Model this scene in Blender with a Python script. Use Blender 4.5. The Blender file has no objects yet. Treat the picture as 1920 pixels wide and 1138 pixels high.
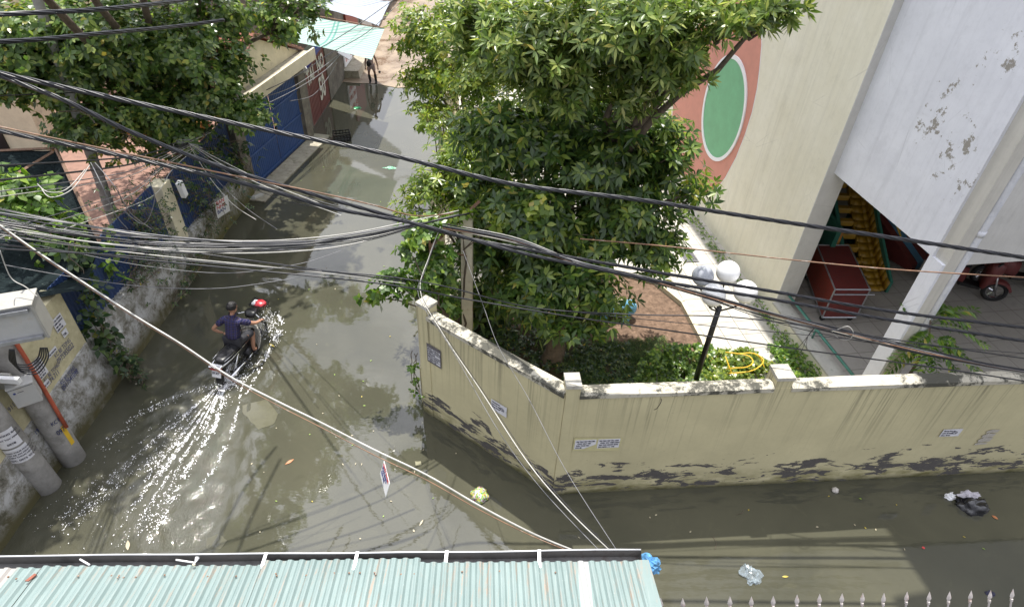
import bpy, math, random
import numpy as np
from mathutils import Vector, Matrix, noise
random.seed(7); rng = np.random.default_rng(7)
S = bpy.context.scene; COL = S.collection
PI = math.pi
# ------------------------------------------------------------------ camera
H = 8.5
RW = np.array([[0.99862937, 0.05233907, 0.0], [0.03305095, -0.63061218, 0.77539404], [0.0405834, -0.77433126, -0.6314777]])
F = 1167.0
cd = bpy.data.cameras.new('camera'); cam = bpy.data.objects.new('camera', cd); COL.objects.link(cam)
rx, dn, fwv = RW @ np.array([1, 0, 0]), RW @ np.array([0, 1, 0]), RW @ np.array([0, 0, 1])
m3 = Matrix(((rx[0], -dn[0], -fwv[0]), (rx[1], -dn[1], -fwv[1]), (rx[2], -dn[2], -fwv[2])))
cam.matrix_world = Matrix.Translation((0, 0, H)) @ m3.to_4x4()
cd.sensor_width = 36; cd.lens = 36 * F / 1920; cd.clip_start = 0.05; cd.clip_end = 600
S.camera = cam
S.render.resolution_x = 1024; S.render.resolution_y = 606
# ------------------------------------------------------------------ sun and sky
SUN = Vector((-0.036, 0.368, 1.0)).normalized()
elev = math.asin(SUN.z)
w = bpy.data.worlds.new("World"); S.world = w; w.use_nodes = True
nt = w.node_tree; nt.nodes.clear()
wo = nt.nodes.new('ShaderNodeOutputWorld'); bg = nt.nodes.new('ShaderNodeBackground')
sky = nt.nodes.new('ShaderNodeTexSky'); sky.sky_type = 'NISHITA'; sky.sun_disc = False
sky.sun_elevation = elev; sky.sun_rotation = math.atan2(SUN.x, SUN.y)
tc = nt.nodes.new('ShaderNodeTexCoord')
nz = nt.nodes.new('ShaderNodeTexNoise'); nz.inputs['Scale'].default_value = 2.6; nz.inputs['Detail'].default_value = 7
nz.inputs['Roughness'].default_value = 0.55
nt.links.new(tc.outputs['Generated'], nz.inputs['Vector'])
cr = nt.nodes.new('ShaderNodeMapRange'); cr.inputs['From Min'].default_value = 0.26; cr.inputs['From Max'].default_value = 0.48
nt.links.new(nz.outputs['Fac'], cr.inputs['Value'])
dt = nt.nodes.new('ShaderNodeVectorMath'); dt.operation = 'DOT_PRODUCT'; dt.inputs[1].default_value = SUN
nt.links.new(tc.outputs['Generated'], dt.inputs[0])
gl = nt.nodes.new('ShaderNodeMapRange'); gl.inputs['From Min'].default_value = 0.0; gl.inputs['From Max'].default_value = 1.0
gl.inputs['To Min'].default_value = 5.5; gl.inputs['To Max'].default_value = 22.0
nt.links.new(dt.outputs['Value'], gl.inputs['Value'])
cc = nt.nodes.new('ShaderNodeVectorMath'); cc.operation = 'SCALE'; cc.inputs[0].default_value = (0.93, 0.95, 1.04)
nt.links.new(gl.outputs['Result'], cc.inputs['Scale'])
mx = nt.nodes.new('ShaderNodeMix'); mx.data_type = 'RGBA'
nt.links.new(cr.outputs['Result'], mx.inputs['Factor'])
nt.links.new(sky.outputs['Color'], mx.inputs['A']); nt.links.new(cc.outputs['Vector'], mx.inputs['B'])
nt.links.new(mx.outputs['Result'], bg.inputs['Color']); bg.inputs['Strength'].default_value = 0.085
nt.links.new(bg.outputs['Background'], wo.inputs['Surface'])
sd = bpy.data.lights.new('sun', 'SUN'); so = bpy.data.objects.new('sun', sd); COL.objects.link(so)
sd.energy = 5.0; sd.angle = math.radians(0.55); sd.color = (1.0, 0.955, 0.88)
so.rotation_euler = SUN.to_track_quat('Z', 'Y').to_euler(); so.location = (0, 0, 30)
S.view_settings.view_transform = 'Standard'; S.view_settings.look = 'None'
S.view_settings.exposure = 0.48; S.view_settings.gamma = 1.0
# ------------------------------------------------------------------ pixel -> world helpers
def ray(px, py): return RW @ np.array([px - 960.0, py - 569.0, F])
def G(px, py, z=0.0):
    r = ray(px, py); t = (z - H) / r[2]; return Vector((r[0] * t, r[1] * t, z))
def WY(px, py, Y):
    r = ray(px, py); t = Y / r[1]; return Vector((r[0] * t, Y, H + r[2] * t))
def WX(px, py, X):
    r = ray(px, py); t = X / r[0]; return Vector((X, r[1] * t, H + r[2] * t))
# ------------------------------------------------------------------ object helpers
def worg(o):
    v = Vector((0, 0, 0))
    while o is not None: v += o.location; o = o.parent
    return v
def tag(o, label=None, cat=None, group=None, kind=None):
    if label: o['label'] = label
    if cat: o['category'] = cat
    if group: o['group'] = group
    if kind: o['kind'] = kind
    return o
def thing(name, loc, label, cat, group=None):
    o = bpy.data.objects.new(name, None); COL.objects.link(o); o.location = Vector(loc); o.empty_display_size = 0.2
    return tag(o, label, cat, group)
def copy_tree(o, parent=None):
    c = o.copy(); COL.objects.link(c); c.parent = parent
    for ch in list(o.children): copy_tree(ch, c)
    return c
class MB:
    def __init__(s): s.v = []; s.f = []
    def quad(s, a, b, c, d):
        n = len(s.v); s.v += [tuple(a), tuple(b), tuple(c), tuple(d)]; s.f.append((n, n + 1, n + 2, n + 3)); return s
    def poly(s, pts):
        n = len(s.v); s.v += [tuple(p) for p in pts]; s.f.append(tuple(range(n, n + len(pts)))); return s
    def hexa(s, p):   # 8 points: bottom 4 ccw, top 4 ccw
        n = len(s.v); s.v += [tuple(q) for q in p]
        for f in ((3, 2, 1, 0), (4, 5, 6, 7), (0, 1, 5, 4), (1, 2, 6, 5), (2, 3, 7, 6), (3, 0, 4, 7)): s.f.append(tuple(n + i for i in f))
        return s
    def box(s, c, d, R=None):
        c = Vector(c); hx, hy, hz = d[0] / 2, d[1] / 2, d[2] / 2
        pts = [Vector(q) for q in ((-hx, -hy, -hz), (hx, -hy, -hz), (hx, hy, -hz), (-hx, hy, -hz), (-hx, -hy, hz), (hx, -hy, hz), (hx, hy, hz), (-hx, hy, hz))]
        if R is not None: pts = [R @ q for q in pts]
        return s.hexa([c + q for q in pts])
    def prism(s, pts, off):   # extrude polygon by vector
        off = Vector(off); n = len(s.v); k = len(pts)
        s.v += [tuple(p) for p in pts] + [tuple(Vector(p) + off) for p in pts]
        s.f.append(tuple(n + i for i in reversed(range(k)))); s.f.append(tuple(n + k + i for i in range(k)))
        for i in range(k):
            j = (i + 1) % k; s.f.append((n + i, n + j, n + k + j, n + k + i))
        return s
    def tube(s, pts, r, sides=8, cap=True):
        pts = [Vector(p) for p in pts]; m = len(pts)
        rr = [r] * m if not hasattr(r, '__len__') else r
        t0 = (pts[1] - pts[0]).normalized()
        a = Vector((0, 0, 1)) if abs(t0.z) < 0.9 else Vector((1, 0, 0))
        u = t0.cross(a).normalized(); base = len(s.v)
        for i in range(m):
            t = (pts[min(i + 1, m - 1)] - pts[max(i - 1, 0)]).normalized()
            u = (u - t * u.dot(t)).normalized(); w_ = t.cross(u)
            for k in range(sides):
                an = 2 * PI * k / sides
                s.v.append(tuple(pts[i] + (u * math.cos(an) + w_ * math.sin(an)) * rr[i]))
        for i in range(m - 1):
            for k in range(sides):
                k2 = (k + 1) % sides
                s.f.append((base + i * sides + k, base + i * sides + k2, base + (i + 1) * sides + k2, base + (i + 1) * sides + k))
        if cap:
            s.f.append(tuple(base + k for k in reversed(range(sides))))
            s.f.append(tuple(base + (m - 1) * sides + k for k in range(sides)))
        return s
    def lathe(s, c, prof, seg=24, axis='Z', R=None):
        c = Vector(c); base = len(s.v); n = len(prof)
        for (r, h) in prof:
            for k in range(seg):
                an = 2 * PI * k / seg
                q = Vector((r * math.cos(an), r * math.sin(an), h))
                if axis == 'X': q = Vector((q.z, q.x, q.y))
                if axis == 'Y': q = Vector((q.x, q.z, q.y))
                if R is not None: q = R @ q
                s.v.append(tuple(c + q))
        for i in range(n - 1):
            for k in range(seg):
                k2 = (k + 1) % seg
                s.f.append((base + i * seg + k, base + i * seg + k2, base + (i + 1) * seg + k2, base + (i + 1) * seg + k))
        return s
    def torus(s, c, R_, r_, seg=28, sd_=10, axis='X', sx=1.0):
        prof = []
        for k in range(sd_ + 1):
            an = 2 * PI * k / sd_; prof.append((R_ + r_ * math.cos(an), r_ * sx * math.sin(an)))
        return s.lathe(c, prof, seg, axis)
    def sphere(s, c, r, seg=20, rings=12):
        rr = (r, r, r) if not hasattr(r, '__len__') else r
        base = len(s.v); c = Vector(c)
        for i in range(rings + 1):
            th = PI * i / rings
            for k in range(seg):
                ph = 2 * PI * k / seg
                s.v.append((c.x + rr[0] * math.sin(th) * math.cos(ph), c.y + rr[1] * math.sin(th) * math.sin(ph), c.z + rr[2] * math.cos(th)))
        for i in range(rings):
            for k in range(seg):
                k2 = (k + 1) % seg
                s.f.append((base + i * seg + k, base + (i + 1) * seg + k, base + (i + 1) * seg + k2, base + i * seg + k2))
        return s
    def build(s, name, mat, parent=None, smooth=False, bevel=0, label=None):
        org = worg(parent) if parent else Vector((0, 0, 0))
        me = bpy.data.meshes.new(name)
        me.from_pydata([(a - org.x, b - org.y, c - org.z) for a, b, c in s.v], [], s.f); me.update()
        me.materials.append(mat)
        if smooth: me.polygons.foreach_set('use_smooth', [True] * len(me.polygons))
        o = bpy.data.objects.new(name, me); COL.objects.link(o); o.parent = parent
        if bevel:
            b = o.modifiers.new('bevel', 'BEVEL'); b.width = bevel; b.segments = 2; b.limit_method = 'ANGLE'
        if label: o['label'] = label
        return o
def npmesh(name, V, Fq, mat, parent=None, smooth=False):
    org = worg(parent) if parent else Vector((0, 0, 0))
    me = bpy.data.meshes.new(name); V = V - np.array(org)
    k = Fq.shape[1]; me.vertices.add(len(V)); me.vertices.foreach_set('co', V.astype(np.float32).ravel())
    me.loops.add(Fq.size); me.loops.foreach_set('vertex_index', Fq.astype(np.int32).ravel())
    me.polygons.add(len(Fq)); me.polygons.foreach_set('loop_start', np.arange(0, Fq.size, k, dtype=np.int32))
    me.polygons.foreach_set('loop_total', np.full(len(Fq), k, dtype=np.int32))
    if smooth: me.polygons.foreach_set('use_smooth', np.ones(len(Fq), dtype=bool))
    me.update(calc_edges=True); me.materials.append(mat)
    o = bpy.data.objects.new(name, me); COL.objects.link(o); o.parent = parent
    return o
def txt(body, size, o, xd, ud, mat, parent, name='lettering', sx=1.0, bold=0.0, label=None):
    cu = bpy.data.curves.new('t', 'FONT'); cu.body = body; cu.size = size; cu.extrude = 0.0008; cu.offset = bold
    cu.resolution_u = 3
    ob = bpy.data.objects.new('t', cu); COL.objects.link(ob)
    bpy.context.view_layer.update()
    me = bpy.data.meshes.new_from_object(ob.evaluated_get(bpy.context.evaluated_depsgraph_get()))
    bpy.data.objects.remove(ob); me.name = name
    xd = Vector(xd).normalized(); ud = Vector(ud).normalized(); n = xd.cross(ud).normalized(); o = Vector(o) - worg(parent)
    for v in me.vertices: v.co = o + xd * v.co.x * sx + ud * v.co.y + n * v.co.z
    me.materials.clear(); me.materials.append(mat)
    r = bpy.data.objects.new(name, me); COL.objects.link(r); r.parent = parent
    if label: r['label'] = label
    return r
# ------------------------------------------------------------------ materials
class NM:
    def __init__(s, name, rough=0.6, metal=0.0, spec=0.5):
        s.m = bpy.data.materials.new(name); s.m.use_nodes = True; s.t = s.m.node_tree
        s.b = s.t.nodes['Principled BSDF']; s.b.inputs['Roughness'].default_value = rough
        s.b.inputs['Metallic'].default_value = metal; s.b.inputs['Specular IOR Level'].default_value = spec
        s.geo = s.t.nodes.new('ShaderNodeNewGeometry')
    def N(s, ty, **kw):
        n = s.t.nodes.new(ty)
        for k, v in kw.items():
            if k in n.inputs: n.inputs[k].default_value = v
            else: setattr(n, k, v)
        return n
    def L(s, a, b): s.t.links.new(a, b)
    def pos(s, scale=(1, 1, 1)):
        mp = s.N('ShaderNodeMapping'); mp.inputs['Scale'].default_value = scale; s.L(s.geo.outputs['Position'], mp.inputs['Vector']); return mp.outputs['Vector']
    def obj(s, scale=(1, 1, 1)):
        c = s.N('ShaderNodeTexCoord'); mp = s.N('ShaderNodeMapping'); mp.inputs['Scale'].default_value = scale; s.L(c.outputs['Object'], mp.inputs['Vector']); return mp.outputs['Vector']
    def noise(s, vec, scale=5, detail=5, rough=0.6, dist=0.0):
        n = s.N('ShaderNodeTexNoise', Scale=scale, Detail=detail, Roughness=rough, Distortion=dist); s.L(vec, n.inputs['Vector']); return n.outputs['Fac']
    def rng(s, x, a, b, c=0.0, d=1.0, smooth=False):
        n = s.N('ShaderNodeMapRange'); n.inputs['From Min'].default_value = a; n.inputs['From Max'].default_value = b
        n.inputs['To Min'].default_value = c; n.inputs['To Max'].default_value = d
        if smooth: n.interpolation_type = 'SMOOTHSTEP'
        s.L(x, n.inputs['Value']); return n.outputs['Result']
    def math(s, op, a, b=None, c=None):
        n = s.N('ShaderNodeMath', operation=op)
        for i, x in enumerate((a, b, c)):
            if x is None: continue
            if isinstance(x, (int, float)): n.inputs[i].default_value = x
            else: s.L(x, n.inputs[i])
        return n.outputs['Value']
    def mix(s, fac, a, b):
        n = s.N('ShaderNodeMix', data_type='RGBA')
        for x, k in ((fac, 'Factor'), (a, 'A'), (b, 'B')):
            if isinstance(x, (int, float)): n.inputs[k].default_value = x
            elif isinstance(x, tuple): n.inputs[k].default_value = (*x[:3], 1)
            else: s.L(x, n.inputs[k])
        return n.outputs['Result']
    def xyz(s, vec=None):
        n = s.N('ShaderNodeSeparateXYZ'); s.L(vec if vec is not None else s.geo.outputs['Position'], n.inputs['Vector']); return n.outputs
    def col(s, c):
        if isinstance(c, tuple): s.b.inputs['Base Color'].default_value = (*c[:3], 1)
        else: s.L(c, s.b.inputs['Base Color'])
    def bump(s, h, strength=0.3, dist=0.01):
        n = s.N('ShaderNodeBump', Strength=strength, Distance=dist); s.L(h, n.inputs['Height']); s.L(n.outputs['Normal'], s.b.inputs['Normal'])
def simple(name, c, rough=0.5, metal=0.0, var=0.25, scale=9, bump=0.0, spec=0.5, dirt=None):
    m = NM(name, rough, metal, spec); p = m.pos()
    n1 = m.noise(p, scale, 6, 0.65)
    dark = tuple(x * (1 - var) for x in c); lite = tuple(min(1, x * (1 + var * 0.6)) for x in c)
    cc_ = m.mix(m.rng(n1, 0.3, 0.7), dark, lite)
    if dirt:
        n2 = m.noise(p, scale * 0.6 + 2, 8, 0.75); cc_ = m.mix(m.rng(n2, 0.55, 0.68, 0, 0.8), cc_, dirt)
    m.col(cc_)
    m.L(m.rng(n1, 0.2, 0.8, max(0.02, rough - 0.1), min(1, rough + 0.12)), m.b.inputs['Roughness'])
    if bump: m.bump(n1, bump, 0.01)
    return m.m
M = {}
def cream_wall(name, base, peel=1.0, top=2.4):
    m = NM(name, 0.85, 0, 0.25); p = m.pos(); x, y, z = m.xyz()
    big = m.noise(p, 0.9, 4, 0.6); fine = m.noise(p, 14, 6, 0.7)
    c = m.mix(m.rng(big, 0.3, 0.7), tuple(v * 0.84 for v in base), tuple(v * 1.05 for v in base))
    c = m.mix(m.rng(fine, 0.35, 0.75, 0, 0.25), c, tuple(v * 0.72 for v in base))
    # vertical rain streaks running down from the coping
    st = m.noise(m.pos((16, 16, 0.22)), 1.0, 5, 0.72); st2 = m.noise(m.pos((0.8, 0.8, 0.25)), 1.3, 2, 0.5)
    hz = m.rng(z, top - 1.7, top - 0.1, 0.0, 1.0)
    k = m.math('MULTIPLY', m.rng(st, 0.51, 0.62), m.math('MULTIPLY', hz, m.rng(st2, 0.30, 0.56)))
    c = m.mix(m.math('MULTIPLY', k, 0.55 * peel), c, (0.075, 0.07, 0.055))
    # dark mould blotches near foot
    mo = m.noise(m.pos((1.3, 1.3, 2.6)), 2.2, 9, 0.74)
    lo = m.rng(z, 0.0, 1.0, 1.0, 0.0)
    # moss near water
    ms = m.noise(m.pos((1, 1, 2.2)), 3.0, 6, 0.6)
    mk = m.math('MULTIPLY', m.rng(ms, 0.35, 0.62), m.rng(z, 0.08, 0.50, 1.0, 0.0))
    c = m.mix(m.math('MULTIPLY', mk, 0.85), c, (0.13, 0.12, 0.028))
    c = m.mix(m.math('MULTIPLY', m.rng(z, 0.0, 0.13, 1.0, 0.0), 0.85), c, (0.05, 0.05, 0.025))
    # peeled plaster showing dark render
    pn = m.noise(m.pos((1.0, 1.0, 3.4)), 1.9, 10, 0.68, 0.4)
    th = m.rng(m.math('ABSOLUTE', m.math('SUBTRACT', z, 0.34)), 0.0, 0.75, 0.47, 0.72)
    pk = m.rng(m.math('SUBTRACT', pn, th), 0.0, 0.012)
    c = m.mix(m.math('MULTIPLY', pk, peel), c, m.mix(fine, (0.07, 0.065, 0.06), (0.14, 0.13, 0.125)))
    spk = m.noise(m.pos((1, 1, 1.8)), 11, 6, 0.7)
    sk = m.math('MULTIPLY', m.rng(spk, 0.66, 0.69), m.rng(z, 0.2, 1.4, 1.0, 0.0))
    c = m.mix(m.math('MULTIPLY', sk, peel), c, (0.07, 0.065, 0.05))
    m.col(c); m.bump(m.math('ADD', fine, m.math('MULTIPLY', pk, -1.5)), 0.35, 0.006)
    return m.m
M['garden_wall'] = cream_wall('cream_weathered_render', (0.60, 0.545, 0.34))
def coping():
    m = NM('mouldy_coping', 0.9, 0, 0.2); p = m.pos(); n = m.noise(p, 7, 9, 0.78); n2 = m.noise(p, 1.1, 3, 0.5)
    c = m.mix(m.rng(n, 0.3, 0.7), (0.42, 0.39, 0.31), (0.62, 0.59, 0.5))
    k = m.math('ADD', n, m.math('MULTIPLY', m.math('SUBTRACT', n2, 0.5), 0.9))
    c = m.mix(m.rng(k, 0.45, 0.55, 0, 0.93), c, (0.055, 0.055, 0.045)); m.col(c); m.bump(n, 0.5, 0.01); return m.m
M['coping'] = coping()
def leftplaster():
    m = NM('peeling_white_plaster', 0.9, 0, 0.2); p = m.pos(); x, y, z = m.xyz()
    n = m.noise(p, 4.0, 9, 0.75, 0.3); f = m.noise(p, 22, 6, 0.7); g = m.noise(p, 1.2, 4, 0.6)
    c = m.mix(m.rng(n, 0.42, 0.56), (0.50, 0.50, 0.50), (0.23, 0.22, 0.19))
    c = m.mix(m.rng(m.math('ADD', n, m.math('MULTIPLY', z, -0.12)), 0.49, 0.57), c, (0.10, 0.095, 0.075))
    c = m.mix(m.rng(f, 0.6, 0.68, 0, 0.7), c, (0.05, 0.05, 0.04))
    c = m.mix(m.math('MULTIPLY', m.rng(z, 0.1, 0.5, 1, 0), m.rng(g, 0.3, 0.55, 0.4, 1)), c, (0.10, 0.09, 0.045))
    c = m.mix(m.math('MULTIPLY', m.rng(y, 10.0, 12.0, 0, 1), m.rng(f, 0.45, 0.6, 0, 0.8)), c, (0.11, 0.11, 0.03))
    m.col(c); m.bump(n, 0.8, 0.03); return m.m
M['plaster'] = leftplaster()
def creamstain():
    m = NM('stained_cream_paint', 0.85, 0, 0.2); p = m.pos(); n = m.noise(p, 3.2, 8, 0.72); f = m.noise(p, 16, 7, 0.7)
    c = m.mix(m.rng(n, 0.35, 0.62), (0.60, 0.55, 0.36), (0.42, 0.38, 0.24)); c = m.mix(m.rng(n, 0.6, 0.74, 0, 0.8), c, (0.14, 0.12, 0.07))
    c = m.mix(m.rng(f, 0.62, 0.7, 0, 0.6), c, (0.2, 0.18, 0.12)); m.col(c); m.bump(f, 0.3, 0.01); return m.m
M['cream_stain'] = creamstain()
def bwall(name, a, b, patches=False):
    m = NM(name, 0.8, 0, 0.25); p = m.pos(); n = m.noise(p, 1.4, 6, 0.65); f = m.noise(p, 9, 7, 0.7)
    c = m.mix(m.rng(n, 0.3, 0.7), a, b); c = m.mix(m.rng(f, 0.5, 0.8, 0, 0.22), c, tuple(v * 0.6 for v in a))
    cr_ = m.N('ShaderNodeTexVoronoi', feature='DISTANCE_TO_EDGE', Scale=0.7); m.L(m.N('ShaderNodeMapping').outputs[0] if False else m.pos(), cr_.inputs['Vector'])
    c = m.mix(m.math('MULTIPLY', m.rng(cr_.outputs['Distance'], 0.0, 0.004, 0.35, 0.0), m.rng(n, 0.5, 0.6)), c, tuple(v * 0.5 for v in a))
    if patches:
        x, y, z = m.xyz()
        pn = m.noise(p, 5.5, 9, 0.74); reg = m.noise(p, 0.75, 2, 0.5)
        best = None
        for (cy_, cz2, k_) in ((8.15, 4.9, 1.0), (8.75, 5.0, 1.7), (8.62, 5.72, 2.2), (8.8, 5.35, 2.0), (8.18, 6.25, 1.7)):
            dx = m.math('SUBTRACT', y, cy_); dz = m.math('SUBTRACT', z, cz2)
            dd_ = m.math('MULTIPLY', m.math('SQRT', m.math('ADD', m.math('MULTIPLY', dx, dx), m.math('MULTIPLY', dz, dz))), k_)
            best = dd_ if best is None else m.math('MINIMUM', best, dd_)
        th = m.rng(best, 0.0, 1.1, 0.525, 0.72)
        c = m.mix(m.rng(m.math('SUBTRACT', pn, th), 0.0, 0.01), c, (0.30, 0.28, 0.25))
    sk = m.noise(m.pos((7, 7, .18)), 1.0, 5, .7); c = m.mix(m.rng(sk, .50, .68, 0, .22), c, tuple(v * .62 for v in a)); sm = m.noise(m.pos((1, 1, .7)), 3.1, 9, .76); c = m.mix(m.rng(sm, .55, .66, 0, .16), c, tuple(v * .55 for v in a))
    m.col(c); m.bump(f, 0.2, 0.01); return m.m
M['bcream'] = bwall('building_cream_paint', (0.70, 0.665, 0.53), (0.77, 0.74, 0.62))
M['bwhite'] = bwall('building_white_paint', (0.66, 0.67, 0.72), (0.76, 0.77, 0.82), True)
M['bgrey'] = bwall('building_grey_render', (0.50, 0.49, 0.47), (0.60, 0.59, 0.57))
M['bbeige'] = bwall('building_beige_edge', (0.52, 0.50, 0.45), (0.60, 0.58, 0.53))
M['red_band'] = simple('salmon_red_paint', (0.57, 0.25, 0.19), 0.7, var=0.12, scale=3)
M['green_disc'] = simple('mint_green_paint', (0.17, 0.42, 0.23), 0.7, var=0.14, scale=3)
M['white_trim'] = simple('white_trim_paint', (0.78, 0.78, 0.80), 0.6, var=0.06, scale=4)
M['pipe'] = simple('white_plastic_pipe', (0.62, 0.63, 0.67), 0.45, var=0.15, scale=6, dirt=(0.32, 0.34, 0.45))
M['green_steel'] = simple('green_painted_steel', (0.05, 0.19, 0.15), 0.45, var=0.2)
M['plinth_top'] = simple('worn_ledge_concrete', (0.42, 0.41, 0.37), 0.85, var=0.25, scale=5, dirt=(0.20, 0.23, 0.19), bump=0.3)
def tiles(name, a, b, grout, sx=0.4, rough=0.6):
    m = NM(name, rough, 0, 0.4); p = m.pos(); mp = m.N('ShaderNodeMapping'); mp.inputs['Rotation'].default_value = (0, 0, -0.193 + PI / 2)
    m.L(m.geo.outputs['Position'], mp.inputs['Vector'])
    br = m.N('ShaderNodeTexBrick', Scale=1.0); br.offset = 0.0
    br.inputs['Brick Width'].default_value = sx; br.inputs['Row Height'].default_value = sx; br.inputs['Mortar Size'].default_value = 0.008
    br.inputs['Color1'].default_value = (*a, 1); br.inputs['Color2'].default_value = (*b, 1); br.inputs['Mortar'].default_value = (*grout, 1)
    m.L(mp.outputs['Vector'], br.inputs['Vector']); n = m.noise(p, 6, 7, 0.7)
    wv = m.N('ShaderNodeTexWave', wave_type='RINGS'); wv.inputs['Scale'].default_value = 4.0
    c = m.mix(m.rng(n, 0.5, 0.75, 0, 0.45), br.outputs['Color'], tuple(v * 0.6 for v in a)); m.col(c); m.bump(br.outputs['Fac'], -0.3, 0.01); return m.m
def paving():
    m = NM('patterned_paving', 0.8, 0, 0.3); mp = m.N('ShaderNodeMapping'); mp.inputs['Rotation'].default_value = (0, 0, -0.193 + PI / 2)
    m.L(m.geo.outputs['Position'], mp.inputs['Vector'])
    br = m.N('ShaderNodeTexBrick', Scale=1.0); br.offset = 0.0; s_ = 0.4
    br.inputs['Brick Width'].default_value = s_; br.inputs['Row Height'].default_value = s_; br.inputs['Mortar Size'].default_value = 0.007
    br.inputs['Color1'].default_value = (0.50, 0.475, 0.425, 1); br.inputs['Color2'].default_value = (0.43, 0.41, 0.365, 1); br.inputs['Mortar'].default_value = (0.13, 0.12, 0.10, 1)
    m.L(mp.outputs['Vector'], br.inputs['Vector'])
    fr = m.N('ShaderNodeVectorMath', operation='FRACTION'); sc = m.N('ShaderNodeVectorMath', operation='SCALE'); sc.inputs['Scale'].default_value = 1 / s_
    m.L(mp.outputs['Vector'], sc.inputs[0]); m.L(sc.outputs['Vector'], fr.inputs[0]); sp = m.xyz(fr.outputs['Vector'])
    dx = m.math('SUBTRACT', sp[0], 0.5); dy = m.math('SUBTRACT', sp[1], 0.5)
    rr = m.math('SQRT', m.math('ADD', m.math('MULTIPLY', dx, dx), m.math('MULTIPLY', dy, dy)))
    ring = m.rng(m.math('ABSOLUTE', m.math('SUBTRACT', m.math('FRACT', m.math('MULTIPLY', rr, 4.5)), 0.5)), 0.0, 0.09, 0.42, 0.0)
    n = m.noise(m.pos(), 5, 8, 0.72); c = m.mix(ring, br.outputs['Color'], (0.33, 0.31, 0.27))
    c = m.mix(m.rng(n, 0.52, 0.72, 0, 0.7), c, (0.30, 0.28, 0.22)); m.col(c); return m.m
M['paving'] = paving()
M['floor_tile'] = tiles('grey_floor_tile', (0.36, 0.34, 0.31), (0.33, 0.31, 0.28), (0.18, 0.17, 0.15), 0.42, 0.35)
M['soil'] = simple('dry_brown_soil', (0.17, 0.115, 0.082), 0.95, var=0.5, scale=11, bump=1.0, spec=0.1, dirt=(0.30, 0.2, 0.14))
M['dark_soil'] = simple('dark_garden_soil', (0.08, 0.065, 0.04), 0.95, var=0.5, scale=9, bump=1.0, spec=0.1)
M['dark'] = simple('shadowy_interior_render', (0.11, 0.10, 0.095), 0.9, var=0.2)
M['black'] = simple('black_plastic', (0.012, 0.012, 0.013), 0.35, var=0.3)
M['rubber'] = simple('tyre_rubber', (0.02, 0.02, 0.021), 0.75, var=0.3)
M['cable'] = simple('black_cable_sheath', (0.007, 0.0075, 0.012), 0.34, var=0.35, scale=3, spec=0.6)
M['cable_white'] = simple('whitened_cable_sheath', (0.42, 0.41, 0.38), 0.45, var=0.3, scale=4)
M['cable_rust'] = simple('rusty_steel_wire', (0.22, 0.12, 0.07), 0.6, var=0.5, scale=7, dirt=(0.4, 0.36, 0.32))
M['cable_grey'] = simple('grey_cable_sheath', (0.17, 0.17, 0.18), 0.45, var=0.3, scale=4)
M['concrete'] = simple('pole_concrete', (0.30, 0.29, 0.275), 0.9, var=0.35, scale=4, bump=0.4, dirt=(0.15, 0.14, 0.12))
M['box_grey'] = simple('grey_painted_steel_box', (0.40, 0.40, 0.39), 0.5, var=0.12, scale=5, dirt=(0.36, 0.33, 0.28))
M['box_beige'] = simple('pale_fibreglass_box', (0.33, 0.32, 0.29), 0.5, var=0.1)
M['galv'] = simple('galvanised_steel', (0.42, 0.43, 0.46), 0.4, 0.7, var=0.25)
M['chrome'] = simple('bright_chrome', (0.72, 0.72, 0.74), 0.14, 1.0, var=0.1)
M['orange_pipe'] = simple('orange_conduit', (0.42, 0.09, 0.045), 0.5, var=0.2)
M['yellow'] = simple('yellow_paint', (0.70, 0.45, 0.03), 0.5, var=0.15)
M['paper'] = simple('pasted_paper', (0.66, 0.66, 0.70), 0.8, var=0.1, dirt=(0.45, 0.43, 0.38))
M['ink'] = simple('dark_ink', (0.03, 0.03, 0.06), 0.8)
M['ink_blue'] = simple('blue_stencil_ink', (0.035, 0.05, 0.20), 0.8, var=0.5, scale=30)
M['ink_red'] = simple('red_ink', (0.5, 0.05, 0.05), 0.7)
def corr(name, c, dirt, rough=0.45):
    m = NM(name, rough, 0, 0.5); p = m.pos(); n = m.noise(p, 2.4, 7, 0.7); f = m.noise(m.pos((9, 9, 1)), 2.5, 6, 0.75)
    cc_ = m.mix(m.rng(n, 0.3, 0.7), tuple(v * 0.82 for v in c), tuple(v * 1.08 for v in c))
    cc_ = m.mix(m.rng(f, 0.56, 0.72, 0, 0.7), cc_, dirt); m.col(cc_); return m.m
M['blue_steel'] = corr('blue_corrugated_steel', (0.030, 0.062, 0.17), (0.05, 0.04, 0.035))
M['blue_gate'] = corr('blue_gate_paint', (0.035, 0.085, 0.25), (0.04, 0.06, 0.10))
M['red_gate'] = corr('oxide_red_gate_paint', (0.17, 0.045, 0.035), (0.09, 0.05, 0.04))
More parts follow.
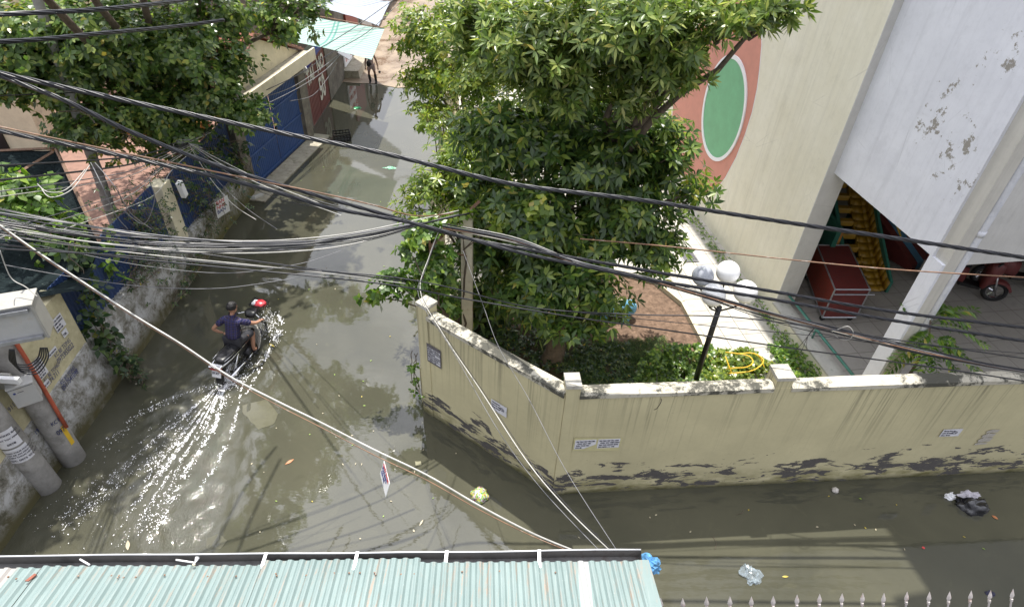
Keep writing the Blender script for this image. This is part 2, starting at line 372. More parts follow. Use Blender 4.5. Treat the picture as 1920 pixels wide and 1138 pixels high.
def roofmat():
    m = NM('faded_mint_roof_sheet', 0.42, 0, 0.5); x, y, z = m.xyz(); p = m.pos()
    n = m.noise(p, 1.2, 5, 0.6); l = m.noise(m.pos((26, 1.6, 1)), 1.0, 6, 0.7); f = m.noise(p, 26, 8, 0.78)
    c = m.mix(m.rng(n, 0.3, 0.7), (0.146, 0.200, 0.194), (0.19, 0.25, 0.243))
    c = m.mix(m.rng(l, 0.55, 0.75, 0, 0.6), c, (0.28, 0.32, 0.305))
    c = m.mix(m.math('MULTIPLY', m.rng(l, 0.34, 0.46, 1, 0), m.rng(f, 0.40, 0.55, .25, .9)), c, (0.27, 0.20, 0.15))
    c = m.mix(m.rng(f, 0.66, 0.7, 0, 0.85), c, (0.62, 0.64, 0.62)); 
    g = m.rng(m.math('ABSOLUTE', m.math('ADD', x, 4.55)), 0.30, 0.32, 1.0, 0.0); c = m.mix(g, c, (0.30, 0.285, 0.27))
    g2 = m.rng(m.math('ABSOLUTE', m.math('SUBTRACT', x, 0.78)), 0.045, 0.055, 0.8, 0.0); c = m.mix(g2, c, (0.40, 0.40, 0.39))
    m.col(c); return m.m
M['roof'] = roofmat()
M['gutter'] = simple('dull_gutter_metal', (0.17, 0.165, 0.16), 0.5, 0.3, var=0.35, scale=5, dirt=(0.09, 0.07, 0.06))
M['gutter_lip'] = simple('pale_gutter_lip', (0.55, 0.56, 0.58), 0.4, 0.3, var=0.15)
def leafmat(name, dark, mid, light, rough=0.32, trans=0.3):
    m = NM(name, rough, 0, 0.5); rp = m.geo.outputs['Random Per Island']
    cr_ = m.N('ShaderNodeValToRGB'); e = cr_.color_ramp.elements
    e[0].position = 0.0; e[0].color = (*dark, 1); e[1].position = 1.0; e[1].color = (*light, 1)
    x = cr_.color_ramp.elements.new(0.6); x.color = (*mid, 1)
    x = cr_.color_ramp.elements.new(0.965); x.color = (*light, 1); e[len(e) - 1].color = (0.36, 0.30, 0.07, 1)
    m.L(rp, cr_.inputs['Fac']); n = m.noise(m.pos(), 1.1, 3, 0.5)
    hs = m.N('ShaderNodeHueSaturation'); m.L(cr_.outputs['Color'], hs.inputs['Color']); m.L(m.rng(n, 0.3, 0.7, 0.75, 1.3), hs.inputs['Value'])
    m.col(hs.outputs['Color']); out = m.t.nodes['Material Output']
    tr = m.N('ShaderNodeBsdfTranslucent'); hs2 = m.N('ShaderNodeHueSaturation', Value=1.7, Saturation=1.15); m.L(hs.outputs['Color'], hs2.inputs['Color'])
    m.L(hs2.outputs['Color'], tr.inputs['Color']); ms = m.N('ShaderNodeMixShader', Fac=trans)
    m.L(m.b.outputs['BSDF'], ms.inputs[1]); m.L(tr.outputs['BSDF'], ms.inputs[2]); m.L(ms.outputs['Shader'], out.inputs['Surface']); return m.m
M['leaf_big'] = leafmat('glossy_garden_tree_leaf', (0.032, 0.066, 0.020), (0.072, 0.130, 0.027), (0.23, 0.30, 0.06), 0.3, 0.38)
M['leaf_bright'] = leafmat('sunny_narrow_leaf', (0.06, 0.10, 0.026), (0.145, 0.215, 0.045), (0.38, 0.42, 0.13), 0.3, 0.38)
M['leaf_left'] = leafmat('rounded_street_tree_leaf', (0.042, 0.08, 0.024), (0.098, 0.165, 0.04), (0.27, 0.34, 0.09), 0.28, 0.38)
M['leaf_lime'] = leafmat('lime_shrub_leaf', (0.07, 0.12, 0.022), (0.16, 0.235, 0.035), (0.34, 0.39, 0.07), 0.3, 0.38)
M['leaf_vine'] = leafmat('vine_leaf', (0.045, 0.095, 0.02), (0.10, 0.185, 0.03), (0.24, 0.34, 0.06), 0.32, 0.35)
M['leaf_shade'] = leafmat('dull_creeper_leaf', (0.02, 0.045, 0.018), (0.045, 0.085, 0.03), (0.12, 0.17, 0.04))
M['grass'] = leafmat('grass_blade', (0.03, 0.06, 0.012), (0.06, 0.12, 0.02), (0.13, 0.2, 0.04), 0.5)
M['bark'] = simple('grey_brown_bark', (0.13, 0.10, 0.075), 0.9, var=0.45, scale=14, bump=0.8)
M['skin'] = simple('warm_skin', (0.42, 0.22, 0.14), 0.5, var=0.12, scale=12)
M['skin2'] = simple('tanned_skin', (0.20, 0.10, 0.07), 0.55, var=0.12, scale=12)
M['hair'] = simple('black_hair', (0.012, 0.011, 0.011), 0.6, var=0.5, scale=60)
def plaid():
    m = NM('navy_plaid_cotton', 0.85, 0, 0.2); x, y, z = m.xyz(m.obj())
    def stripe(v, per, wd): return m.rng(m.math('ABSOLUTE', m.math('SUBTRACT', m.math('FRACT', m.math('MULTIPLY', v, 1 / per)), 0.5)), wd, wd + 0.03, 1, 0)
    c = m.mix(stripe(z, 0.075, 0.16), (0.016, 0.02, 0.065), (0.028, 0.022, 0.035)); c = m.mix(stripe(x, 0.07, 0.14), c, (0.03, 0.03, 0.10))
    c = m.mix(m.math('MULTIPLY', stripe(z, 0.0375, 0.04), 0.5), c, (0.22, 0.16, 0.20)); c = m.mix(m.math('MULTIPLY', stripe(x, 0.035, 0.04), 0.45), c, (0.22, 0.20, 0.30))
    m.col(c); m.bump(m.noise(m.obj(), 9, 4, 0.6), 0.5, 0.02); return m.m
M['plaid'] = plaid()
M['shorts'] = simple('charcoal_shorts_cloth', (0.04, 0.04, 0.047), 0.9, var=0.25)
M['pinkshirt'] = simple('faded_pink_cloth', (0.34, 0.25, 0.24), 0.9, var=0.25, scale=14)
M['seat'] = simple('black_vinyl_seat', (0.025, 0.025, 0.028), 0.3, var=0.25, scale=20)
M['bike_cream'] = simple('cream_bike_plastic', (0.60, 0.58, 0.52), 0.35, var=0.08)
M['bike_dark'] = simple('dark_engine_metal', (0.07, 0.07, 0.075), 0.4, 0.6, var=0.4, scale=25)
M['red_plastic'] = simple('red_plastic', (0.42, 0.02, 0.03), 0.3, var=0.2)
M['white_plastic'] = simple('white_plastic', (0.72, 0.72, 0.72), 0.35, var=0.05)
M['globe'] = simple('opal_white_globe', (0.80, 0.80, 0.80), 0.18, var=0.03)
M['globe_grey'] = simple('clouded_grey_globe', (0.38, 0.40, 0.44), 0.12, var=0.15, scale=4)
M['dark_red'] = simple('dark_red_sheet', (0.15, 0.028, 0.026), 0.5, var=0.25, dirt=(0.10, 0.03, 0.028))
M['red_cart_side'] = simple('brighter_red_sheet', (0.24, 0.045, 0.03), 0.5, var=0.25)
M['slide_y'] = simple('yellow_play_plastic', (0.36, 0.21, 0.02), 0.4, var=0.12)
M['slide_g'] = simple('teal_play_plastic', (0.03, 0.15, 0.11), 0.4, var=0.2)
M['play_blue'] = simple('blue_play_plastic', (0.10, 0.26, 0.42), 0.4, var=0.15)
M['toy_blue'] = simple('pale_blue_plastic', (0.16, 0.42, 0.62), 0.35, var=0.15)
M['terracotta'] = simple('terracotta_floor_tile', (0.24, 0.135, 0.10), 0.8, var=0.3, scale=5)
M['orange_wall'] = simple('ochre_orange_paint', (0.42, 0.19, 0.04), 0.8, var=0.2)
M['tile_roof'] = simple('old_clay_roof_tile', (0.24, 0.085, 0.055), 0.85, var=0.5, scale=12)
M['net'] = None
def netmat():
    m = NM('dark_green_shade_net', 0.9, 0, 0.1); x, y, z = m.xyz()
    n = m.noise(m.pos(), 3, 5, 0.65); st = m.noise(m.pos((3, 40, 40)), 1.2, 3, 0.6); c = m.mix(m.rng(n, 0.3, 0.7), (0.004, 0.008, 0.009), (0.012, 0.019, 0.021))
    c = m.mix(m.rng(st, 0.5, 0.65, 0, 0.6), c, (0.022, 0.034, 0.036)); c = m.mix(m.rng(m.noise(m.pos(), 7, 8, 0.75), 0.64, 0.68, 0, 0.7), c, (0.16, 0.19, 0.16)); m.col(c)
    wv = m.noise(m.pos((4, 60, 4)), 1.0, 2, 0.5); m.bump(m.math('ADD', wv, m.noise(m.pos(), 2.5, 4, 0.6)), 0.8, 0.04); return m.m
M['net'] = netmat()
M['timber'] = simple('weathered_timber', (0.21, 0.13, 0.09), 0.85, var=0.4, scale=14)
def tarpmat(name, base, stripe, per):
    m = NM(name, 0.6, 0, 0.3); x, y, z = m.xyz(m.obj())
    k = m.rng(m.math('ABSOLUTE', m.math('SUBTRACT', m.math('FRACT', m.math('MULTIPLY', y, 1 / per)), 0.5)), 0.16, 0.2, 1, 0)
    c = m.mix(k, base, stripe); c = m.mix(m.rng(m.noise(m.pos(), 1.3, 5, 0.6), 0.5, 0.8, 0, 0.4), c, tuple(v * 0.8 for v in base)); 
    e = m.rng(m.math('ABSOLUTE', m.math('SUBTRACT', x, 0.88)), 0.03, 0.035, 1, 0); e2 = m.rng(m.math('ABSOLUTE', m.math('SUBTRACT', x, 1.02)), 0.03, 0.035, 1, 0)
    if name.startswith('green'): c = m.mix(m.math('MULTIPLY', m.math('ADD', e, e2), 0.8), c, (0.10, 0.33, 0.28))
    m.col(c); out = m.t.nodes['Material Output']; tr = m.N('ShaderNodeBsdfTranslucent'); m.L(c, tr.inputs['Color']); ms = m.N('ShaderNodeMixShader', Fac=0.35)
    m.L(m.b.outputs['BSDF'], ms.inputs[1]); m.L(tr.outputs['BSDF'], ms.inputs[2]); m.L(ms.outputs['Shader'], out.inputs['Surface']); return m.m
M['tarp_g'] = tarpmat('green_striped_tarp', (0.46, 0.56, 0.52), (0.24, 0.43, 0.38), 0.16)
M['tarp_b'] = tarpmat('blue_white_tarp', (0.50, 0.54, 0.60), (0.34, 0.40, 0.52), 0.2)
M['oldwall'] = simple('grimy_old_wall', (0.17, 0.155, 0.13), 0.9, var=0.5, scale=3, bump=0.5, dirt=(0.30, 0.28, 0.24))
M['cream_clean'] = simple('pale_cream_render', (0.62, 0.57, 0.42), 0.8, var=0.15, scale=3, dirt=(0.40, 0.36, 0.27))
M['moss_concrete'] = simple('mossy_concrete', (0.36, 0.33, 0.26), 0.9, var=0.3, scale=6, dirt=(0.09, 0.09, 0.03), bump=0.5)
M['foam'] = simple('white_foam', (0.88, 0.88, 0.90), 0.25, var=0.03, spec=1.0)
M['mud'] = None
def mudmat():
    m = NM('wet_muddy_road', 0.3, 0, 0.5); n = m.noise(m.pos(), 1.0, 8, 0.7, 0.5); f = m.noise(m.pos(), 9, 7, 0.7)
    c = m.mix(m.rng(n, 0.35, 0.62), (0.14, 0.095, 0.06), (0.30, 0.235, 0.17)); c = m.mix(m.rng(f, 0.6, 0.68, 0, 0.7), c, (0.45, 0.40, 0.34)); m.col(c)
    m.L(m.rng(n, 0.4, 0.6, 0.12, 0.8), m.b.inputs['Roughness']); m.bump(f, 0.4, 0.02); return m.m
M['mud'] = mudmat()
def watermat():
    m = NM('turbid_flood_water', 0.03, 0, 0.5); p = m.pos(); m.b.inputs['IOR'].default_value = 1.46; m.b.inputs['Specular IOR Level'].default_value = 1.0
    n = m.noise(p, 0.55, 5, 0.55, 0.6); n2 = m.noise(p, 2.4, 5, 0.6, 1.0)
    c = m.mix(m.rng(n, 0.3, 0.7), (0.056, 0.056, 0.040), (0.080, 0.078, 0.054))
    c = m.mix(m.rng(n2, 0.60, 0.74, 0, 0.35), c, (0.108, 0.103, 0.066)); c = m.mix(m.rng(n2, 0.26, 0.38, 0.3, 0), c, (0.05, 0.05, 0.034)); m.col(c)
    at = m.N('ShaderNodeAttribute', attribute_name='wake')
    r1 = m.noise(m.pos((1, 1.6, 1)), 3.0, 3, 0.5); r2 = m.noise(m.pos((30, 14, 10)), 1.0, 4, 0.6)
    h = m.math('ADD', m.math('MULTIPLY', r1, 0.10), m.math('MULTIPLY', m.math('MULTIPLY', r2, at.outputs['Fac']), 0.9)); m.bump(h, 0.3, 0.05)
    return m.m
M['water'] = watermat()
# ------------------------------------------------------------------ WATER with the wake of the motorbike as real waves
def struct(o): o['kind'] = 'structure'; return o
BK = Vector((-5.18, 7.83, 0)); HD = Vector((0.18, 0.984, 0)).normalized(); HR = Vector((HD.y, -HD.x, 0))
WK = Vector((-0.10, -1.0, 0)).normalized(); WKR = Vector((-WK.y, WK.x, 0))
def water():
    x0, x1, y0, y1, st = -8.4, 9.6, 1.0, 14.0, 0.035
    nx, ny = int((x1 - x0) / st) + 1, int((y1 - y0) / st) + 1
    X, Y = np.meshgrid(np.linspace(x0, x1, nx), np.linspace(y0, y1, ny))
    s = (X - BK.x) * WK.x + (Y - BK.y) * WK.y; t = (X - BK.x) * WKR.x + (Y - BK.y) * WKR.y
    sp = np.clip(s + 1.5, 0, None)
    wid = 0.16 + 0.30 * np.clip(s + 1.2, 0, None)
    ins = 1 / (1 + np.exp((np.abs(t) - wid) / 0.06)); on = 1 / (1 + np.exp(-(s + 1.4) / 0.12)); fall = np.exp(-np.clip(s, 0, None) / 4.5)
    wake = ins * on * fall
    Z = np.zeros_like(X)
    for k in range(26):
        lam = 0.09 + 0.28 * rng.random(); an = rng.normal(PI * 0.5, 0.7); ph = rng.random() * 6.28
        Z += 0.0022 * (lam / 0.2) * np.sin(2 * PI / lam * (t * math.cos(an) * 1.0 + s * math.sin(an) * 0.55) + ph)
    Z *= wake
    for c_, a_ in ((1.0, 0.012), (0.62, 0.008), (0.3, 0.007)):
        d = np.abs(t) - wid * c_ ; Z += a_ * on * fall * np.exp(-(d / 0.05) ** 2) * (0.7 + 0.3 * np.sin(9 * s + 4 * t))
    # diverging soft ripples right of the wake
    d = t * -1 - wid
    far = np.exp(-np.clip(d, 0, None) / 0.9) * (d > 0) * on * fall
    Z += 0.0035 * far * np.sin(2 * PI / 0.33 * d + 1.2 * np.sin(s * 1.3))
    edge = np.minimum(np.minimum(X - x0, x1 - X), np.minimum(Y - y0, y1 - Y)); Z *= np.clip(edge / 0.5, 0, 1)
    V = np.stack([X, Y, Z], -1).reshape(-1, 3)
    i = np.arange(nx * ny).reshape(ny, nx); Fq = np.stack([i[:-1, :-1], i[:-1, 1:], i[1:, 1:], i[1:, :-1]], -1).reshape(-1, 4)
    big = [(-300, -60, x0, 400), (x1, -60, 300, 400), (x0, -60, x1, y0), (x0, y1, x1, 400)]
    for a, b, c, d_ in big:
        n = len(V); V = np.vstack([V, [[a, b, 0], [c, b, 0], [c, d_, 0], [a, d_, 0]]]); Fq = np.vstack([Fq, [[n, n + 1, n + 2, n + 3]]])
    o = npmesh('water', V, Fq, M['water'], smooth=True); struct(o)
    at = o.data.attributes.new('wake', 'FLOAT', 'POINT'); wv = np.zeros(len(V), np.float32); wv[:nx * ny] = np.clip(wake + far * 0.15, 0, 1).ravel(); at.data.foreach_set('value', wv)
water()
# foam specks along the wake
def foam():
    pts = []
    lines = [([(456, 712), (446, 770), (428, 830), (400, 880), (376, 920)], 420, 0.016, .8),
             ([(520, 620), (495, 680), (462, 740)], 260, 0.012, .9),
             ([(425, 715), (404, 800), (365, 860), (336, 905), (320, 950), (283, 1014)], 760, 0.024, .9),
             ([(430, 712), (330, 745), (262, 775), (205, 830), (160, 865)], 420, 0.05, 0.9),
             ([(430, 712), (320, 800), (250, 850), (210, 905), (150, 960), (70, 1010)], 900, 0.07, 1.0),
             ([(436, 712), (370, 790), (330, 850), (290, 930), (250, 1000)], 1300, 0.12, 1.0),
             ([(436, 708), (400, 760), (355, 830), (300, 880), (262, 930)], 1100, 0.13, 1.0),
             ([(430, 705), (290, 850), (130, 960), (30, 1030)], 500, 0.25, 0.7),
             ([(522, 592), (530, 608), (515, 645), (480, 690), (455, 715)], 380, 0.035, .9),
             ([(410, 705), (436, 718), (455, 704)], 420, 0.06, 1.0),
             ([(470, 640), (460, 690)], 300, 0.05, 1.0)]
    for ln, n, sg, sc in lines:
        n = int(n * (2.6 if sg >= .07 else 1.9)); sc = sc * (.8 if sg >= .07 else 1)
        w_ = [G(*p) for p in ln]; seg = [(w_[i + 1] - w_[i]).length for i in range(len(w_) - 1)]; T = sum(seg)
        for _ in range(n):
            u = random.random() ** 1.25; d = u * T; i = 0
            while i < len(seg) - 1 and d > seg[i]: d -= seg[i]; i += 1
            p = w_[i].lerp(w_[i + 1], min(1, d / seg[i])); s_ = sg * (0.5 + 1.1 * u)
            p = p + Vector((random.gauss(0, s_), random.gauss(0, s_), 0))
            rel = p - BK; rr_ = rel.length + .001; th = math.atan2(rel.x, -rel.y)
            if sg >= .05 and ln[0][1] > 700:
                if noise.noise(Vector((th * 22, rr_ * .9, 3))) + 0.45 * noise.noise(p * 12.0) < 0.02: continue
            elif noise.noise(p * 9.0) + .5 * noise.noise(p * 25.0) < -.05: continue
            pts.append((p.x, p.y, random.uniform(0.010, 0.016), (0.0028 + 0.0085 * random.random() ** 3.0) * sc))
    for _ in range(420):   # droplets thrown up round the wheels
        a = random.random(); p = G(500, 590).lerp(G(520, 640), a) if random.random() < 0.6 else G(425, 715)
        p = p + Vector((random.gauss(0, 0.09), random.gauss(0, 0.12), 0)); pts.append((p.x, p.y, abs(random.gauss(0, 0.08)) + 0.01, 0.004 + 0.005 * random.random()))
    V = []; Fq = []
    for (x, y, z, r) in pts:
        n = len(V); el = random.uniform(1, 2.4); an = random.gauss(PI / 2 + .12, 0.35)
        ca, sa = math.cos(an), math.sin(an)
        for (a, b, c) in ((1, 0, 0), (0, 1, 0), (-1, 0, 0), (0, -1, 0), (0, 0, 0.7)):
            a *= el; V.append((x + r * (a * ca - b * sa), y + r * (a * sa + b * ca), z + r * c))
        for k in range(4): Fq.append((n + k, n + (k + 1) % 4, n + 4))
    o = npmesh('foam', np.array(V), np.array(Fq), M['foam'], smooth=True)
    tag(o, 'white foam specks and spray trailing behind the motorbike in the flood water', 'foam', kind='stuff')
foam()
# muddy road beyond the flood
mb = MB(); e = [(-8.5, 23.2), (-7.2, 23.0), (-6.3, 22.85), (-5.5, 22.9), (-4.6, 22.6), (-3.9, 22.9), (-3.2, 23.4), (-2.4, 24.2), (-1.5, 25), (-1.5, 80), (-8.5, 80)]
mb.poly([(x, y, 0.012) for x, y in e]); struct(mb.build('muddy_road', M['mud']))
# ------------------------------------------------------------------ foliage
def nrm(a): return a / np.maximum(1e-9, np.linalg.norm(a, axis=-1, keepdims=True))
def leaves(name, P, A, per, L, Wd, mat, parent, el=(-0.15, 0.7), droop=0.12, shape=0.55):
    N = len(P); P = np.repeat(P, per, 0); A = nrm(np.repeat(A, per, 0)); K = N * per
    ref = nrm(rng.normal(size=(N, 3))); ref = np.repeat(ref, per, 0); a = nrm(np.cross(A, ref)); b = np.cross(A, a)
    ph = np.tile(np.arange(per) * 2 * PI / per, N) + rng.normal(0, 0.18, K); e = rng.uniform(el[0], el[1], K)[:, None]
    d = np.cos(e) * (np.cos(ph)[:, None] * a + np.sin(ph)[:, None] * b) + np.sin(e) * A
    wd = nrm(np.cross(d, A + 0.05 * rng.normal(size=(K, 3)))); n = np.cross(wd, d); l = (L * rng.uniform(0.65, 1.15, K))[:, None]; w_ = (Wd * rng.uniform(0.75, 1.15, K))[:, None]
    base = P + d * l * 0.08; tip = P + d * l + np.array([0, 0, -1.0]) * l * droop * 1.6; mid = P + d * l * shape + n * l * -0.05 + np.array([0, 0, -1.0]) * l * droop * 0.3
    q = shape * 0.55; m1 = P + d * l * shape; V = np.stack([base, m1 + wd * w_ / 2, tip, m1 - wd * w_ / 2, mid, P + d * l * q + wd * w_ * 0.36, P + d * l * q - wd * w_ * 0.36], 1).reshape(-1, 3)
    V[1::7] -= np.array([0, 0, 1.0]) * l * droop * 0.3; V[3::7] -= np.array([0, 0, 1.0]) * l * droop * 0.3
    o = np.arange(K)[:, None] * 7
    Fq = np.concatenate([o + [0, 4, 1, 5], o + [0, 6, 3, 4], o + [4, 3, 2, 1]], 0)
    # third quad has fold at mid, ok
    return npmesh(name, V, Fq, mat, parent)
def clumps(blobs, seed=0):
    """blobs: (centre, radii, n_clump, whorls_per_clump, clump_r)"""
    r = np.random.default_rng(seed); PP = []; AA = []; CC = []
    for c, rad, nc, wpc, cr_ in blobs:
        c = np.array(c); rad = np.array(rad)
        d = nrm(r.normal(size=(nc, 3))); k = (r.random(nc) ** 0.45)[:, None]; cen = c + d * rad * k
        CC += list(cen)
        for q, dd in zip(cen, d):
            n = max(2, int(wpc * r.uniform(0.6, 1.4))); off = r.normal(size=(n, 3)) * cr_ * np.array([1, 1, 0.6]); PP.append(q + off)
            AA.append(nrm(dd * 0.8 + np.array([0, 0, 0.75]) + nrm(off) * 0.5 + r.normal(size=(n, 3)) * 0.35))
    return np.vstack(PP), np.vstack(AA), CC
def limb(a, b, r0, r1, sag=0.1, n=7, wob=0.06):
    a, b = Vector(a), Vector(b); L_ = (b - a).length; out = []
    for i in range(n):
        t = i / (n - 1); p = a.lerp(b, t) + Vector((0, 0, sag * L_ * math.sin(PI * t)))
        if 0 < i < n - 1: p += Vector((random.gauss(0, wob), random.gauss(0, wob), random.gauss(0, wob))) * min(1, L_ * 0.4)
        out.append(p)
    return out, [r0 + (r1 - r0) * i / (n - 1) for i in range(n)]
def tree(name, base, fork, blobs, per, L, Wd, mat, label, cat, r0=0.16, seed=0, group=None, twigs=0.35, el=(-0.15, 0.7), droop=0.12, shape=0.55, stems=None):
    t = thing(name, base, label, cat, group); base = Vector(base); fork = Vector(fork)
    P, A, C = clumps(blobs, seed)
    tr = MB(); pts, rr = limb(base, fork, r0 * 1.15, r0 * 0.75, 0, 8, 0.04); rr[0] *= 1.25; tr.tube(pts, rr, 10); tr.build('trunk', M['bark'], t, smooth=True)
    lm = MB()
    for (c, rad, nc, wpc, cr_) in blobs:
        pts, rr = limb(fork, c, r0 * 0.5, r0 * 0.16, 0.06); lm.tube(pts, rr, 7)
    for i, q in enumerate(C):
        if random.random() < twigs:
            bl = min(blobs, key=lambda b_: (Vector(b_[0]) - Vector(q)).length); pts, rr = limb(Vector(bl[0]).lerp(fork, 0.15), q, r0 * 0.13, 0.006, 0.05, 5, 0.05); lm.tube(pts, rr, 5)
    lm.build('limbs', M['bark'], t, smooth=True)
    leaves('crown', P, A, per, L, Wd, mat, t, el, droop, shape)
    return t
# --- garden tree (lower, dark glossy whorls)
v = lambda px, py, Y: tuple(WY(px, py, Y))
def BB(px, py, Y, r, nc, wpc=6, cr_=0.16): return (v(px, py, Y), r, nc, wpc, cr_)
tree('garden_tree', (0.80, 8.35, 0.3), (0.95, 8.8, 2.0), [
    BB(1130, 290, 9.6, (1.3, 1.1, 0.75), 130, 7), BB(1000, 400, 9.0, (0.9, 0.8, 0.6), 80, 7), BB(1170, 400, 9.2, (0.85, 0.8, 0.5), 62, 6),
    BB(960, 250, 9.8, (0.8, 0.8, 0.6), 70), BB(1235, 290, 9.8, (0.5, 0.6, 0.6), 46), BB(1080, 215, 10.2, (0.9, 0.8, 0.5), 60),
    BB(1000, 545, 8.3, (0.5, 0.45, 0.5), 46, 6), BB(925, 470, 9.6, (0.6, 0.4, 0.6), 60, 6), BB(900, 350, 10.2, (0.6, 0.5, 0.5), 50, 6), BB(900, 560, 9.5, (0.5, 0.3, 0.4), 30, 6), BB(1100, 540, 8.2, (0.6, 0.4, 0.45), 42, 5), BB(1225, 465, 8.9, (0.55, 0.4, 0.3), 26, 5), BB(1080, 615, 7.8, (0.75, 0.3, 0.15), 16, 4), BB(1310, 365, 9.6, (0.3, 0.3, 0.12), 8, 4), BB(1050, 480, 8.8, (0.8, 0.5, 0.5), 50, 6)],
    8, 0.215, 0.066, M['leaf_big'], 'large dark green tree with whorled glossy leaves rising behind the steel post in the garden', 'tree', 0.17, 3)
# --- tree with narrow, sunny leaves over it
tree('garden_tree', (1.55, 9.7, 0.3), (1.4, 9.6, 3.6), [
    BB(1020, 70, 9.3, (0.9, 0.8, 0.5), 100, 7, 0.13), BB(1170, 60, 9.0, (0.9, 0.7, 0.5), 100, 7, 0.13), BB(1260, 90, 8.8, (0.5, 0.5, 0.38), 44, 6, 0.12), BB(1390, 28, 8.6, (0.5, 0.4, 0.16), 28, 5, 0.10),
    BB(900, 60, 9.8, (0.6, 0.6, 0.5), 60, 6, 0.13), BB(1060, 150, 9.2, (0.9, 0.5, 0.35), 64, 6, 0.12), BB(1180, 165, 9.1, (0.6, 0.5, 0.3), 34, 6, 0.12), BB(1240, 30, 8.6, (0.8, 0.6, 0.3), 36, 6, 0.12), BB(1275, 140, 8.7, (0.3, 0.3, 0.12), 10, 5, 0.1), BB(1470, 15, 8.4, (0.24, 0.2, 0.12), 8, 5, 0.07)],
    9, 0.19, 0.046, M['leaf_bright'], 'tall tree with narrow pale sunlit leaves reaching over the red and green painted wall', 'tree', 0.15, 5, droop=0.07, el=(0.0, 0.85))
# --- bushy small-leaved tree by the lane
tree('lane_tree', (-1.2, 14.3, 0.3), (-1.2, 14.4, 1.6), [
    BB(800, 60, 15.0, (0.75, 0.8, 0.6), 56, 8, 0.15), BB(900, 150, 13.2, (0.7, 0.7, 0.6), 60, 8, 0.15), BB(905, 60, 13.5, (0.7, 0.7, 0.5), 50, 8, 0.15), BB(900, 230, 12.6, (0.6, 0.6, 0.5), 44, 8, 0.14), BB(800, 150, 14.5, (0.65, 0.7, 0.5), 46, 8, 0.15), BB(850, 110, 14.5, (0.8, 0.7, 0.7), 40, 8, 0.15), BB(800, 210, 14.0, (0.5, 0.5, 0.4), 22, 8, 0.14), BB(860, 20, 15.5, (0.8, 0.8, 0.5), 30, 8, 0.15)],
    6, 0.13, 0.055, M['leaf_lime'], 'bushy light green tree with small leaves hanging over the far lane', 'tree', 0.1, 7)
tree('lane_shrub', (-1.55, 12.6, 0.3), (-1.5, 12.6, 1.1), [
    BB(830, 235, 12.6, (0.45, 0.4, 0.45), 16, 4, 0.1), BB(800, 215, 12.8, (0.3, 0.3, 0.25), 8, 4, 0.1), BB(855, 270, 12.0, (0.35, 0.4, 0.4), 14, 5, 0.1), BB(890, 215, 12.4, (0.4, 0.3, 0.3), 12, 4, 0.1)],
    6, 0.11, 0.032, M['leaf_lime'], 'sparse yellowish shrub with thin twigs over the fence beside the lane', 'shrub', 0.045, 8, twigs=1.0)
tree('lane_shrub', (-1.0, 10.2, 0.3), (-1.05, 10.1, 1.5), [
    BB(810, 350, 10.0, (0.5, 0.5, 0.35), 26, 5, 0.12), BB(870, 310, 10.2, (0.6, 0.5, 0.4), 30, 5, 0.13), BB(775, 385, 9.7, (0.35, 0.35, 0.2), 14, 4, 0.1), BB(840, 290, 10.6, (0.4, 0.4, 0.3), 18, 5, 0.12), BB(880, 370, 9.8, (0.5, 0.4, 0.3), 22, 5, 0.12)],
    7, 0.15, 0.04, M['leaf_lime'], 'light green leafy shrub leaning over the water above the top of the steel post', 'shrub', 0.06, 9)
# --- vine heaped on the wall end
tree('wall_vine', (-1.0, 7.9, 0.3), (-1.05, 8.0, 1.6), [
    BB(812, 505, 8.3, (0.30, 0.35, 0.45), 44, 6, 0.10), BB(800, 435, 8.5, (0.32, 0.3, 0.3), 26, 6, 0.10), BB(745, 535, 7.9, (0.42, 0.25, 0.22), 22, 5, 0.1), BB(828, 575, 8.2, (0.22, 0.25, 0.3), 20, 6, 0.09), BB(700, 552, 7.8, (0.12, 0.12, 0.12), 5, 4, 0.07), BB(755, 465, 8.0, (0.10, 0.1, 0.22), 7, 4, 0.05)],
    5, 0.12, 0.085, M['leaf_vine'], 'dense climbing vine with broad leaves spilling over the lane end of the cream wall', 'vine', 0.04, 11, twigs=0.8, shape=0.45)
tree('post_vine', (-0.9, 8.7, 0.3), (-0.85, 8.6, 2.6), [
    BB(860, 405, 8.6, (0.30, 0.12, 0.10), 10, 4, 0.05), BB(940, 410, 8.5, (0.4, 0.15, 0.12), 12, 4, 0.07), BB(1010, 385, 8.5, (0.35, 0.2, 0.15), 9, 4, 0.08), BB(1060, 440, 8.4, (0.4, 0.2, 0.12), 8, 3, 0.08)],
    4, 0.13, 0.11, M['leaf_lime'], 'pale green creeper running along the cables at the head of the steel post', 'vine', 0.02, 12, twigs=0.8, shape=0.45)
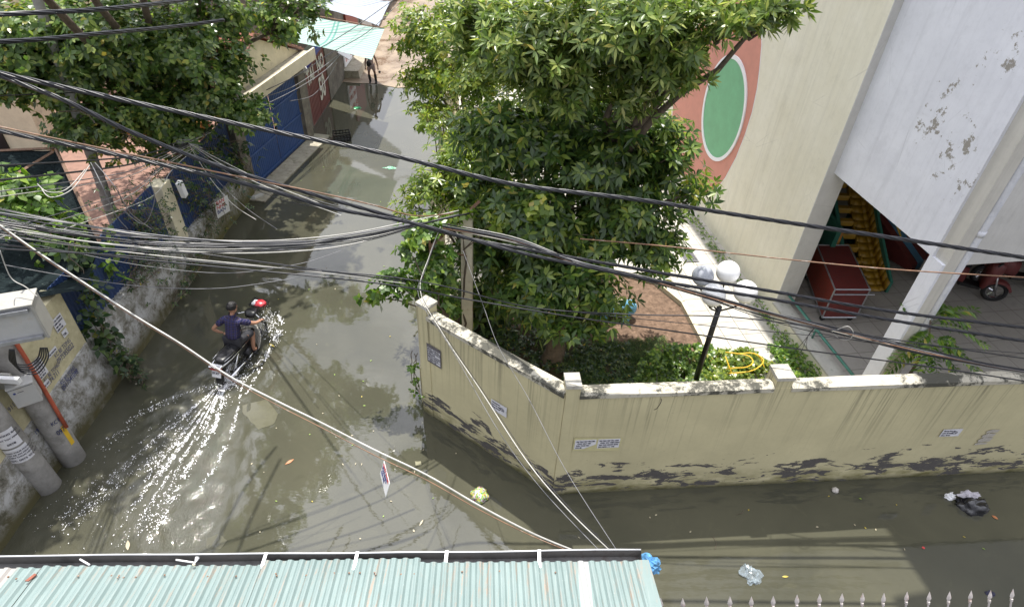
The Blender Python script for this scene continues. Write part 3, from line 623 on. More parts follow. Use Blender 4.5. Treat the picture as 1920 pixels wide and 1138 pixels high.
# --- street tree at the left
tree('street_tree', (-8.6, 14.2, 0.2), (-8.5, 14.2, 2.0), [
    BB(60, 60, 12.5, (1.3, 1.0, 0.8), 110, 7, 0.18), BB(200, 70, 12.8, (1.2, 1.1, 0.8), 120, 7, 0.18), BB(330, 90, 13.4, (1.2, 1.1, 0.7), 115, 7, 0.18), BB(120, 120, 12.4, (1.3, .8, .5), 70, 7, .17), BB(20, 140, 12.0, (.8, .6, .4), 36, 7, .16), BB(430, 120, 13.8, (.45, .5, .4), 22, 6, .14), BB(395, 30, 14.5, (0.8, 0.9, 0.6), 50, 7, 0.16),
    BB(540, 30, 15.4, (0.75, 0.8, 0.7), 42, 7, 0.16), BB(390, 180, 13.2, (0.9, 0.7, 0.45), 50, 7, 0.16), BB(475, 210, 13.4, (0.55, 0.45, 0.28), 30, 6, 0.13), BB(270, 190, 12.8, (1.0, 0.8, 0.45), 66, 6, 0.16),
    BB(90, 170, 12.2, (0.9, 0.8, 0.4), 30, 6, 0.16), BB(160, 225, 12.0, (0.7, 0.5, 0.3), 30, 5, 0.13), BB(330, 245, 12.6, (0.7, 0.4, 0.25), 30, 6, 0.14), BB(130, 255, 11.8, (0.45, 0.3, 0.2), 9, 5, 0.12),
    ((-6.6, 13.8, 7.8), (1.8, 1.9, 0.9), 130, 9, 0.25), ((-6.3, 11.4, 7.7), (1.3, 1.5, 0.7), 90, 9, 0.24), ((-6.8, 9.3, 7.9), (1.1, 1.4, 0.5), 62, 8, 0.22), ((-7.6, 7.6, 8.1), (1.0, 1.1, 0.4), 30, 8, 0.2), ((-4.9, 14.6, 8.3), (1.1, 1.0, 0.35), 50, 8, 0.22), ((-10.4, 15.9, 7.1), (2.3, 1.7, 0.35), 75, 5, 0.3)],
    7, 0.16, 0.078, M['leaf_left'], 'spreading tree with rounded leaves covering the courtyard at the left of the lane', 'tree', 0.2, 13, droop=0.08, shape=0.62)
# ------------------------------------------------------------------ GARDEN GROUND, PAVING, BED
zg = 0.30
mb = MB(); mb.prism([(-1.42, 7.42, -0.3), (0.9, 5.85, -0.3), (8.8, 6.75, -0.3), (20, 8.1, -0.3), (20, 30, -0.3), (-2.3, 30, -0.3), (-2.25, 12, -0.3)], (0, 0, 0.3 + zg)); struct(mb.build('garden_ground', M['paving']))
pb = [G(1100, 500, zg), G(1225, 533, zg), G(1275, 574, zg), G(1312, 645, zg), G(1345, 740, zg), Vector((0.95, 6.0, zg)), Vector((-1.3, 7.5, zg)), Vector((-1.9, 9.5, zg)), Vector((-0.6, 10.8, zg)), Vector((1.0, 11.2, zg))]
ZB = 0.305
struct(MB().poly([(p.x, p.y, zg + 0.004) for p in pb][::-1]).build('soil_bed', M['soil']))
sh = [Vector((0.95, 6.0)), Vector((3.9, 6.35)), Vector((3.75, 8.0)), Vector((2.3, 9.0)), Vector((0.2, 9.3)), Vector((-1.3, 9.0)), Vector((-1.3, 7.5))]
struct(MB().poly([(p.x, p.y, zg + 0.008) for p in sh]).build('dark_soil_patch', M['dark_soil']))  # darker soil colour over the bed between wall and tree
cb = MB(); ring = [G(1100, 500, zg), G(1225, 533, zg), G(1275, 574, zg), G(1312, 645, zg), G(1338, 720, zg)]
for i in range(len(ring) - 1):
    a, b = ring[i], ring[i + 1]; d = (b - a).normalized(); n = Vector((-d.y, d.x, 0)) * 0.10
    cb.hexa([a, b, b + n, a + n, a + Vector((0, 0, .12)), b + Vector((0, 0, .12)), b + n + Vector((0, 0, .12)), a + n + Vector((0, 0, .12))])
tag(cb.build('garden_kerb', M['cream_clean']), 'low concrete kerb bending between the bare soil bed and the bright paving', 'kerb')
# ------------------------------------------------------------------ GARDEN WALL
A0, A1, A2 = Vector((-1.46, 7.30, 0)), Vector((0.79, 5.72, 0)), Vector((11.2, 6.93, 0))
HW = 2.30; TH = 0.16
gw = thing('garden_wall', (A1.x, A1.y, 0), 'long cream rendered wall, rain-streaked and peeling at the foot, bending round the garden', 'wall')
d1_ = (A1 - A0).normalized(); d2_ = (A2 - A1).normalized()
n1 = Vector((-d1_.y, d1_.x, 0)); n2 = Vector((-d2_.y, d2_.x, 0))   # towards the garden
up = Vector((0, 0, 1))
def wallseg(a, b, n, h, th, name, mat, parent, z0=-0.4, off=0.0, **k):
    a = a + n * off; b = b + n * off; dd = b - a; N_ = max(1, int(dd.length / 0.4)); m = MB()
    m.hexa([a + up * z0, b + up * z0, b + n * th + up * z0, a + n * th + up * z0, a + up * h, b + up * h, b + n * th + up * h, a + n * th + up * h]); return m.build(name, mat, parent, **k)
wallseg(A0 + d1_ * 0.1, A1 - d1_ * 0.02, n1, HW - 0.02, TH, 'wall_panel', M['garden_wall'], gw, off=0.012)
wallseg(A1 + d2_ * 0.18, A2, n2, HW - 0.02, TH, 'wall_panel', M['garden_wall'], gw, off=0.012)
def cope(a, b, n, wob):
    m = MB(); L_ = (b - a).length; N_ = int(L_ / 0.25); prev = None; d = (b - a).normalized()
    for i in range(N_ + 1):
        p = a + d * L_ * i / N_; z = HW - 0.02 + 0.012 * noise.noise(p * 1.3 + Vector((wob, 0, 0))); j = 0.008 * noise.noise(p * 3)
        cur = [p - n * (0.010 + j) + up * (HW - 0.075), p - n * (0.012 + j) + up * (z + 0.02), p + n * (TH * 0.5) + up * (z + 0.055), p + n * (TH + 0.03) + up * (z + 0.02), p + n * (TH + 0.03) + up * (HW - 0.075)]
        if prev:
            for k in range(4): m.quad(prev[k], cur[k], cur[k + 1], prev[k + 1])
        else: m.poly(cur)
        prev = cur
    m.poly(prev[::-1]); return m.build('coping', M['coping'], gw)
cope(A0 + d1_ * 0.2, A1 - d1_ * 0.03, n1, 0); cope(A1 + d2_ * 0.19, A1 + d2_ * 2.92, n2, 4); cope(A1 + d2_ * 3.18, A2, n2, 8)
def pillar(c, d, n, w_, h, t):
    a = c; m = MB(); m.hexa([a + up * -0.4, a + d * w_ - up * 0.4, a + d * w_ + n * t - up * 0.4, a + n * t - up * 0.4, a + up * h, a + d * w_ + up * h, a + d * w_ + n * t + up * h, a + n * t + up * h])
    o = m.build('pillar', M['garden_wall'], gw)
    c = MB(); e = 0.012; a = a - d * e - n * e; ww = w_ + 2 * e; tt = t + 2 * e; z0, z1 = h, h + 0.05
    c.hexa([a + up * z0, a + d * ww + up * z0, a + d * ww + n * tt + up * z0, a + n * tt + up * z0, a + up * z1 + n * 0.01, a + d * ww + up * z1 + n * 0.01, a + d * ww + n * tt + up * z1, a + n * tt + up * z1])
    c.build('pillar_cap', M['moss_concrete_l'], o)
M['moss_concrete_l'] = simple('weathered_cap_concrete', (0.44, 0.42, 0.36), 0.9, var=0.3, scale=9, dirt=(0.14, 0.13, 0.10), bump=0.4)
pillar(A0, d1_, n1, 0.22, HW + 0.13, 0.22); pillar(A1, d2_, n2, 0.19, HW + 0.13, 0.24); pillar(A1 + d2_ * 2.93 + n2 * .018, d2_, n2, 0.24, HW + 0.13, 0.26)
# notices pasted on the wall (parts)
def notice(o, xd, w_, h_, rows, frame=None, skew=0.0, words=None, torn=False, parent=None, label=None, lineh=0.55, name='notice', mat=None):
    xd = Vector(xd).normalized(); n = xd.cross(up).normalized(); o = Vector(o) + n * 0.004
    m = MB(); tl = o + up * h_
    pts = [o, o + xd * w_ * (0.45 if torn else 1), o + xd * w_ + up * (h_ * (0.45 if torn else 0)), tl + xd * w_, tl] if torn else [o, o + xd * w_, tl + xd * w_, tl]
    m.prism([p for p in pts], n * 0.002); q = m.build(name, mat or M['paper'], parent, label=label)
    for i, r in enumerate(rows):
        y = h_ * (1 - (i + 1) / (len(rows) + 0.35)); s_ = h_ / (len(rows) + 0.8) * lineh * 1.4
        tx = r[0] if isinstance(r, tuple) else r; mt = r[1] if isinstance(r, tuple) else M['ink']
        if not tx.strip(): continue
        if torn: tx = tx[:max(3, int(len(tx) * (0.95 - 0.18 * i)))]
        t = txt(tx, s_, o + n * 0.0035 + up * y + xd * w_ * 0.06, xd, up, mt, q, bold=0.002)
        ml = max(v_.co.dot(xd) for v_ in t.data.vertices) - min(v_.co.dot(xd) for v_ in t.data.vertices)
        if ml > w_ * 0.9:
            k = w_ * 0.88 / ml; oo = Vector(o) + xd * w_ * 0.06 - worg(q)
            for v_ in t.data.vertices: v_.co += xd * ((v_.co - oo).dot(xd) * (k - 1))
    return q
def onwall2(px, py, off=0.0):   # point on the long face of the garden wall seen at a pixel
    r = Vector(ray(px, py)); o = Vector((0, 0, H)); t = ((A1 - o).dot(n2)) / r.dot(n2); return o + r * t
def onwall1(px, py):
    r = Vector(ray(px, py)); o = Vector((0, 0, H)); t = ((A0 - o).dot(n1)) / r.dot(n1); return o + r * t
loan = ['HO TRO VAY TRA GOP', '  CHO VAY TIEN MAT', 'THU TUC NHANH GON', 'DT: 0978 111 176']
halo = simple('fresh_cream_patch', (0.56, 0.52, 0.29), 0.85, var=0.08)
p = onwall2(1076, 842); q = onwall2(1160, 842)
m = MB(); m.prism([p - n2 * 0.001 - d2_ * .02 - up * .03, q - n2 * 0.001 - up * .03, q - n2 * 0.001 + up * .26 + d2_ * .02, p - n2 * 0.001 + up * .26 - d2_ * .02][::1], n2 * -0.0015); m.build('paint_patch', halo, gw, label='brighter yellow patch of paint round the two loan notices')
L_ = (q - p).length
notice(p + up * 0.01, d2_, L_ * 0.46, 0.2, loan, torn=True, parent=gw, label='torn white loan notice, left one of the pair')
notice(p + d2_ * L_ * 0.5 + up * 0.01, d2_, L_ * 0.48, 0.2, loan, parent=gw, label='white loan notice, right one of the pair')
def shield(o, xd, s_, parent):
    n = xd.cross(up).normalized(); m = MB(); oo = o + n * 0.008
    for k in range(3):
        r0, r1 = s_ * (1 - .3 * k), s_ * (0.86 - .3 * k)
        for i in range(14):
            a, b = PI * i / 14 - .2, PI * (i + 1) / 14 - .2
            f = lambda r, a: oo + xd * r * math.cos(a) + up * r * 1.05 * math.sin(a)
            m.quad(f(r0, a), f(r0, b), f(r1, b), f(r1, a))
    m.quad(oo - xd * s_ * .8 - up * s_ * .4, oo + xd * s_ * .8 - up * s_ * .4, oo + xd * s_ * .8 - up * s_ * .15, oo - xd * s_ * .8 - up * s_ * .15)
    m.build('emblem', M['ink'], parent)
q1 = notice(onwall1(921, 765), d1_, 0.30, 0.22, ['Thong bao', 'Lien he ngay', 'Dien thoai', ''], parent=gw, label='white notice with a round dark stamp on the short face'); shield(onwall1(938, 768) + d1_ * .03 + up * .02, d1_, 0.05, q1)
q1 = notice(onwall2(1760, 818), d2_, 0.32, 0.17, ['Thong bao so', 'Lien he ngay', 'Dien thoai'], parent=gw, label='white notice with a round dark stamp on the long face'); shield(onwall2(1788, 812) + up * .01, d2_, 0.05, q1)
M['slate'] = simple('dark_bordered_plate', (0.13, 0.12, 0.13), 0.6, var=0.2)
o_ = onwall1(802, 676); q1 = notice(o_, d1_, 0.30, 0.40, [], parent=gw, mat=M['slate'], name='wall_plate', label='dark framed plate of faded lettering')
n_ = d1_.cross(up).normalized(); rows = ['HANOI CITY', 'TRUONG', 'MAM NON', 'CONG TY', 'PHONG 02', 'QUAN 1', 'SO 14']
for i in range(6):
    yy = 0.035 + i * 0.052; m = MB(); b0 = o_ + n_ * 0.0065 + d1_ * 0.02 + up * yy; m.quad(b0, b0 + d1_ * .26, b0 + d1_ * .26 + up * .036, b0 + up * .036); s_ = m.build('plate_strip', M['paper'], q1)
    txt(['SUA CHUA', 'DIEN NUOC', 'GIA RE', 'BAO HANH', 'TAN NHA', 'LIEN HE'][5 - i], 0.036, b0 + n_ * 0.001 + up * 0.006 + d1_ * .01, d1_, up, M['ink'], s_, sx=1.3, bold=0.001)
# scrubbed pale smears left of the right edge
m = MB(); c0 = onwall2(1830, 830)
for i, (dx, dz, w_, h_) in enumerate(((0, 0, .2, .05), (.03, .07, .22, .10), (.07, .18, .2, .09), (.12, .29, .2, .07))):
    a = c0 + d2_ * (dx * .3) + up * (dz - .05) - n2 * 0.0015; pts = [a, a + d2_ * w_ * .9 + up * .01, a + d2_ * w_ + up * h_, a + d2_ * w_ * .3 + up * (h_ + .01), a - d2_ * .01 + up * h_ * .6]; m.prism(pts, n2 * -0.002)
m.build('scrubbed_patch', simple('scrubbed_render', (0.44, 0.41, 0.36), 0.85, var=0.2, scale=14), gw, label='paler scrubbed smears on the render')
# ------------------------------------------------------------------ KINDERGARTEN BUILDING
C0 = Vector((5.458, 10.224, 0)); U = Vector((0.192, -0.981, 0)).normalized(); Vv = Vector((0.981, 0.192, 0)).normalized()
def B(u, v_, z): return C0 + U * u + Vv * v_ + up * z
def bbox(m, u0, u1, v0, v1, z0, z1):
    return m.hexa([B(u0, v0, z0), B(u0, v1, z0), B(u1, v1, z0), B(u1, v0, z0), B(u0, v0, z1), B(u0, v1, z1), B(u1, v1, z1), B(u1, v0, z1)])
bd = thing('kindergarten_building', B(0, 0, 0), 'tall cream and white building with a green disc on its side wall', 'building')
def part(name, mat, *boxes, label=None, parent=None, bevel=0):
    m = MB()
    for b in boxes: bbox(m, *b)
    return m.build(name, mat, parent or bd, label=label, bevel=bevel)
part('side_wall', M['bcream'], (-16, -0.004, 0, .38, 0, 12), label='plain cream side wall facing the garden')
part('wall_end', M['bgrey'], (-0.004, 0.012, 0, .42, 0.6, 12), label='narrow grey end of the cream wall')
part('upper_panel', M['bwhite'], (0.012, 2.60, .15, .42, 3.53, 12), label='bluish white upper wall with flaking paint')
part('corner_column', M['bwhite'], (2.55, 2.83, .15, .20, 0.3, 3.53))
part('corner_edge', M['bbeige'], (2.60, 2.835, .20, .40, 0.3, 12))
part('front_panel', M['bgrey'], (2.60, 2.815, .56, 14, 3.5, 12), label='pale grey front wall above the open ground floor')
part('inner_pillar', M['bbeige'], (-0.9, -0.6, 4.1, 4.4, 0.35, 3.5))
part('roof_slab', M['bbeige'], (1.5, 3.3, -0.62, 14, 11.6, 12.01), (-16, 1.5, -0.02, 14, 12.0, 12.3))
m = MB(); m.tube([B(2.80, .48, z) for z in (0.3, 3, 6, 9, 11.5)], 0.065, 12); dp = m.build('drainpipe', M['pipe'], bd, smooth=True)
m = MB()
for z in (1.6, 4.0, 6.6): MB().tube([B(2.80, .48, z), B(2.80, .48, z + 0.09)], 0.074, 12).build('pipe_collar', M['pipe'], dp, smooth=True)
part('ground_floor', M['floor_tile'], (-9, 3.6, .38, 14, 0.31, 0.36))
part('floor_apron', M['floor_tile'], (0.03, 3.4, .26, .38, 0.31, 0.358))
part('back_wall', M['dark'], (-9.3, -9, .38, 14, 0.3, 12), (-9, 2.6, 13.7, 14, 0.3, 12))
part('ceiling', M['bbeige'], (-9, 2.60, .42, 13.7, 3.6, 3.7))
part('plinth', M['bcream'], (0.012, 3.3, -0.06, .24, 0.0, 0.56)); part('ledge', M['plinth_top'], (0.014, 3.3, -0.07, .26, 0.56, 0.6))
m = MB(); m.tube([B(0.015, .17, .82), B(2.56, .17, .82)], 0.026, 8)
rl = m.build('handrail', M['green_steel'], bd, smooth=True); m = MB()
m.tube([B(1.15, .17, .6), B(1.15, .17, .82)], 0.02, 8); m.build('rail_post', M['green_steel'], rl, smooth=True)
# painted decoration on the side wall: red swirl, green disc, white ring, all slightly raised plaster
def wallpoly(pts, off, mat, name, th=0.02, label=None, parent=None):
    m = MB(); m.prism([B(u, -off, z) for u, z in pts], Vv * th); return m.build(name, mat, parent or bd, label=label)
cu, cz, a_, b_ = -4.07, 3.05, 0.93, 1.12
def circ(k, n=64, du=0, dz=0): return [(cu + du + a_ * k * math.cos(2 * PI * i / n), cz + dz + b_ * k * math.sin(2 * PI * i / n)) for i in range(n)]
rp = [(-3.48, 1.23), (-3.2, 1.75), (-2.99, 2.38), (-2.9, 2.95), (-2.88, 3.48), (-2.95, 3.95), (-3.07, 4.32), (-3.25, 4.75), (-3.45, 5.05), (-4.0, 5.4), (-4.8, 5.5), (-5.8, 5.0), (-6.6, 3.9), (-6.9, 2.6), (-6.6, 1.4), (-5.8, 0.75), (-4.9, 0.7), (-4.1, 0.85)]
wallpoly(rp[::-1], 0.008, M['red_band'], 'red_swirl'); wallpoly(rp[::-1] if False else [(u * 1.0 + (0.02 if u > -5 else -.02), z) for u, z in rp][::-1], 0.004, M['white_trim'], 'swirl_edge')
gp = circ(1.0); m = MB(); n_ = 64
ro = [B(u, -0.035, z) for u, z in circ(1.08, 64, 0.0)]; ri = [B(u, -0.035, z) for u, z in circ(1.0, 64)]; rb = [B(u, -0.006, z) for u, z in circ(1.08, 64)]
for i in range(n_):
    j = (i + 1) % n_; m.quad(ro[i], ro[j], ri[j], ri[i]); m.quad(rb[i], rb[j], ro[j], ro[i])
    m.quad(ri[i], ri[j], B(*[0, 0, 0]) + (B(gp[j][0], -0.016, gp[j][1]) - B(0, 0, 0)), B(gp[i][0], -0.016, gp[i][1]))
m.build('disc_ring', M['white_trim'], bd); wallpoly(gp[::-1], 0.018, M['green_disc'], 'green_disc', 0.01)
# ------------------------------------------------------------------ GARDEN FENCE along the lane
gf = thing('lane_fence', (-1.55, 9, 0), 'low cream fence with upright bars running along the water behind the vine and shrubs', 'fence')
f0, f1 = Vector((-1.52, 7.5, 0)), Vector((-2.45, 22.5, 0)); fd = (f1 - f0).normalized(); fn = Vector((fd.y, -fd.x, 0))
wallseg(f0, f1, fn, 0.85, .15, 'fence_base', M['cream_stain'], gf); L_ = (f1 - f0).length
for i in range(6):
    p = f0 + fd * (1.2 + i * (L_ - 1.4) / 5); wallseg(p, p + fd * .26, fn, 2.1, .27, 'fence_pillar', M['cream_clean'], gf, z0=-0.3, off=-0.06)
m = MB(); m.tube([f0 + fn * .08 + up * 1.8, f1 + fn * .08 + up * 1.8], 0.018, 5); m.tube([f0 + fn * .08 + up * 1.0, f1 + fn * .08 + up * 1.0], 0.018, 5); m.build('fence_rails', M['cream_clean'], gf)
m = MB(); k = 0.2
while k < L_: m.tube([f0 + fd * k + fn * .08 + up * .85, f0 + fd * k + fn * .08 + up * 1.95], 0.011, 5); k += 0.16
tag(m.build('fence_bars', M['cream_clean'], gf), kind='stuff')
# ------------------------------------------------------------------ LEFT WALL with blue corrugated fence
lw = thing('street_wall', (-7.0, 10, 0), 'old mossy white plaster wall along the left waterline with blue corrugated sheets on top', 'wall')
XL = -7.0
m = MB(); N_ = 40
def lx(y, z): return XL + 0.03 * noise.noise(Vector((0, y * 1.3, z * 2))) - 0.10 * max(0, z) / 1.2
ztop = lambda y: 1.18 - 0.03 * (y - 7.4) - (0.25 if y > 11.2 else 0) - 0.02 * noise.noise(Vector((y * 2, 0, 0)))
ys = [7.3 + (14.5 - 7.3) * i / N_ for i in range(N_ + 1)]; zs = [-0.4, 0, .25, .5, .75, 1.0]
g = [[(lx(y, z * ztop(y)), y, z * ztop(y) if z > 0 else z) for z in zs] + [(XL - .16, y, ztop(y) + 0.015), (XL - 0.34, y, ztop(y) + .01), (XL - .36, y, -.3)] for y in ys]
for i in range(N_):
    for k in range(len(g[0]) - 1): m.quad(g[i][k], g[i + 1][k], g[i + 1][k + 1], g[i][k + 1])
m.poly(g[0]); m.poly(g[-1][::-1]); m.build('plaster_base', M['plaster'], lw, smooth=False)
def corrpanel(y0, y1, z0f, z1, x, name, mat, parent, pitch=0.085, dep=0.022):
    m = MB(); n = int((y1 - y0) / (pitch / 4)); prev = None
    for i in range(n + 1):
        y = y0 + (y1 - y0) * i / n; ph = (i % 4); dx = (0, dep, dep, 0)[ph]; z0 = z0f(y); cur = ((x + dx, y, z0), (x + dx, y, z1))
        if prev: m.quad(prev[0], cur[0], cur[1], prev[1])
        prev = cur
    o = m.build(name, mat, parent); sm = o.modifiers.new('thick', 'SOLIDIFY'); sm.thickness = 0.004; return o
corrpanel(7.37, 10.75, lambda y: ztop(y) - 0.01, 2.27, XL - .24, 'corrugated_sheet', M['blue_steel'], lw)
corrpanel(11.2, 14.4, lambda y: ztop(y) - 0.01, 2.15, XL - .24, 'corrugated_sheet', M['blue_steel'], lw)
m = MB(); m.box((XL - .22, 10.97, 1.5), (.30, .36, 1.4)); m.build('fence_pillar', M['cream_clean'], lw, bevel=0.01, label='cream pillar between the two runs of blue sheet')
m = MB(); m.box((XL - .28, 9, 2.2), (.03, 3.3, .04)); m.box((XL - .28, 12.8, 2.08), (.03, 3.1, .04)); m.build('top_rail', M['blue_steel'], lw)
# cream wall stub with stencilled numbers, left of the blue sheets
cw = thing('stencilled_wall', (-7.0, 6.5, 0), 'cream and white wall behind the concrete poles, covered with blue stencilled phone numbers and torn notices', 'wall')
m = MB(); ys = [3.6 + (7.34 - 3.6) * i / 20 for i in range(21)]
def cz_(y): return 1.22 - 0.10 * (7.34 - y)
def xw(y, z): return XL - 0.012 if z > 0 else XL
g = [[(XL + 0.03 + .02 * noise.noise(Vector((9, y * 2, 0))), y, -.4), (XL + 0.02 + .02 * noise.noise(Vector((1, y * 2, 1))), y, .3), (XL + .012 + .012 * noise.noise(Vector((2, y * 2, 1))), y, .75), (XL + .008, y, cz_(y) - .01), (XL - .012, y, cz_(y))] for y in ys]
for i in range(20):
    for k in range(4): m.quad(g[i][k], g[i + 1][k], g[i + 1][k + 1], g[i][k + 1])
m.build('plaster_skirt', M['plaster'], cw)
m = MB(); m.hexa([(XL - .30, 3.6, -.3), (XL - .012, 3.6, -.3), (XL - .012, 7.36, -.3), (XL - .30, 7.36, -.3), (XL - .30, 3.6, 2.2), (XL - .012, 3.6, 2.2), (XL - .012, 7.36, 2.28), (XL - .30, 7.36, 2.28)]); m.build('cream_panel', M['cream_stain'], cw)
yd = Vector((0, 1, 0))
def st(body, px, py, size, parent=cw, mat=None, sx=1.0, x=XL, bold=-0.001, off=0.004):
    size *= .84; p = WX(px, py, x); txt(body, size, p + Vector((off + .001, 0, 0)), yd, up, mat or M['ink_blue'], parent, 'stencil', sx, bold)
st('KC BE TONG', 104, 672, 0.13, sx=.62); st('0975955022', 110, 683, 0.17, sx=.58)
st('KC BE TONG', 84, 717, 0.12, sx=.62); st('7.474.711', 88, 728, 0.16, sx=.62)
st('KC BT TONG', 113, 722, 0.12, sx=.62, off=.02); st('0917541098', 117, 733, 0.17, sx=.58, off=.02)
st('1911', 14, 778, 0.15, sx=.7); st('1940', 64, 816, 0.14, sx=.7, off=.03)
def lpaper(px, py, w_, h_, rows, label):
    p = WX(px, py, XL) + Vector((0.0, 0, 0)); return notice(p, yd, w_, h_, rows, parent=cw, label=label)
lpaper(108, 625, .22, .24, ['SUA CHUA', 'DIEN NUOC', 'GIA RE', 'LIEN HE'], 'torn white notice nearest the blue sheets')
lpaper(120, 634, .12, .12, ['TEL'], 'small torn scrap of white paper'); lpaper(92, 672, .2, .08, ['CAN THUE NHA'], 'narrow white paper strip')
q1 = lpaper(72, 718, .24, .34, ['THONG BAO', '', '', '', '', 'KINH MOI'], 'white notice with a ruled grid')
m = MB(); o_ = WX(72, 718, XL) + Vector((.009, .04, .05))
for i in range(4): m.box(o_ + Vector((0, .08, .06 * i + .03)), (.001, .16, .008)); m.box(o_ + Vector((0, .053 * i, .11)), (.001, .008, .18))
m.build('ruled_grid', M['ink'], q1); lpaper(82, 732, .16, .10, ['CHO VAY'], 'faded notice under the ruled one')
# round plaster buttress at lower left
# ------------------------------------------------------------------ CONCRETE POLES
def cpole(base, top, r0, r1, label):
    t = thing('concrete_pole', base, label, 'utility pole'); base = Vector(base); top = Vector(top); m = MB(); n = 14
    m.tube([base.lerp(top, i / n) for i in range(n + 1)], [r0 + (r1 - r0) * i / n for i in range(n + 1)], 24); m.build('shaft', M['concrete'], t, smooth=True); return t
PA = Vector((-6.96, 5.42, -0.3)); PAt = PA + Vector((-0.02, -0.28, 9.3)); PBb = Vector((-6.88, 5.93, -.3)); PBt = PBb + Vector((0.02, 0.0, 9.3))
p1 = cpole(PA, PAt, .175, .12, 'thick grey concrete pole nearest the camera with white papers pasted round it')
p2 = cpole(PBb, PBt, .175, .12, 'concrete pole behind the papered one, carrying grey boxes and an orange conduit')
def around(pole_b, pole_t, z, h, a0, a1, r, mat, name, parent, n=10, off=0.004):
    m = MB(); ax = (pole_t - pole_b)
    def c(z_): return pole_b + ax * ((z_ - pole_b.z) / ax.z)
    for i in range(n):
        A_, B_ = a0 + (a1 - a0) * i / n, a0 + (a1 - a0) * (i + 1) / n
        f = lambda a, z_: c(z_) + Vector((math.cos(a), math.sin(a), 0)) * (r + off)
        m.quad(f(A_, z), f(B_, z), f(B_, z + h), f(A_, z + h))
    return m.build(name, mat, parent, smooth=True)
pa1 = around(PA, PAt, 1.17, .34, -1.75, -.10, .170, M['paper'], 'paper_notice', p1); pa2 = around(PA, PAt, .84, .30, -1.75, -.0, .173, M['paper'], 'paper_notice', p1)
def poltext(body, size, z, a, pole_b, pole_t, r, parent, mat=None, sx=1.0):
    ax = pole_t - pole_b; c = pole_b + ax * ((z - pole_b.z) / ax.z); t = txt(body, size, (0, 0, 0), (1, 0, 0), (0, 0, 1), mat or M['ink'], None, 'lettering', sx, .001)
    t.parent = parent; wo_ = worg(parent)
    for v_ in t.data.vertices:
        an = a + v_.co.x / r; v_.co = c + Vector((math.cos(an), math.sin(an), 0)) * (r + .012 - v_.co.y * 0) + up * v_.co.z - wo_
poltext('THONG BAO', .045, 1.42, -1.45, PA, PAt, .170, pa1); poltext('CAT TOC NAM NU', .035, 1.34, -1.5, PA, PAt, .170, pa1); poltext('0978', .05, 1.23, -1.1, PA, PAt, .170, pa1)
for i, s_ in enumerate(('CHO THUE PHONG TRO', 'GIA RE AN NINH TOT', 'DIEN THOAI LIEN HE')): poltext(s_, .036, 1.06 - .05 * i, -1.62, PA, PAt, .173, pa2)
poltext('DT: 0975 953 422', .05, .885, -1.62, PA, PAt, .173, pa2)
poltext('KC BE TONG', .10, .95, -.75, PBb, PBt, .165, p2, M['ink_blue'], .6); poltext('097 412', .13, .74, -.75, PBb, PBt, .17, p2, M['ink_blue'], .6)
around(PBb, PBt, .42, .42, -.30, .12, .171, M['yellow'], 'yellow_band', p2)
m = MB(); ax = PBt - PBb; cpt = lambda z, a, r: PBb + ax * ((z + .3) / 9.3) + Vector((math.cos(a) * r, math.sin(a) * r, 0))
m.tube([cpt(.78, .05, .2), cpt(1.2, .1, .2), cpt(2.2, .25, .2), cpt(3.6, .3, .19), cpt(5, .3, .19)], .028, 8); m.build('conduit', M['orange_pipe'], p2, smooth=True)
# meter box and cabinet on pole
def rotbox(o, xd, yd_, w_, d_, h_, name, mat, parent, bevel=.008):
    xd = Vector(xd).normalized(); yd_ = Vector(yd_).normalized(); m = MB(); o = Vector(o)
    m.hexa([o, o + xd * w_, o + xd * w_ + yd_ * d_, o + yd_ * d_, o + up * h_, o + xd * w_ + up * h_, o + xd * w_ + yd_ * d_ + up * h_, o + yd_ * d_ + up * h_]); return m.build(name, mat, parent, bevel=bevel)
e1 = Vector((.80, .60, 0)); e2 = Vector((-.60, .80, 0)); oB = Vector((-6.78, 5.56, 1.62))
mbx = thing('meter_box', oB, 'small pale box with a blue dot strapped to the second concrete pole', 'meter box')
rotbox(oB, e1, e2, .30, .24, .36, 'box_body', M['box_grey'], mbx); m = MB(); c_ = oB + e1 * .06 + up * .27 - e2 * .002; fr = Matrix((e1, e2, up)).transposed()
m.lathe(c_, [(0, 0), (.016, 0), (.016, -.003), (0, -.003)], 12, 'Y', fr); m.build('blue_dot', M['ink_blue'], mbx)
m = MB(); m.box(oB + e1 * .13 + up * .27 - e2 * .002, (.07, .003, .007), fr); m.box(oB + e1 * .15 + up * .34 - e2 * .002, (.28, .004, .004), fr); m.build('box_marks', M['ink'], mbx)
rotbox(oB + up * .36 - e1 * .01 - e2 * .01, e1, e2, .32, .26, .012, 'box_lid', M['box_grey'], mbx, .003)
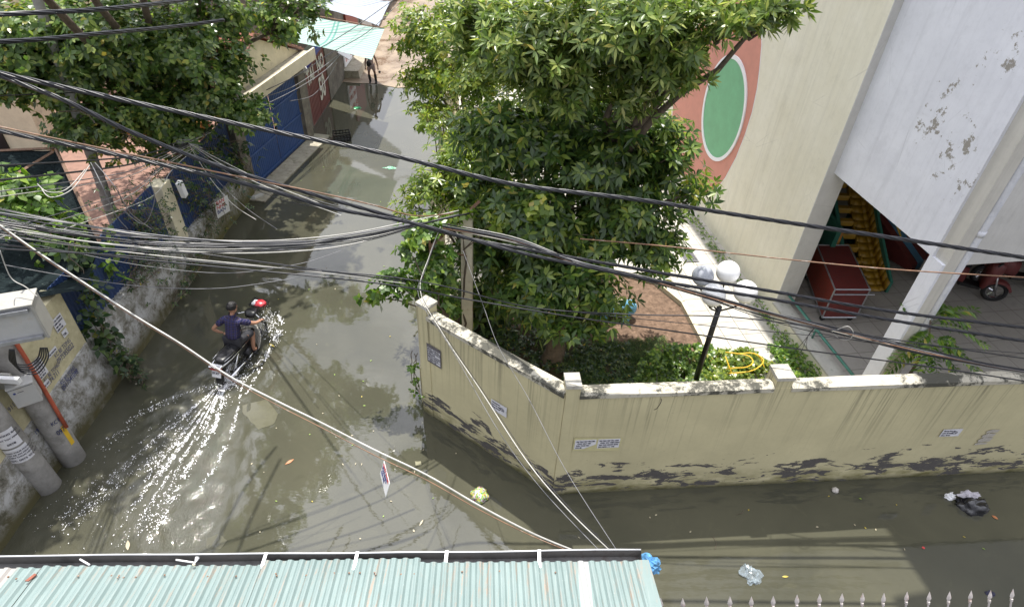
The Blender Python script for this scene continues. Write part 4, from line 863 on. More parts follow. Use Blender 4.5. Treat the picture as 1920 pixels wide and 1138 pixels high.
# big cabinet
cA = WY(4, 648, 5.15); xx = (WY(100, 632, 5.35) - WY(4, 648, 5.15)); xx.z = 0; xx.normalize(); yy_ = Vector((-xx.y, xx.x, 0))
cab = thing('electrical_cabinet', cA, 'large grey steel cabinet on brackets high on the second concrete pole', 'electrical cabinet')
W_ = .46; hC = .50; o_ = cA
rotbox(o_, xx, yy_, W_, .26, hC, 'cabinet_body', M['box_grey'], cab); rotbox(o_ + xx * (W_ + .001) - yy_ * .02, xx, yy_, .03, .30, hC, 'cabinet_door', M['box_beige'], cab); rotbox(o_ + up * hC - xx * .02 - yy_ * .03, xx, yy_, W_ + .06, .33, .02, 'cabinet_roof', M['box_beige'], cab)
for z in (.02, hC - .08): rotbox(o_ - yy_ * .05 - xx * .35 + up * z, xx, yy_, W_ + .33, .045, .05, 'bracket', M['galv'], cab, .003)
cA2 = cA - xx * .85 + up * .05; cb2 = thing('electrical_cabinet', cA2, 'beige cabinet cut by the left edge of the photo beside the larger grey one', 'electrical cabinet'); rotbox(cA2, xx, yy_, .6, .28, .6, 'cabinet_body', M['box_beige'], cb2); rotbox(cA2 + up * .6 - xx * .02, xx, yy_, .64, .3, .02, 'cabinet_roof', M['box_beige'], cb2)
c3 = G(0, 722, 2.15); m = MB(); m.box(c3 + Vector((-.05, 0.1, .0)), (.5, .06, .09)); bk = thing('pole_bracket', c3, 'white steel channel bracket clamped to the papered pole at the left edge', 'bracket'); m.build('channel', M['white_plastic'], bk, bevel=.004)
m = MB(); m.box(c3 + Vector((-.1, .16, -.1)), (.3, .03, .3)); m.build('clamp_plate', M['box_beige'], bk)
# ------------------------------------------------------------------ GATE HOUSE, RED GATE, LANE BUILDINGS
Ga, Gb = Vector((-7.05, 14.75, 0)), Vector((-6.58, 17.85, 0)); gd = (Gb - Ga).normalized(); gn = Vector((gd.y, -gd.x, 0))   # gn towards the lane
gt = thing('gatehouse', Ga, 'cream gabled gatehouse with clay roof tiles over a pair of blue corrugated gates', 'gatehouse')
def gp_(s, o, z): return Ga + gd * s + gn * o + up * z
def gbox(m, s0, s1, o0, o1, z0, z1): return m.hexa([gp_(s0, o0, z0), gp_(s0, o1, z0), gp_(s1, o1, z0), gp_(s1, o0, z0), gp_(s0, o0, z1), gp_(s0, o1, z1), gp_(s1, o1, z1), gp_(s1, o0, z1)])
LG = (Gb - Ga).length
for s_ in (-.42, LG): m = MB(); gbox(m, s_, s_ + .40, -.35, .06, -.3, 2.42); m.build('gate_pillar', M['oldwall'], gt)
m = MB(); gbox(m, -.5, LG + .5, -1.0, .42, 2.42, 2.56); m.build('canopy_slab', M['moss_concrete'], gt)
m = MB(); gbox(m, -.5, LG + .5, .42, .47, 2.36, 2.68); m.build('canopy_edge', M['cream_clean'], gt)
ap = LG * .42; m = MB(); m.prism([gp_(-.45, .0, 2.56), gp_(LG + .42, .0, 2.56), gp_(ap, .0, 3.55)], gn * -.15); m.build('gable_wall', M['cream_clean'], gt)
def slope(s0, z0, s1, z1, name):
    m = MB(); n = 22; dv = (gp_(s1, 0, z1) - gp_(s0, 0, z0)); nn = dv.cross(gn).normalized(); nn = nn if nn.z > 0 else -nn
    for r in range(n):
        a = gp_(s0, 0, z0) + dv * (r / n); b = a + dv * (1.25 / n)
        for c in range(12):
            o0 = .10 - .24 * c; j = random.uniform(-.008, .008); q = [a + gn * o0 + nn * (.035 + j), a + gn * (o0 - .22) + nn * (.035 + j), b + gn * (o0 - .22) + nn * (.005 + j), b + gn * o0 + nn * (.005 + j)]
            m.prism(q, nn * .022)
    o = m.build(name, M['tile_roof'], gt); e = MB(); a = gp_(s0, .06, z0 - .01); b = gp_(s1, .06, z1 - .01); e.hexa([a, a + gn * .05, b + gn * .05, b, a + nn * .05, a + nn * .05 + gn * .05, b + nn * .05 + gn * .05, b + nn * .05]); e.build('verge', M['terracotta'], o)
slope(-.55, 2.56, ap, 3.62, 'tiled_slope'); slope(LG + .55, 2.56, ap + .001, 3.621, 'tiled_slope')
def gleaf(s0, s1, z0, z1, off, mat, name, parent, P_=Ga, D_=gd, N__=gn, pitch=.09):
    m = MB(); n = int((s1 - s0) / (pitch / 4)); prev = None
    for i in range(n + 1):
        s_ = s0 + (s1 - s0) * i / n; dx = (0, .02, .02, 0)[i % 4]; a = P_ + D_ * s_ + N__ * (off + dx); cur = (a + up * z0, a + up * z1)
        if prev: m.quad(prev[0], cur[0], cur[1], prev[1])
        prev = cur
    return m.build(name, mat, parent)
for s0 in (0.02, LG / 2 + .01):
    g_ = gleaf(s0, s0 + LG / 2 - .03, 0.02, 2.3, -.05, M['blue_gate'], 'gate_leaf', gt); m = MB()
    for z in (.1, .85, 1.55, 2.2): gbox(m, s0, s0 + LG / 2 - .03, -.028, -.012, z, z + .05)
    m.build('gate_bars', M['blue_gate'], g_)
m = MB(); m.box(gp_(LG / 2, .0, 1.0), (.05, .08, .18)); m.build('lock', M['black'], gt)
m = MB(); gbox(m, -.6, LG + .5, .0, .55, -.3, .03); tag(m.build('gate_threshold', M['moss_concrete']), 'concrete threshold just breaking the water in front of the blue gates', 'threshold')
# grimy wall with the red lettered gate
R0, R1 = Vector((-6.62, 18.3, 0)), Vector((-6.72, 23.3, 0)); rd = (R1 - R0).normalized(); rn = Vector((rd.y, -rd.x, 0))
rw = thing('lane_wall', R0, 'grimy dark wall holding an oxide red double gate with white painted lettering', 'wall')
wallseg(R0, R0 + rd * .5, -rn, 2.0, .2, 'wall_panel', M['oldwall'], rw); wallseg(R0 + rd * 2.85, R1, -rn, 1.9, .2, 'wall_panel', M['oldwall'], rw); wallseg(R0 + rd * .5, R0 + rd * 2.85, -rn, 2.15, .2, 'wall_panel', M['oldwall'], rw, z0=1.95)
RG = R0 + rd * .5
for s0 in (0.0, 1.18):
    m = MB(); a = RG + rd * s0 - rn * .03; b = a + rd * 1.15; m.hexa([a, a - rn * .03, b - rn * .03, b, a + up * 1.93, a - rn * .03 + up * 1.93, b - rn * .03 + up * 1.93, b + up * 1.93]); g_ = m.build('gate_leaf', M['red_gate'], rw); m = MB()
    for k in range(8): p = a + rd * (.07 + k * .144) + rn * .004; m.tube([p + up * .02, p + up * 1.9], .008, 4)
    m.build('gate_ribs', M['red_gate'], g_)
wp = simple('white_daubed_paint', (0.62, 0.60, 0.54), 0.8, var=0.25)
txt('TAI', .62, RG + rd * .12 + up * 1.28 - rn * .012, rd, up, wp, rw, 'painted_letters', .85, .02); txt('NO', .62, RG + rd * 1.3 + up * 1.28 - rn * .012, rd, up, wp, rw, 'painted_letters', .85, .02)
txt('50', .98, RG + rd * 1.22 + up * .42 - rn * .012, rd, up, wp, rw, 'painted_letters', .72, .03)
m = MB(); m.hexa([RG + Vector((.0, -.4, 1.95)), RG + Vector((.75, -.4, 1.85)), RG + Vector((.75, 2.0, 1.85)), RG + Vector((0, 2.0, 1.95)), RG + Vector((.0, -.4, 1.98)), RG + Vector((.75, -.4, 1.88)), RG + Vector((.75, 2.0, 1.88)), RG + Vector((0, 2.0, 1.98))])
# rolled blue awning
m = MB(); m.tube([RG + Vector((.10, -.35, 2.0)), RG + Vector((.12, .6, 2.12)), RG + Vector((.12, 1.6, 2.2))], .11, 10); aw = thing('rolled_awning', RG + Vector((.1, 0, 2)), 'rolled blue awning tied along the top of the red gate', 'awning'); m.build('rolled_cloth', simple('blue_awning_cloth', (.05, .06, .28), .7), aw, smooth=True); m = MB(); m.tube([RG + Vector((.10, -.42, 1.99)), RG + Vector((.1, -.36, 2.0))], .125, 10); m.build('rolled_end', M['white_plastic'], aw)
m = MB(); m.poly([R1 + rn * .02 + up * 1.15 - rd * .65, R1 + rn * .45 + up * .95 - rd * .75, R1 + rn * .45 + up * .95 - rd * .3, R1 + rn * .02 + up * 1.15 - rd * .2]); o = m.build('lamp_hood', M['white_plastic'])
o.modifiers.new('t', 'SOLIDIFY').thickness = .02; tag(o, 'small white tin hood fixed high beside the red gate', 'lamp hood')
# ledge and sign panels past the wall
m = MB(); m.hexa([(-6.9, 23.3, -.2), (-6.15, 23.35, -.2), (-6.25, 27.5, -.2), (-6.9, 27.5, -.2), (-6.9, 23.3, .28), (-6.2, 23.35, .28), (-6.3, 27.5, .28), (-6.9, 27.5, .28)]); tag(m.build('shop_step', M['moss_concrete']), 'raised grey concrete step at the waterline beyond the red gate', 'step')
sgn = thing('shop_board', (-6.72, 23.5, .3), 'white advertising board with red lettering standing behind the far step', 'sign'); m = MB(); m.box((-6.74, 24.1, 1.0), (.05, 1.1, 1.35)); m.build('board', M['white_trim'], sgn)
txt('BAN VE', .3, (-6.71, 23.62, 1.25), yd, up, M['ink_red'], sgn, bold=.01); txt('MAY BAY', .24, (-6.71, 23.62, .85), yd, up, M['ink_red'], sgn, bold=.01); txt('TAU XE', .3, (-6.71, 23.62, .48), yd, up, M['ink_red'], sgn, bold=.01)
sh_ = thing('shop_row', (-9, 30, 0), 'dark low shopfronts under the tarpaulins on the left of the far lane', 'building')
m = MB(); m.hexa([(-12, 23.5, -.3), (-6.9, 23.5, -.3), (-7.0, 44, -.3), (-12, 44, -.3), (-12, 23.5, 3.4), (-6.9, 23.5, 3.4), (-7.0, 44, 3.4), (-12, 44, 3.4)]); m.build('wall', M['oldwall'], sh_)
for i in range(6): m = MB(); m.box((-6.86, 25.6 + i * 2.4, 1.3), (.08, 1.7, 2.0)); m.build('shutter', M['box_grey'] if i % 2 else M['red_cart_side'], sh_)
def tarp(name, cor, sag, label, mat, nx=24, ny=16):
    t = thing(name, cor[0], label, 'tarpaulin'); m = MB(); a, b, c, d = [Vector(p) for p in cor]
    def P_(u, v_): 
        p = a.lerp(b, u).lerp(d.lerp(c, u), v_); s_ = 4 * u * (1 - u) * 4 * v_ * (1 - v_) ** 1.0 / 1.0; e = (1 - 4 * (v_ - .5) ** 2) * .0
        return p + up * (-sag * s_ + .02 * noise.noise(p * 1.8)) + Vector((0, -.22 * 4 * u * (1 - u) * (v_ - .5) * 1.2, 0))
    g = [[P_(i / nx, j / ny) for j in range(ny + 1)] for i in range(nx + 1)]
    for i in range(nx):
        for j in range(ny): m.quad(g[i][j], g[i + 1][j], g[i + 1][j + 1], g[i][j + 1])
    # stripe axis in local object coords
    o = m.build('sheet', mat, t, smooth=True); return t
zt = 2.55
t1 = tarp('tarpaulin', [G(540, 78, zt), G(697, 113, zt - .1), G(721, 54, zt + .12), G(570, 28, zt)], .22, 'pale green striped tarpaulin slung over the lane in front of the person', M['tarp_g'])
t2 = tarp('tarpaulin', [G(595, 14, 2.7), G(710, 49, 2.7), G(732, 3, 2.8), G(610, -60, 2.8)], .2, 'bluish white tarpaulin furthest up the lane', M['tarp_b'])
for p in (G(721, 54, zt + .12), G(732, 3, 2.8)):
    tag(MB().tube([Vector((-6.8, p.y + .4, zt + .3)), p], .016, 6).build('tarp_pole', M['cable_rust'], smooth=True), 'thin pole holding out the corner of the %s tarpaulin' % ('green' if p.y < 21 else 'white'), 'pole')
# background beyond: houses and trees that close the view and show in the water
def house(x0, x1, y0, y1, h, mat, label, roofm=None, fl=3):
    t = thing('house', ((x0 + x1) / 2, y0, 0), label, 'house'); m = MB(); m.hexa([(x0, y0, -.3), (x1, y0, -.3), (x1, y1, -.3), (x0, y1, -.3), (x0, y0, h), (x1, y0, h), (x1, y1, h), (x0, y1, h)]); m.build('wall', mat, t)
    m = MB(); m.hexa([(x0 - .3, y0 - .3, h), (x1 + .3, y0 - .3, h), (x1 + .3, y1 + .3, h), (x0 - .3, y1 + .3, h), (x0 - .3, y0 - .3, h + .2), (x1 + .3, y0 - .3, h + .2), (x1 + .3, y1 + .3, h + .2), (x0 - .3, y1 + .3, h + .2)]); m.build('roof', roofm or M['moss_concrete'], t)
    for k in range(fl):
        z = 1.3 + k * 2.9
        if z > h - 1: break
        for x in np.arange(x0 + .8, x1 - .9, 1.9):
            w_ = MB().box((x + .3, y0 - .02, z + .4), (1.1, .06, 1.4)).build('window', M['white_trim'], t); MB().box((x + .3, y0 - .06, z + .4), (.92, .03, 1.2)).build('pane', M['slate'], w_)
        for y in np.arange(y0 + 1, y1 - 1, 2.4):
            w_ = MB().box((x1 + .02 if x1 < 0 else x0 - .02, y + .3, z + .4), (.06, 1.1, 1.4)).build('window', M['white_trim'], t); MB().box((x1 + .06 if x1 < 0 else x0 - .06, y + .3, z + .4), (.03, .92, 1.2)).build('pane', M['slate'], w_)
house(-14.5, -9.6, 24.5, 34, 7.5, M['oldwall'], 'tall grey house rising behind the lane shopfronts')
house(-28, -13.0, 21, 27, 3.6, M['cream_clean'], 'low cream courtyard house half hidden behind the street tree', M['tile_roof'], 1)
m = MB(); m.box((-13.44, 15.35, 1.2), (.12, 1.0, 2.2)); 
# ------------------------------------------------------------------ COURTYARD behind the left wall
struct(MB().prism([(-26, 6.5, -.3), (-7.4, 6.5, -.3), (-7.4, 23, -.3), (-26, 23, -.3)], (0, 0, .5)).build('courtyard_ground', M['terracotta']))
hw = thing('courtyard_house', (-10.6, 13, .2), 'cream annex with a dark doorway and teal frame at the left edge of the photo', 'house')
def onx(px, py, X): return WX(px, py, X)
h0 = G(90, 285, .2)
m = MB(); m.hexa([(-19, h0.y, .2), (h0.x, h0.y, .2), (h0.x, h0.y + .9, .2), (-19, h0.y + .9, .2), (-19, h0.y, 3.3), (h0.x, h0.y, 3.3), (h0.x, h0.y + .9, 3.3), (-19, h0.y + .9, 3.3)]); m.build('wall', M['cream_clean'], hw)
m = MB(); m.box((h0.x - 1.55, h0.y - .02, 1.35), (1.0, .06, 2.3)); dd_ = m.build('doorway', M['black'], hw); m = MB(); m.box((h0.x - 2.15, h0.y - .04, 1.35), (.12, .1, 2.3)); m.build('door_frame', M['slide_g'], dd_)
m = MB(); m.hexa([(-19, h0.y - .1, 3.3), (h0.x + .1, h0.y - .1, 3.3), (h0.x + .1, h0.y + 1, 3.3), (-19, h0.y + 1, 3.3), (-19, h0.y - .1, 3.45), (h0.x + .1, h0.y - .1, 3.45), (h0.x + .1, h0.y + 1, 3.45), (-19, h0.y + 1, 3.45)]); m.build('flat_roof', M['moss_concrete'], hw)
a = G(135, 290, .2); b = G(310, 262, .2)
m = MB(); m.hexa([b + Vector((-3, .2, 0)), b + Vector((1.2, .2, 0)), b + Vector((1.2, .5, 0)), b + Vector((-3, .5, 0)), b + Vector((-3, .2, .5)), b + Vector((1.2, .2, .5)), b + Vector((1.2, .5, .5)), b + Vector((-3, .5, .5))]); tag(m.build('planter_wall', M['orange_wall']), 'low ochre orange planter wall at the back of the tiled courtyard', 'planter')
# shade-net lean-to
zn = 2.35
nt_ = thing('shade_net_shed', G(90, 420, 1.5), 'sagging dark green shade-net roof on timber frame beside the stencilled wall', 'shed')
cn = [G(-60, 560, zn), G(72, 562, zn), G(160, 545, zn - .05), G(186, 452, zn + .05), G(105, 280, zn + .25), G(-80, 285, zn + .3)]
ce = sum(cn, Vector()) / 6; m = MB(); NR = 10
ring_ = []
for i in range(6):
    for k in range(6): ring_.append(cn[i].lerp(cn[(i + 1) % 6], k / 6))
gr = []
for r in range(NR + 1):
    f_ = r / NR; gr.append([ce.lerp(q, f_) + up * (-.35 * (1 - f_ ** 2) + .05 * noise.noise(q * 1.1 + Vector((0, 0, f_ * 3)))) for q in ring_])
for r in range(NR):
    for k in range(36): m.quad(gr[r][k], gr[r + 1][k], gr[r + 1][(k + 1) % 36], gr[r][(k + 1) % 36])
m.build('net_roof', M['net'], nt_, smooth=True)
m = MB(); 0 and m.hexa([cn[2] - up * 1.3, cn[2] - up * 1.3 + Vector((-.02, 0, 0)), cn[3] - up * 1.0 + Vector((-.02, 0, 0)), cn[3] - up * 1.0, cn[2], cn[2] + Vector((-.02, 0, 0)), cn[3] + Vector((-.02, 0, 0)), cn[3]])
for (a, b) in (((0, 345), (100, 285)), ((0, 283), (105, 278)), ((105, 280), (186, 452))):
    pa, pb_ = G(*a, zn + .3), G(*b, zn + .28); m = MB(); m.tube([pa, pb_], .03, 4); m.build('rafter', M['timber'], nt_)
for p in cn[4:5]: MB().tube([Vector((p.x - .1, p.y, 0.2)), p], .04, 4).build('post', M['timber'], nt_)
a, b = G(105, 277, zn), G(128, 385, 1.0); MB().tube([a, Vector((a.x + .1, a.y - 1.8, 2.0))], .035, 4).build('ochre_beam', M['orange_wall'], nt_)
# ringed pole behind the wires
t = thing('courtyard_pole', (-9, 12, .2), 'slim ringed grey pole rising out of the terracotta courtyard through the tree', 'pole'); base = WX(222, 440, -9); top = WX(60, -30, -9) + Vector((0, 0, .0)); base.z = .2; top = Vector((top.x, top.y, top.z)); d = (top - base)
pts = [base + d * (i / 60) * 1.35 for i in range(61)]; MB().tube(pts, [(.115 - .0007 * i) * (1.07 if i % 3 == 0 else 1) for i in range(61)], 14).build('ringed_shaft', M['concrete'], t, smooth=True)
# creepers on the left wall and net (parts: stems + leaves)
def creeper(name, pts, sprd, n, per, L, W, mat, label, cat='creeper', stem=.008, grav=0, strands=3, seed=1, el=(-.1, .5), group=None, droop=.2, shape=.5):
    pts = [Vector(p) for p in pts]; t = thing(name, pts[0], label, cat, group); r = np.random.default_rng(seed); sg = [(pts[i + 1] - pts[i]).length for i in range(len(pts) - 1)]; T = sum(sg); m = MB(); P = []; A = []
    def at(d):
        i = 0
        while i < len(sg) - 1 and d > sg[i]: d -= sg[i]; i += 1
        return pts[i].lerp(pts[i + 1], min(1, d / max(1e-6, sg[i])))
    for s_ in range(strands):
        o = Vector(r.normal(size=3) * sprd * .5); q = []
        for i in range(14): o = o * .85 + Vector(r.normal(size=3) * sprd * .35); q.append(at(T * i / 13) + o)
        m.tube(q, stem, 4)
    m.build('stems', M['bark'], t)
    for _ in range(n):
        p = at(r.random() * T) + Vector(r.normal(size=3) * np.array([sprd, sprd, sprd * .8])); P.append(p); A.append(Vector(r.normal(size=3) * .5) + Vector((.35, -.1, .8)))
    leaves('leaves', np.array([tuple(p) for p in P]), np.array([tuple(a) for a in A]), per, L, W, mat, t, el, droop, shape); return t
xw_ = -7.05
creeper('creeper', [WX(130, 450, xw_), WX(165, 540, xw_ + .1), WX(175, 600, xw_ + .15), WX(215, 660, xw_ + .2), WX(232, 690, xw_ + .2)], .11, 120, 3, .15, .10, M['leaf_shade'], 'creeper with heart-shaped leaves hanging down the blue sheets nearest the camera', seed=3)
creeper('creeper', [WX(0, 340, -8.2), WX(60, 380, -8.0), WX(100, 430, -7.8), WX(150, 470, -7.5), WX(185, 500, -7.3)], .2, 150, 4, .16, .11, M['leaf_vine'], 'broad-leaved creeper sprawling over the dark shade net', seed=4)
creeper('creeper', [WX(10, 345, -8.4), WX(60, 375, -8.2)], .22, 90, 4, .17, .12, M['leaf_vine'], 'sunlit heap of vine leaves at the left edge over the net shed', seed=5)
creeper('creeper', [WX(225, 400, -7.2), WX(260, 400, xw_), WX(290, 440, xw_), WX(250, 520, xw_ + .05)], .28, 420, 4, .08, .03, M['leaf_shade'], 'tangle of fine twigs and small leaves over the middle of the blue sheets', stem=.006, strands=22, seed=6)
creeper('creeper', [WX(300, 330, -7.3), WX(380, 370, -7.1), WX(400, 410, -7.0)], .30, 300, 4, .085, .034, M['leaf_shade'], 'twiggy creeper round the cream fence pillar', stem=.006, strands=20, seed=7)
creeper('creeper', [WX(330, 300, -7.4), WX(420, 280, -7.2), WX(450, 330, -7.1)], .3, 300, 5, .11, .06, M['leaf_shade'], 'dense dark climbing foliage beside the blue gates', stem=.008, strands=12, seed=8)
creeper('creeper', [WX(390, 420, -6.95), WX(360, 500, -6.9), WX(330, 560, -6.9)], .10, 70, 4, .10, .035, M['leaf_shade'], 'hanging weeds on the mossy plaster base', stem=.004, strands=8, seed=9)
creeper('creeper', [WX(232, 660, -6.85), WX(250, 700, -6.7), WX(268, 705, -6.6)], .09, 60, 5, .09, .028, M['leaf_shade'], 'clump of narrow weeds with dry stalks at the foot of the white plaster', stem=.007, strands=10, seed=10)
creeper('creeper', [WX(150, 215, -8.9), WX(200, 235, -8.7), WX(250, 250, -8.6), WX(310, 265, -8.4)], .42, 330, 6, .14, .07, M['leaf_left'], 'low leafy branches shading the terracotta tiles', stem=.01, strands=8, seed=11)
# ------------------------------------------------------------------ GARDEN PLANTS AND OBJECTS
def ground_leaves(name, poly, n, h, per, L, W, mat, label, seed=0, cat='ground cover', z0=zg):
    r = np.random.default_rng(seed); xs = [p[0] for p in poly]; ys = [p[1] for p in poly]; P = []
    def ins(x, y):
        c = False; j = len(poly) - 1
        for i in range(len(poly)):
            if (poly[i][1] > y) != (poly[j][1] > y) and x < (poly[j][0] - poly[i][0]) * (y - poly[i][1]) / (poly[j][1] - poly[i][1]) + poly[i][0]: c = not c
            j = i
        return c
    while len(P) < n:
        x, y = r.uniform(min(xs), max(xs)), r.uniform(min(ys), max(ys))
        if ins(x, y):
            hh = h * (0.4 + 0.6 * max(0, noise.noise(Vector((x * 1.7, y * 1.7, seed))) + .5)); 
            if noise.noise(Vector((x * 3, y * 3, seed + 5))) > -.35: P.append((x, y, z0 + r.random() ** .6 * hh))
    P = np.array(P); A = np.tile([0, -.1, 1.0], (n, 1)) + r.normal(0, .35, (n, 3)); o = leaves(name, P, A, per, L, W, mat, None, (-.1, .6), .2, .42)
    return tag(o, label, cat, kind='stuff')
def gg(px, py): p = G(px, py, zg + .15); return (p.x, p.y)
ground_leaves('vine_cover', [gg(1180, 735), gg(1200, 680), gg(1250, 660), gg(1330, 665), gg(1340, 735)], 900, .45, 4, .085, .06, M['leaf_vine'], 'thick low ivy-like plants filling the bed at the foot of the black lamp post', 1)
ground_leaves('vine_cover', [gg(1310, 735), gg(1320, 665), gg(1400, 655), gg(1450, 680), gg(1472, 722)], 800, .35, 4, .085, .065, M['leaf_lime'], 'bright sunlit creeper growing over the yellow chair frame', 2)
ground_leaves('path_weeds', [gg(1285, 395), gg(1310, 400), gg(1420, 545), gg(1470, 610), gg(1540, 700), gg(1500, 700), gg(1430, 590), gg(1370, 510)], 330, .14, 4, .055, .03, M['leaf_vine'], 'weeds sprouting along the joint between paving and cream wall', 3)
ground_leaves('path_weeds', [gg(1440, 640), gg(1480, 640), gg(1540, 705), gg(1480, 712)], 260, .3, 4, .07, .045, M['leaf_vine'], 'rank weeds heaped at the near end of the paved path', 4)
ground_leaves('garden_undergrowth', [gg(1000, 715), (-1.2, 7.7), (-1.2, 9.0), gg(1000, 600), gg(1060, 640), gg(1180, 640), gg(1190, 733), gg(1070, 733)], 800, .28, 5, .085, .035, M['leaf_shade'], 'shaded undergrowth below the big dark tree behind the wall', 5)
ground_leaves('grass', [gg(1050, 733), gg(1070, 640), gg(1250, 625), gg(1280, 735)], 3000, .10, 5, .10, .008, M['grass'], 'rough grass growing in the shaded corner of the garden', 6, 'grass')
ground_leaves('vine_cover', [gg(760, 560), gg(860, 560), gg(870, 620), gg(960, 680), gg(980, 650), gg(930, 560), gg(860, 500)], 200, .3, 4, .12, .09, M['leaf_shade'], 'large dark leaves along the inside of the short wall', 7)
# hanging plant outside wall end
creeper('wall_sprig', [G(778, 660, 1.1), G(775, 690, .9), G(780, 720, .6), G(785, 740, .5)], .05, 18, 3, .09, .06, M['leaf_vine'], 'small green sprig growing out of the lane end of the cream wall', 'plant', seed=21)
# pinnate sapling over wall at right
t = thing('pinnate_sapling', (6.9, 7.6, zg), 'young tree with feathery pinnate leaves leaning over the long cream wall', 'sapling')
P = []; A = []; m = MB(); top_ = WY(1745, 600, 7.5)
pts, rr = limb((7.0, 7.75, zg), top_, .035, .012, .02, 8, .03); m.tube(pts, rr, 7); m.build('stem', M['bark'], t, smooth=True); m = MB(); V_ = []; Fs = []
def leaflet(p, d, nrm_, L, W):
    d = d.normalized(); w_ = d.cross(nrm_).normalized(); n = len(V_); V_.extend([tuple(p), tuple(p + d * L * .5 + w_ * W / 2), tuple(p + d * L - up * L * .15), tuple(p + d * L * .5 - w_ * W / 2), tuple(p + d * L * .5 - nrm_ * L * .05)]); Fs.append((n, n + 1, n + 2, n + 4)); Fs.append((n, n + 4, n + 2, n + 3))
fr_ = []
for (sx_, sy_, ex, ey, Y0, Y1) in ((1745, 600, 1700, 570, 7.6, 7.7), (1745, 600, 1790, 575, 7.5, 7.7), (1745, 605, 1815, 600, 7.5, 7.4), (1745, 610, 1850, 640, 7.4, 7.2), (1745, 620, 1690, 640, 7.5, 7.6), (1745, 640, 1670, 690, 7.4, 7.4), (1750, 640, 1855, 715, 7.3, 6.85), (1750, 650, 1820, 740, 7.3, 6.75), (1740, 650, 1760, 735, 7.3, 6.8), (1740, 640, 1715, 720, 7.35, 7.0), (1750, 630, 1790, 690, 7.3, 7.0), (1745, 620, 1700, 665, 7.5, 7.3), (1745, 600, 1760, 560, 7.6, 7.8), (1750, 640, 1800, 650, 7.3, 7.1), (1745, 610, 1830, 575, 7.5, 7.6), (1745, 640, 1735, 700, 7.3, 6.95), (1750, 650, 1835, 685, 7.3, 6.95), (1745, 630, 1680, 670, 7.4, 7.3), (1745, 600, 1725, 580, 7.6, 7.9)):
    a, b = WY(sx_, sy_, Y0), WY(ex, ey, Y1); d = b - a; n = 13; pts = [a + d * i / n + up * (.10 * math.sin(PI * min(1, i / n * 1.1)) - .06 * (i / n) ** 2) for i in range(n + 1)]; m.tube(pts, .005, 4)
    side = d.cross(up).normalized()
    for i in range(2, n + 1):
        dd = (pts[i] - pts[i - 1]).normalized()
        for s_ in (-1, 1): leaflet(pts[i], dd * .45 + side * s_ + up * random.uniform(-.15, .1), (up + Vector((random.gauss(0, .2), random.gauss(0, .2), 0))).normalized(), random.uniform(.13, .175) * (1 if i < n else .8), .05)
    leaflet(pts[-1], d.normalized(), up, .12, .035)
m.build('leaf_stalks', M['leaf_vine'], t); npmesh('crown', np.array(V_), np.array(Fs), M['leaf_vine'], t)
# lamp with opal globes
lb = G(1297, 735, zg); lt = Vector((lb.x, lb.y, 2.3)); lp = thing('garden_lamp', lb, 'black garden lamp post carrying a cluster of five round globes', 'lamp')
m = MB(); m.tube([lb, lb + up * 1.1, lt], [.05, .046, .042], 16); m.lathe(lb, [(.0, .02), (.11, .02), (.11, 0)], 16); m.build('post', M['black'], lp, smooth=True)
zs_ = {(1365, 510): 2.75, (1398, 547): 2.55, (1318, 517): 2.62, (1338, 553): 2.62, (1352, 566): 2.3}
for i, ((px, py), z_) in enumerate(list(zs_.items())[:4]):
    r_ = ray(px, py); tt = (lb.y + (.28, -.02, .1, -.2)[i]) / r_[1]; c = Vector((0, 0, H)) + Vector(r_) * tt; rad = .185 if i != 2 else .17
    m = MB(); q = c - up * rad * 1.05; m.tube([lt - up * .1, (lt - up * .1).lerp(q, .6) - up * .05, q - up * .06, q + up * .02], .014, 8); m.lathe(q, [(.0, -.02), (.05, -.02), (.06, .03), (0, .03)], 14); m.build('arm', M['black'], lp, smooth=True)
    MB().sphere(c, rad, 32, 20).build('globe', M['globe_grey'] if i == 2 else M['globe'], lp, smooth=True, label='clouded grey globe' if i == 2 else None)
# drain grate
g0 = G(1288, 478, zg); dg = thing('drain_grate', g0, 'dark slotted drain grate set in the paving by the cream wall', 'drain'); m = MB()
RR = Matrix((U, Vv, up)).transposed(); m.box(g0 + up * .004, (.62, .36, .008), RR); m.build('recess', M['black'], dg); m = MB()
for i in range(13): m.box(g0 + U * (-.28 + i * .0467) + up * .012, (.018, .30, .012), RR)
for s_ in (-.17, 0, .17): m.box(g0 + Vv * s_ + up * .013, (.62, .03, .014), RR)
m.build('bars', M['galv'], dg)
# steel post with rusty bracket
sp0 = Vector((-.81, 8.75, zg)); sp = thing('steel_post', sp0, 'rust-streaked cream steel post standing behind the short wall with a tilted rusty bracket', 'post'); tp = 3.15
rustp = simple('rust_streaked_cream_steel', (.68, .63, .5), .6, var=.15, scale=3, dirt=(.30, .14, .06)); m = MB(); m.box(sp0 + up * (tp - zg) / 2, (.035, .20, tp - zg)); m.build('web', rustp, sp); m = MB()
for s_ in (-.095, .095): m.box(sp0 + Vector((0, s_, (tp - zg) / 2)), (.19, .012, tp - zg))
m.build('flanges', rustp, sp); m = MB(); a, b = sp0 + Vector((.18, .3, tp - zg + .12)), sp0 + Vector((-.55, -.5, tp - zg - .30)); m.tube([a, b], .035, 4); m.build('bracket', M['cable_rust'], sp)
m = MB(); m.tube([b + Vector((-.0, .0, -.15)), b + Vector((0, 0, .22))], .018, 6); m.build('pin', M['cable_rust'], sp); m = MB(); m.tube([sp0 + Vector((0, -.12, tp - zg - .7)), b], .012, 6); m.build('stay', M['cable_rust'], sp)
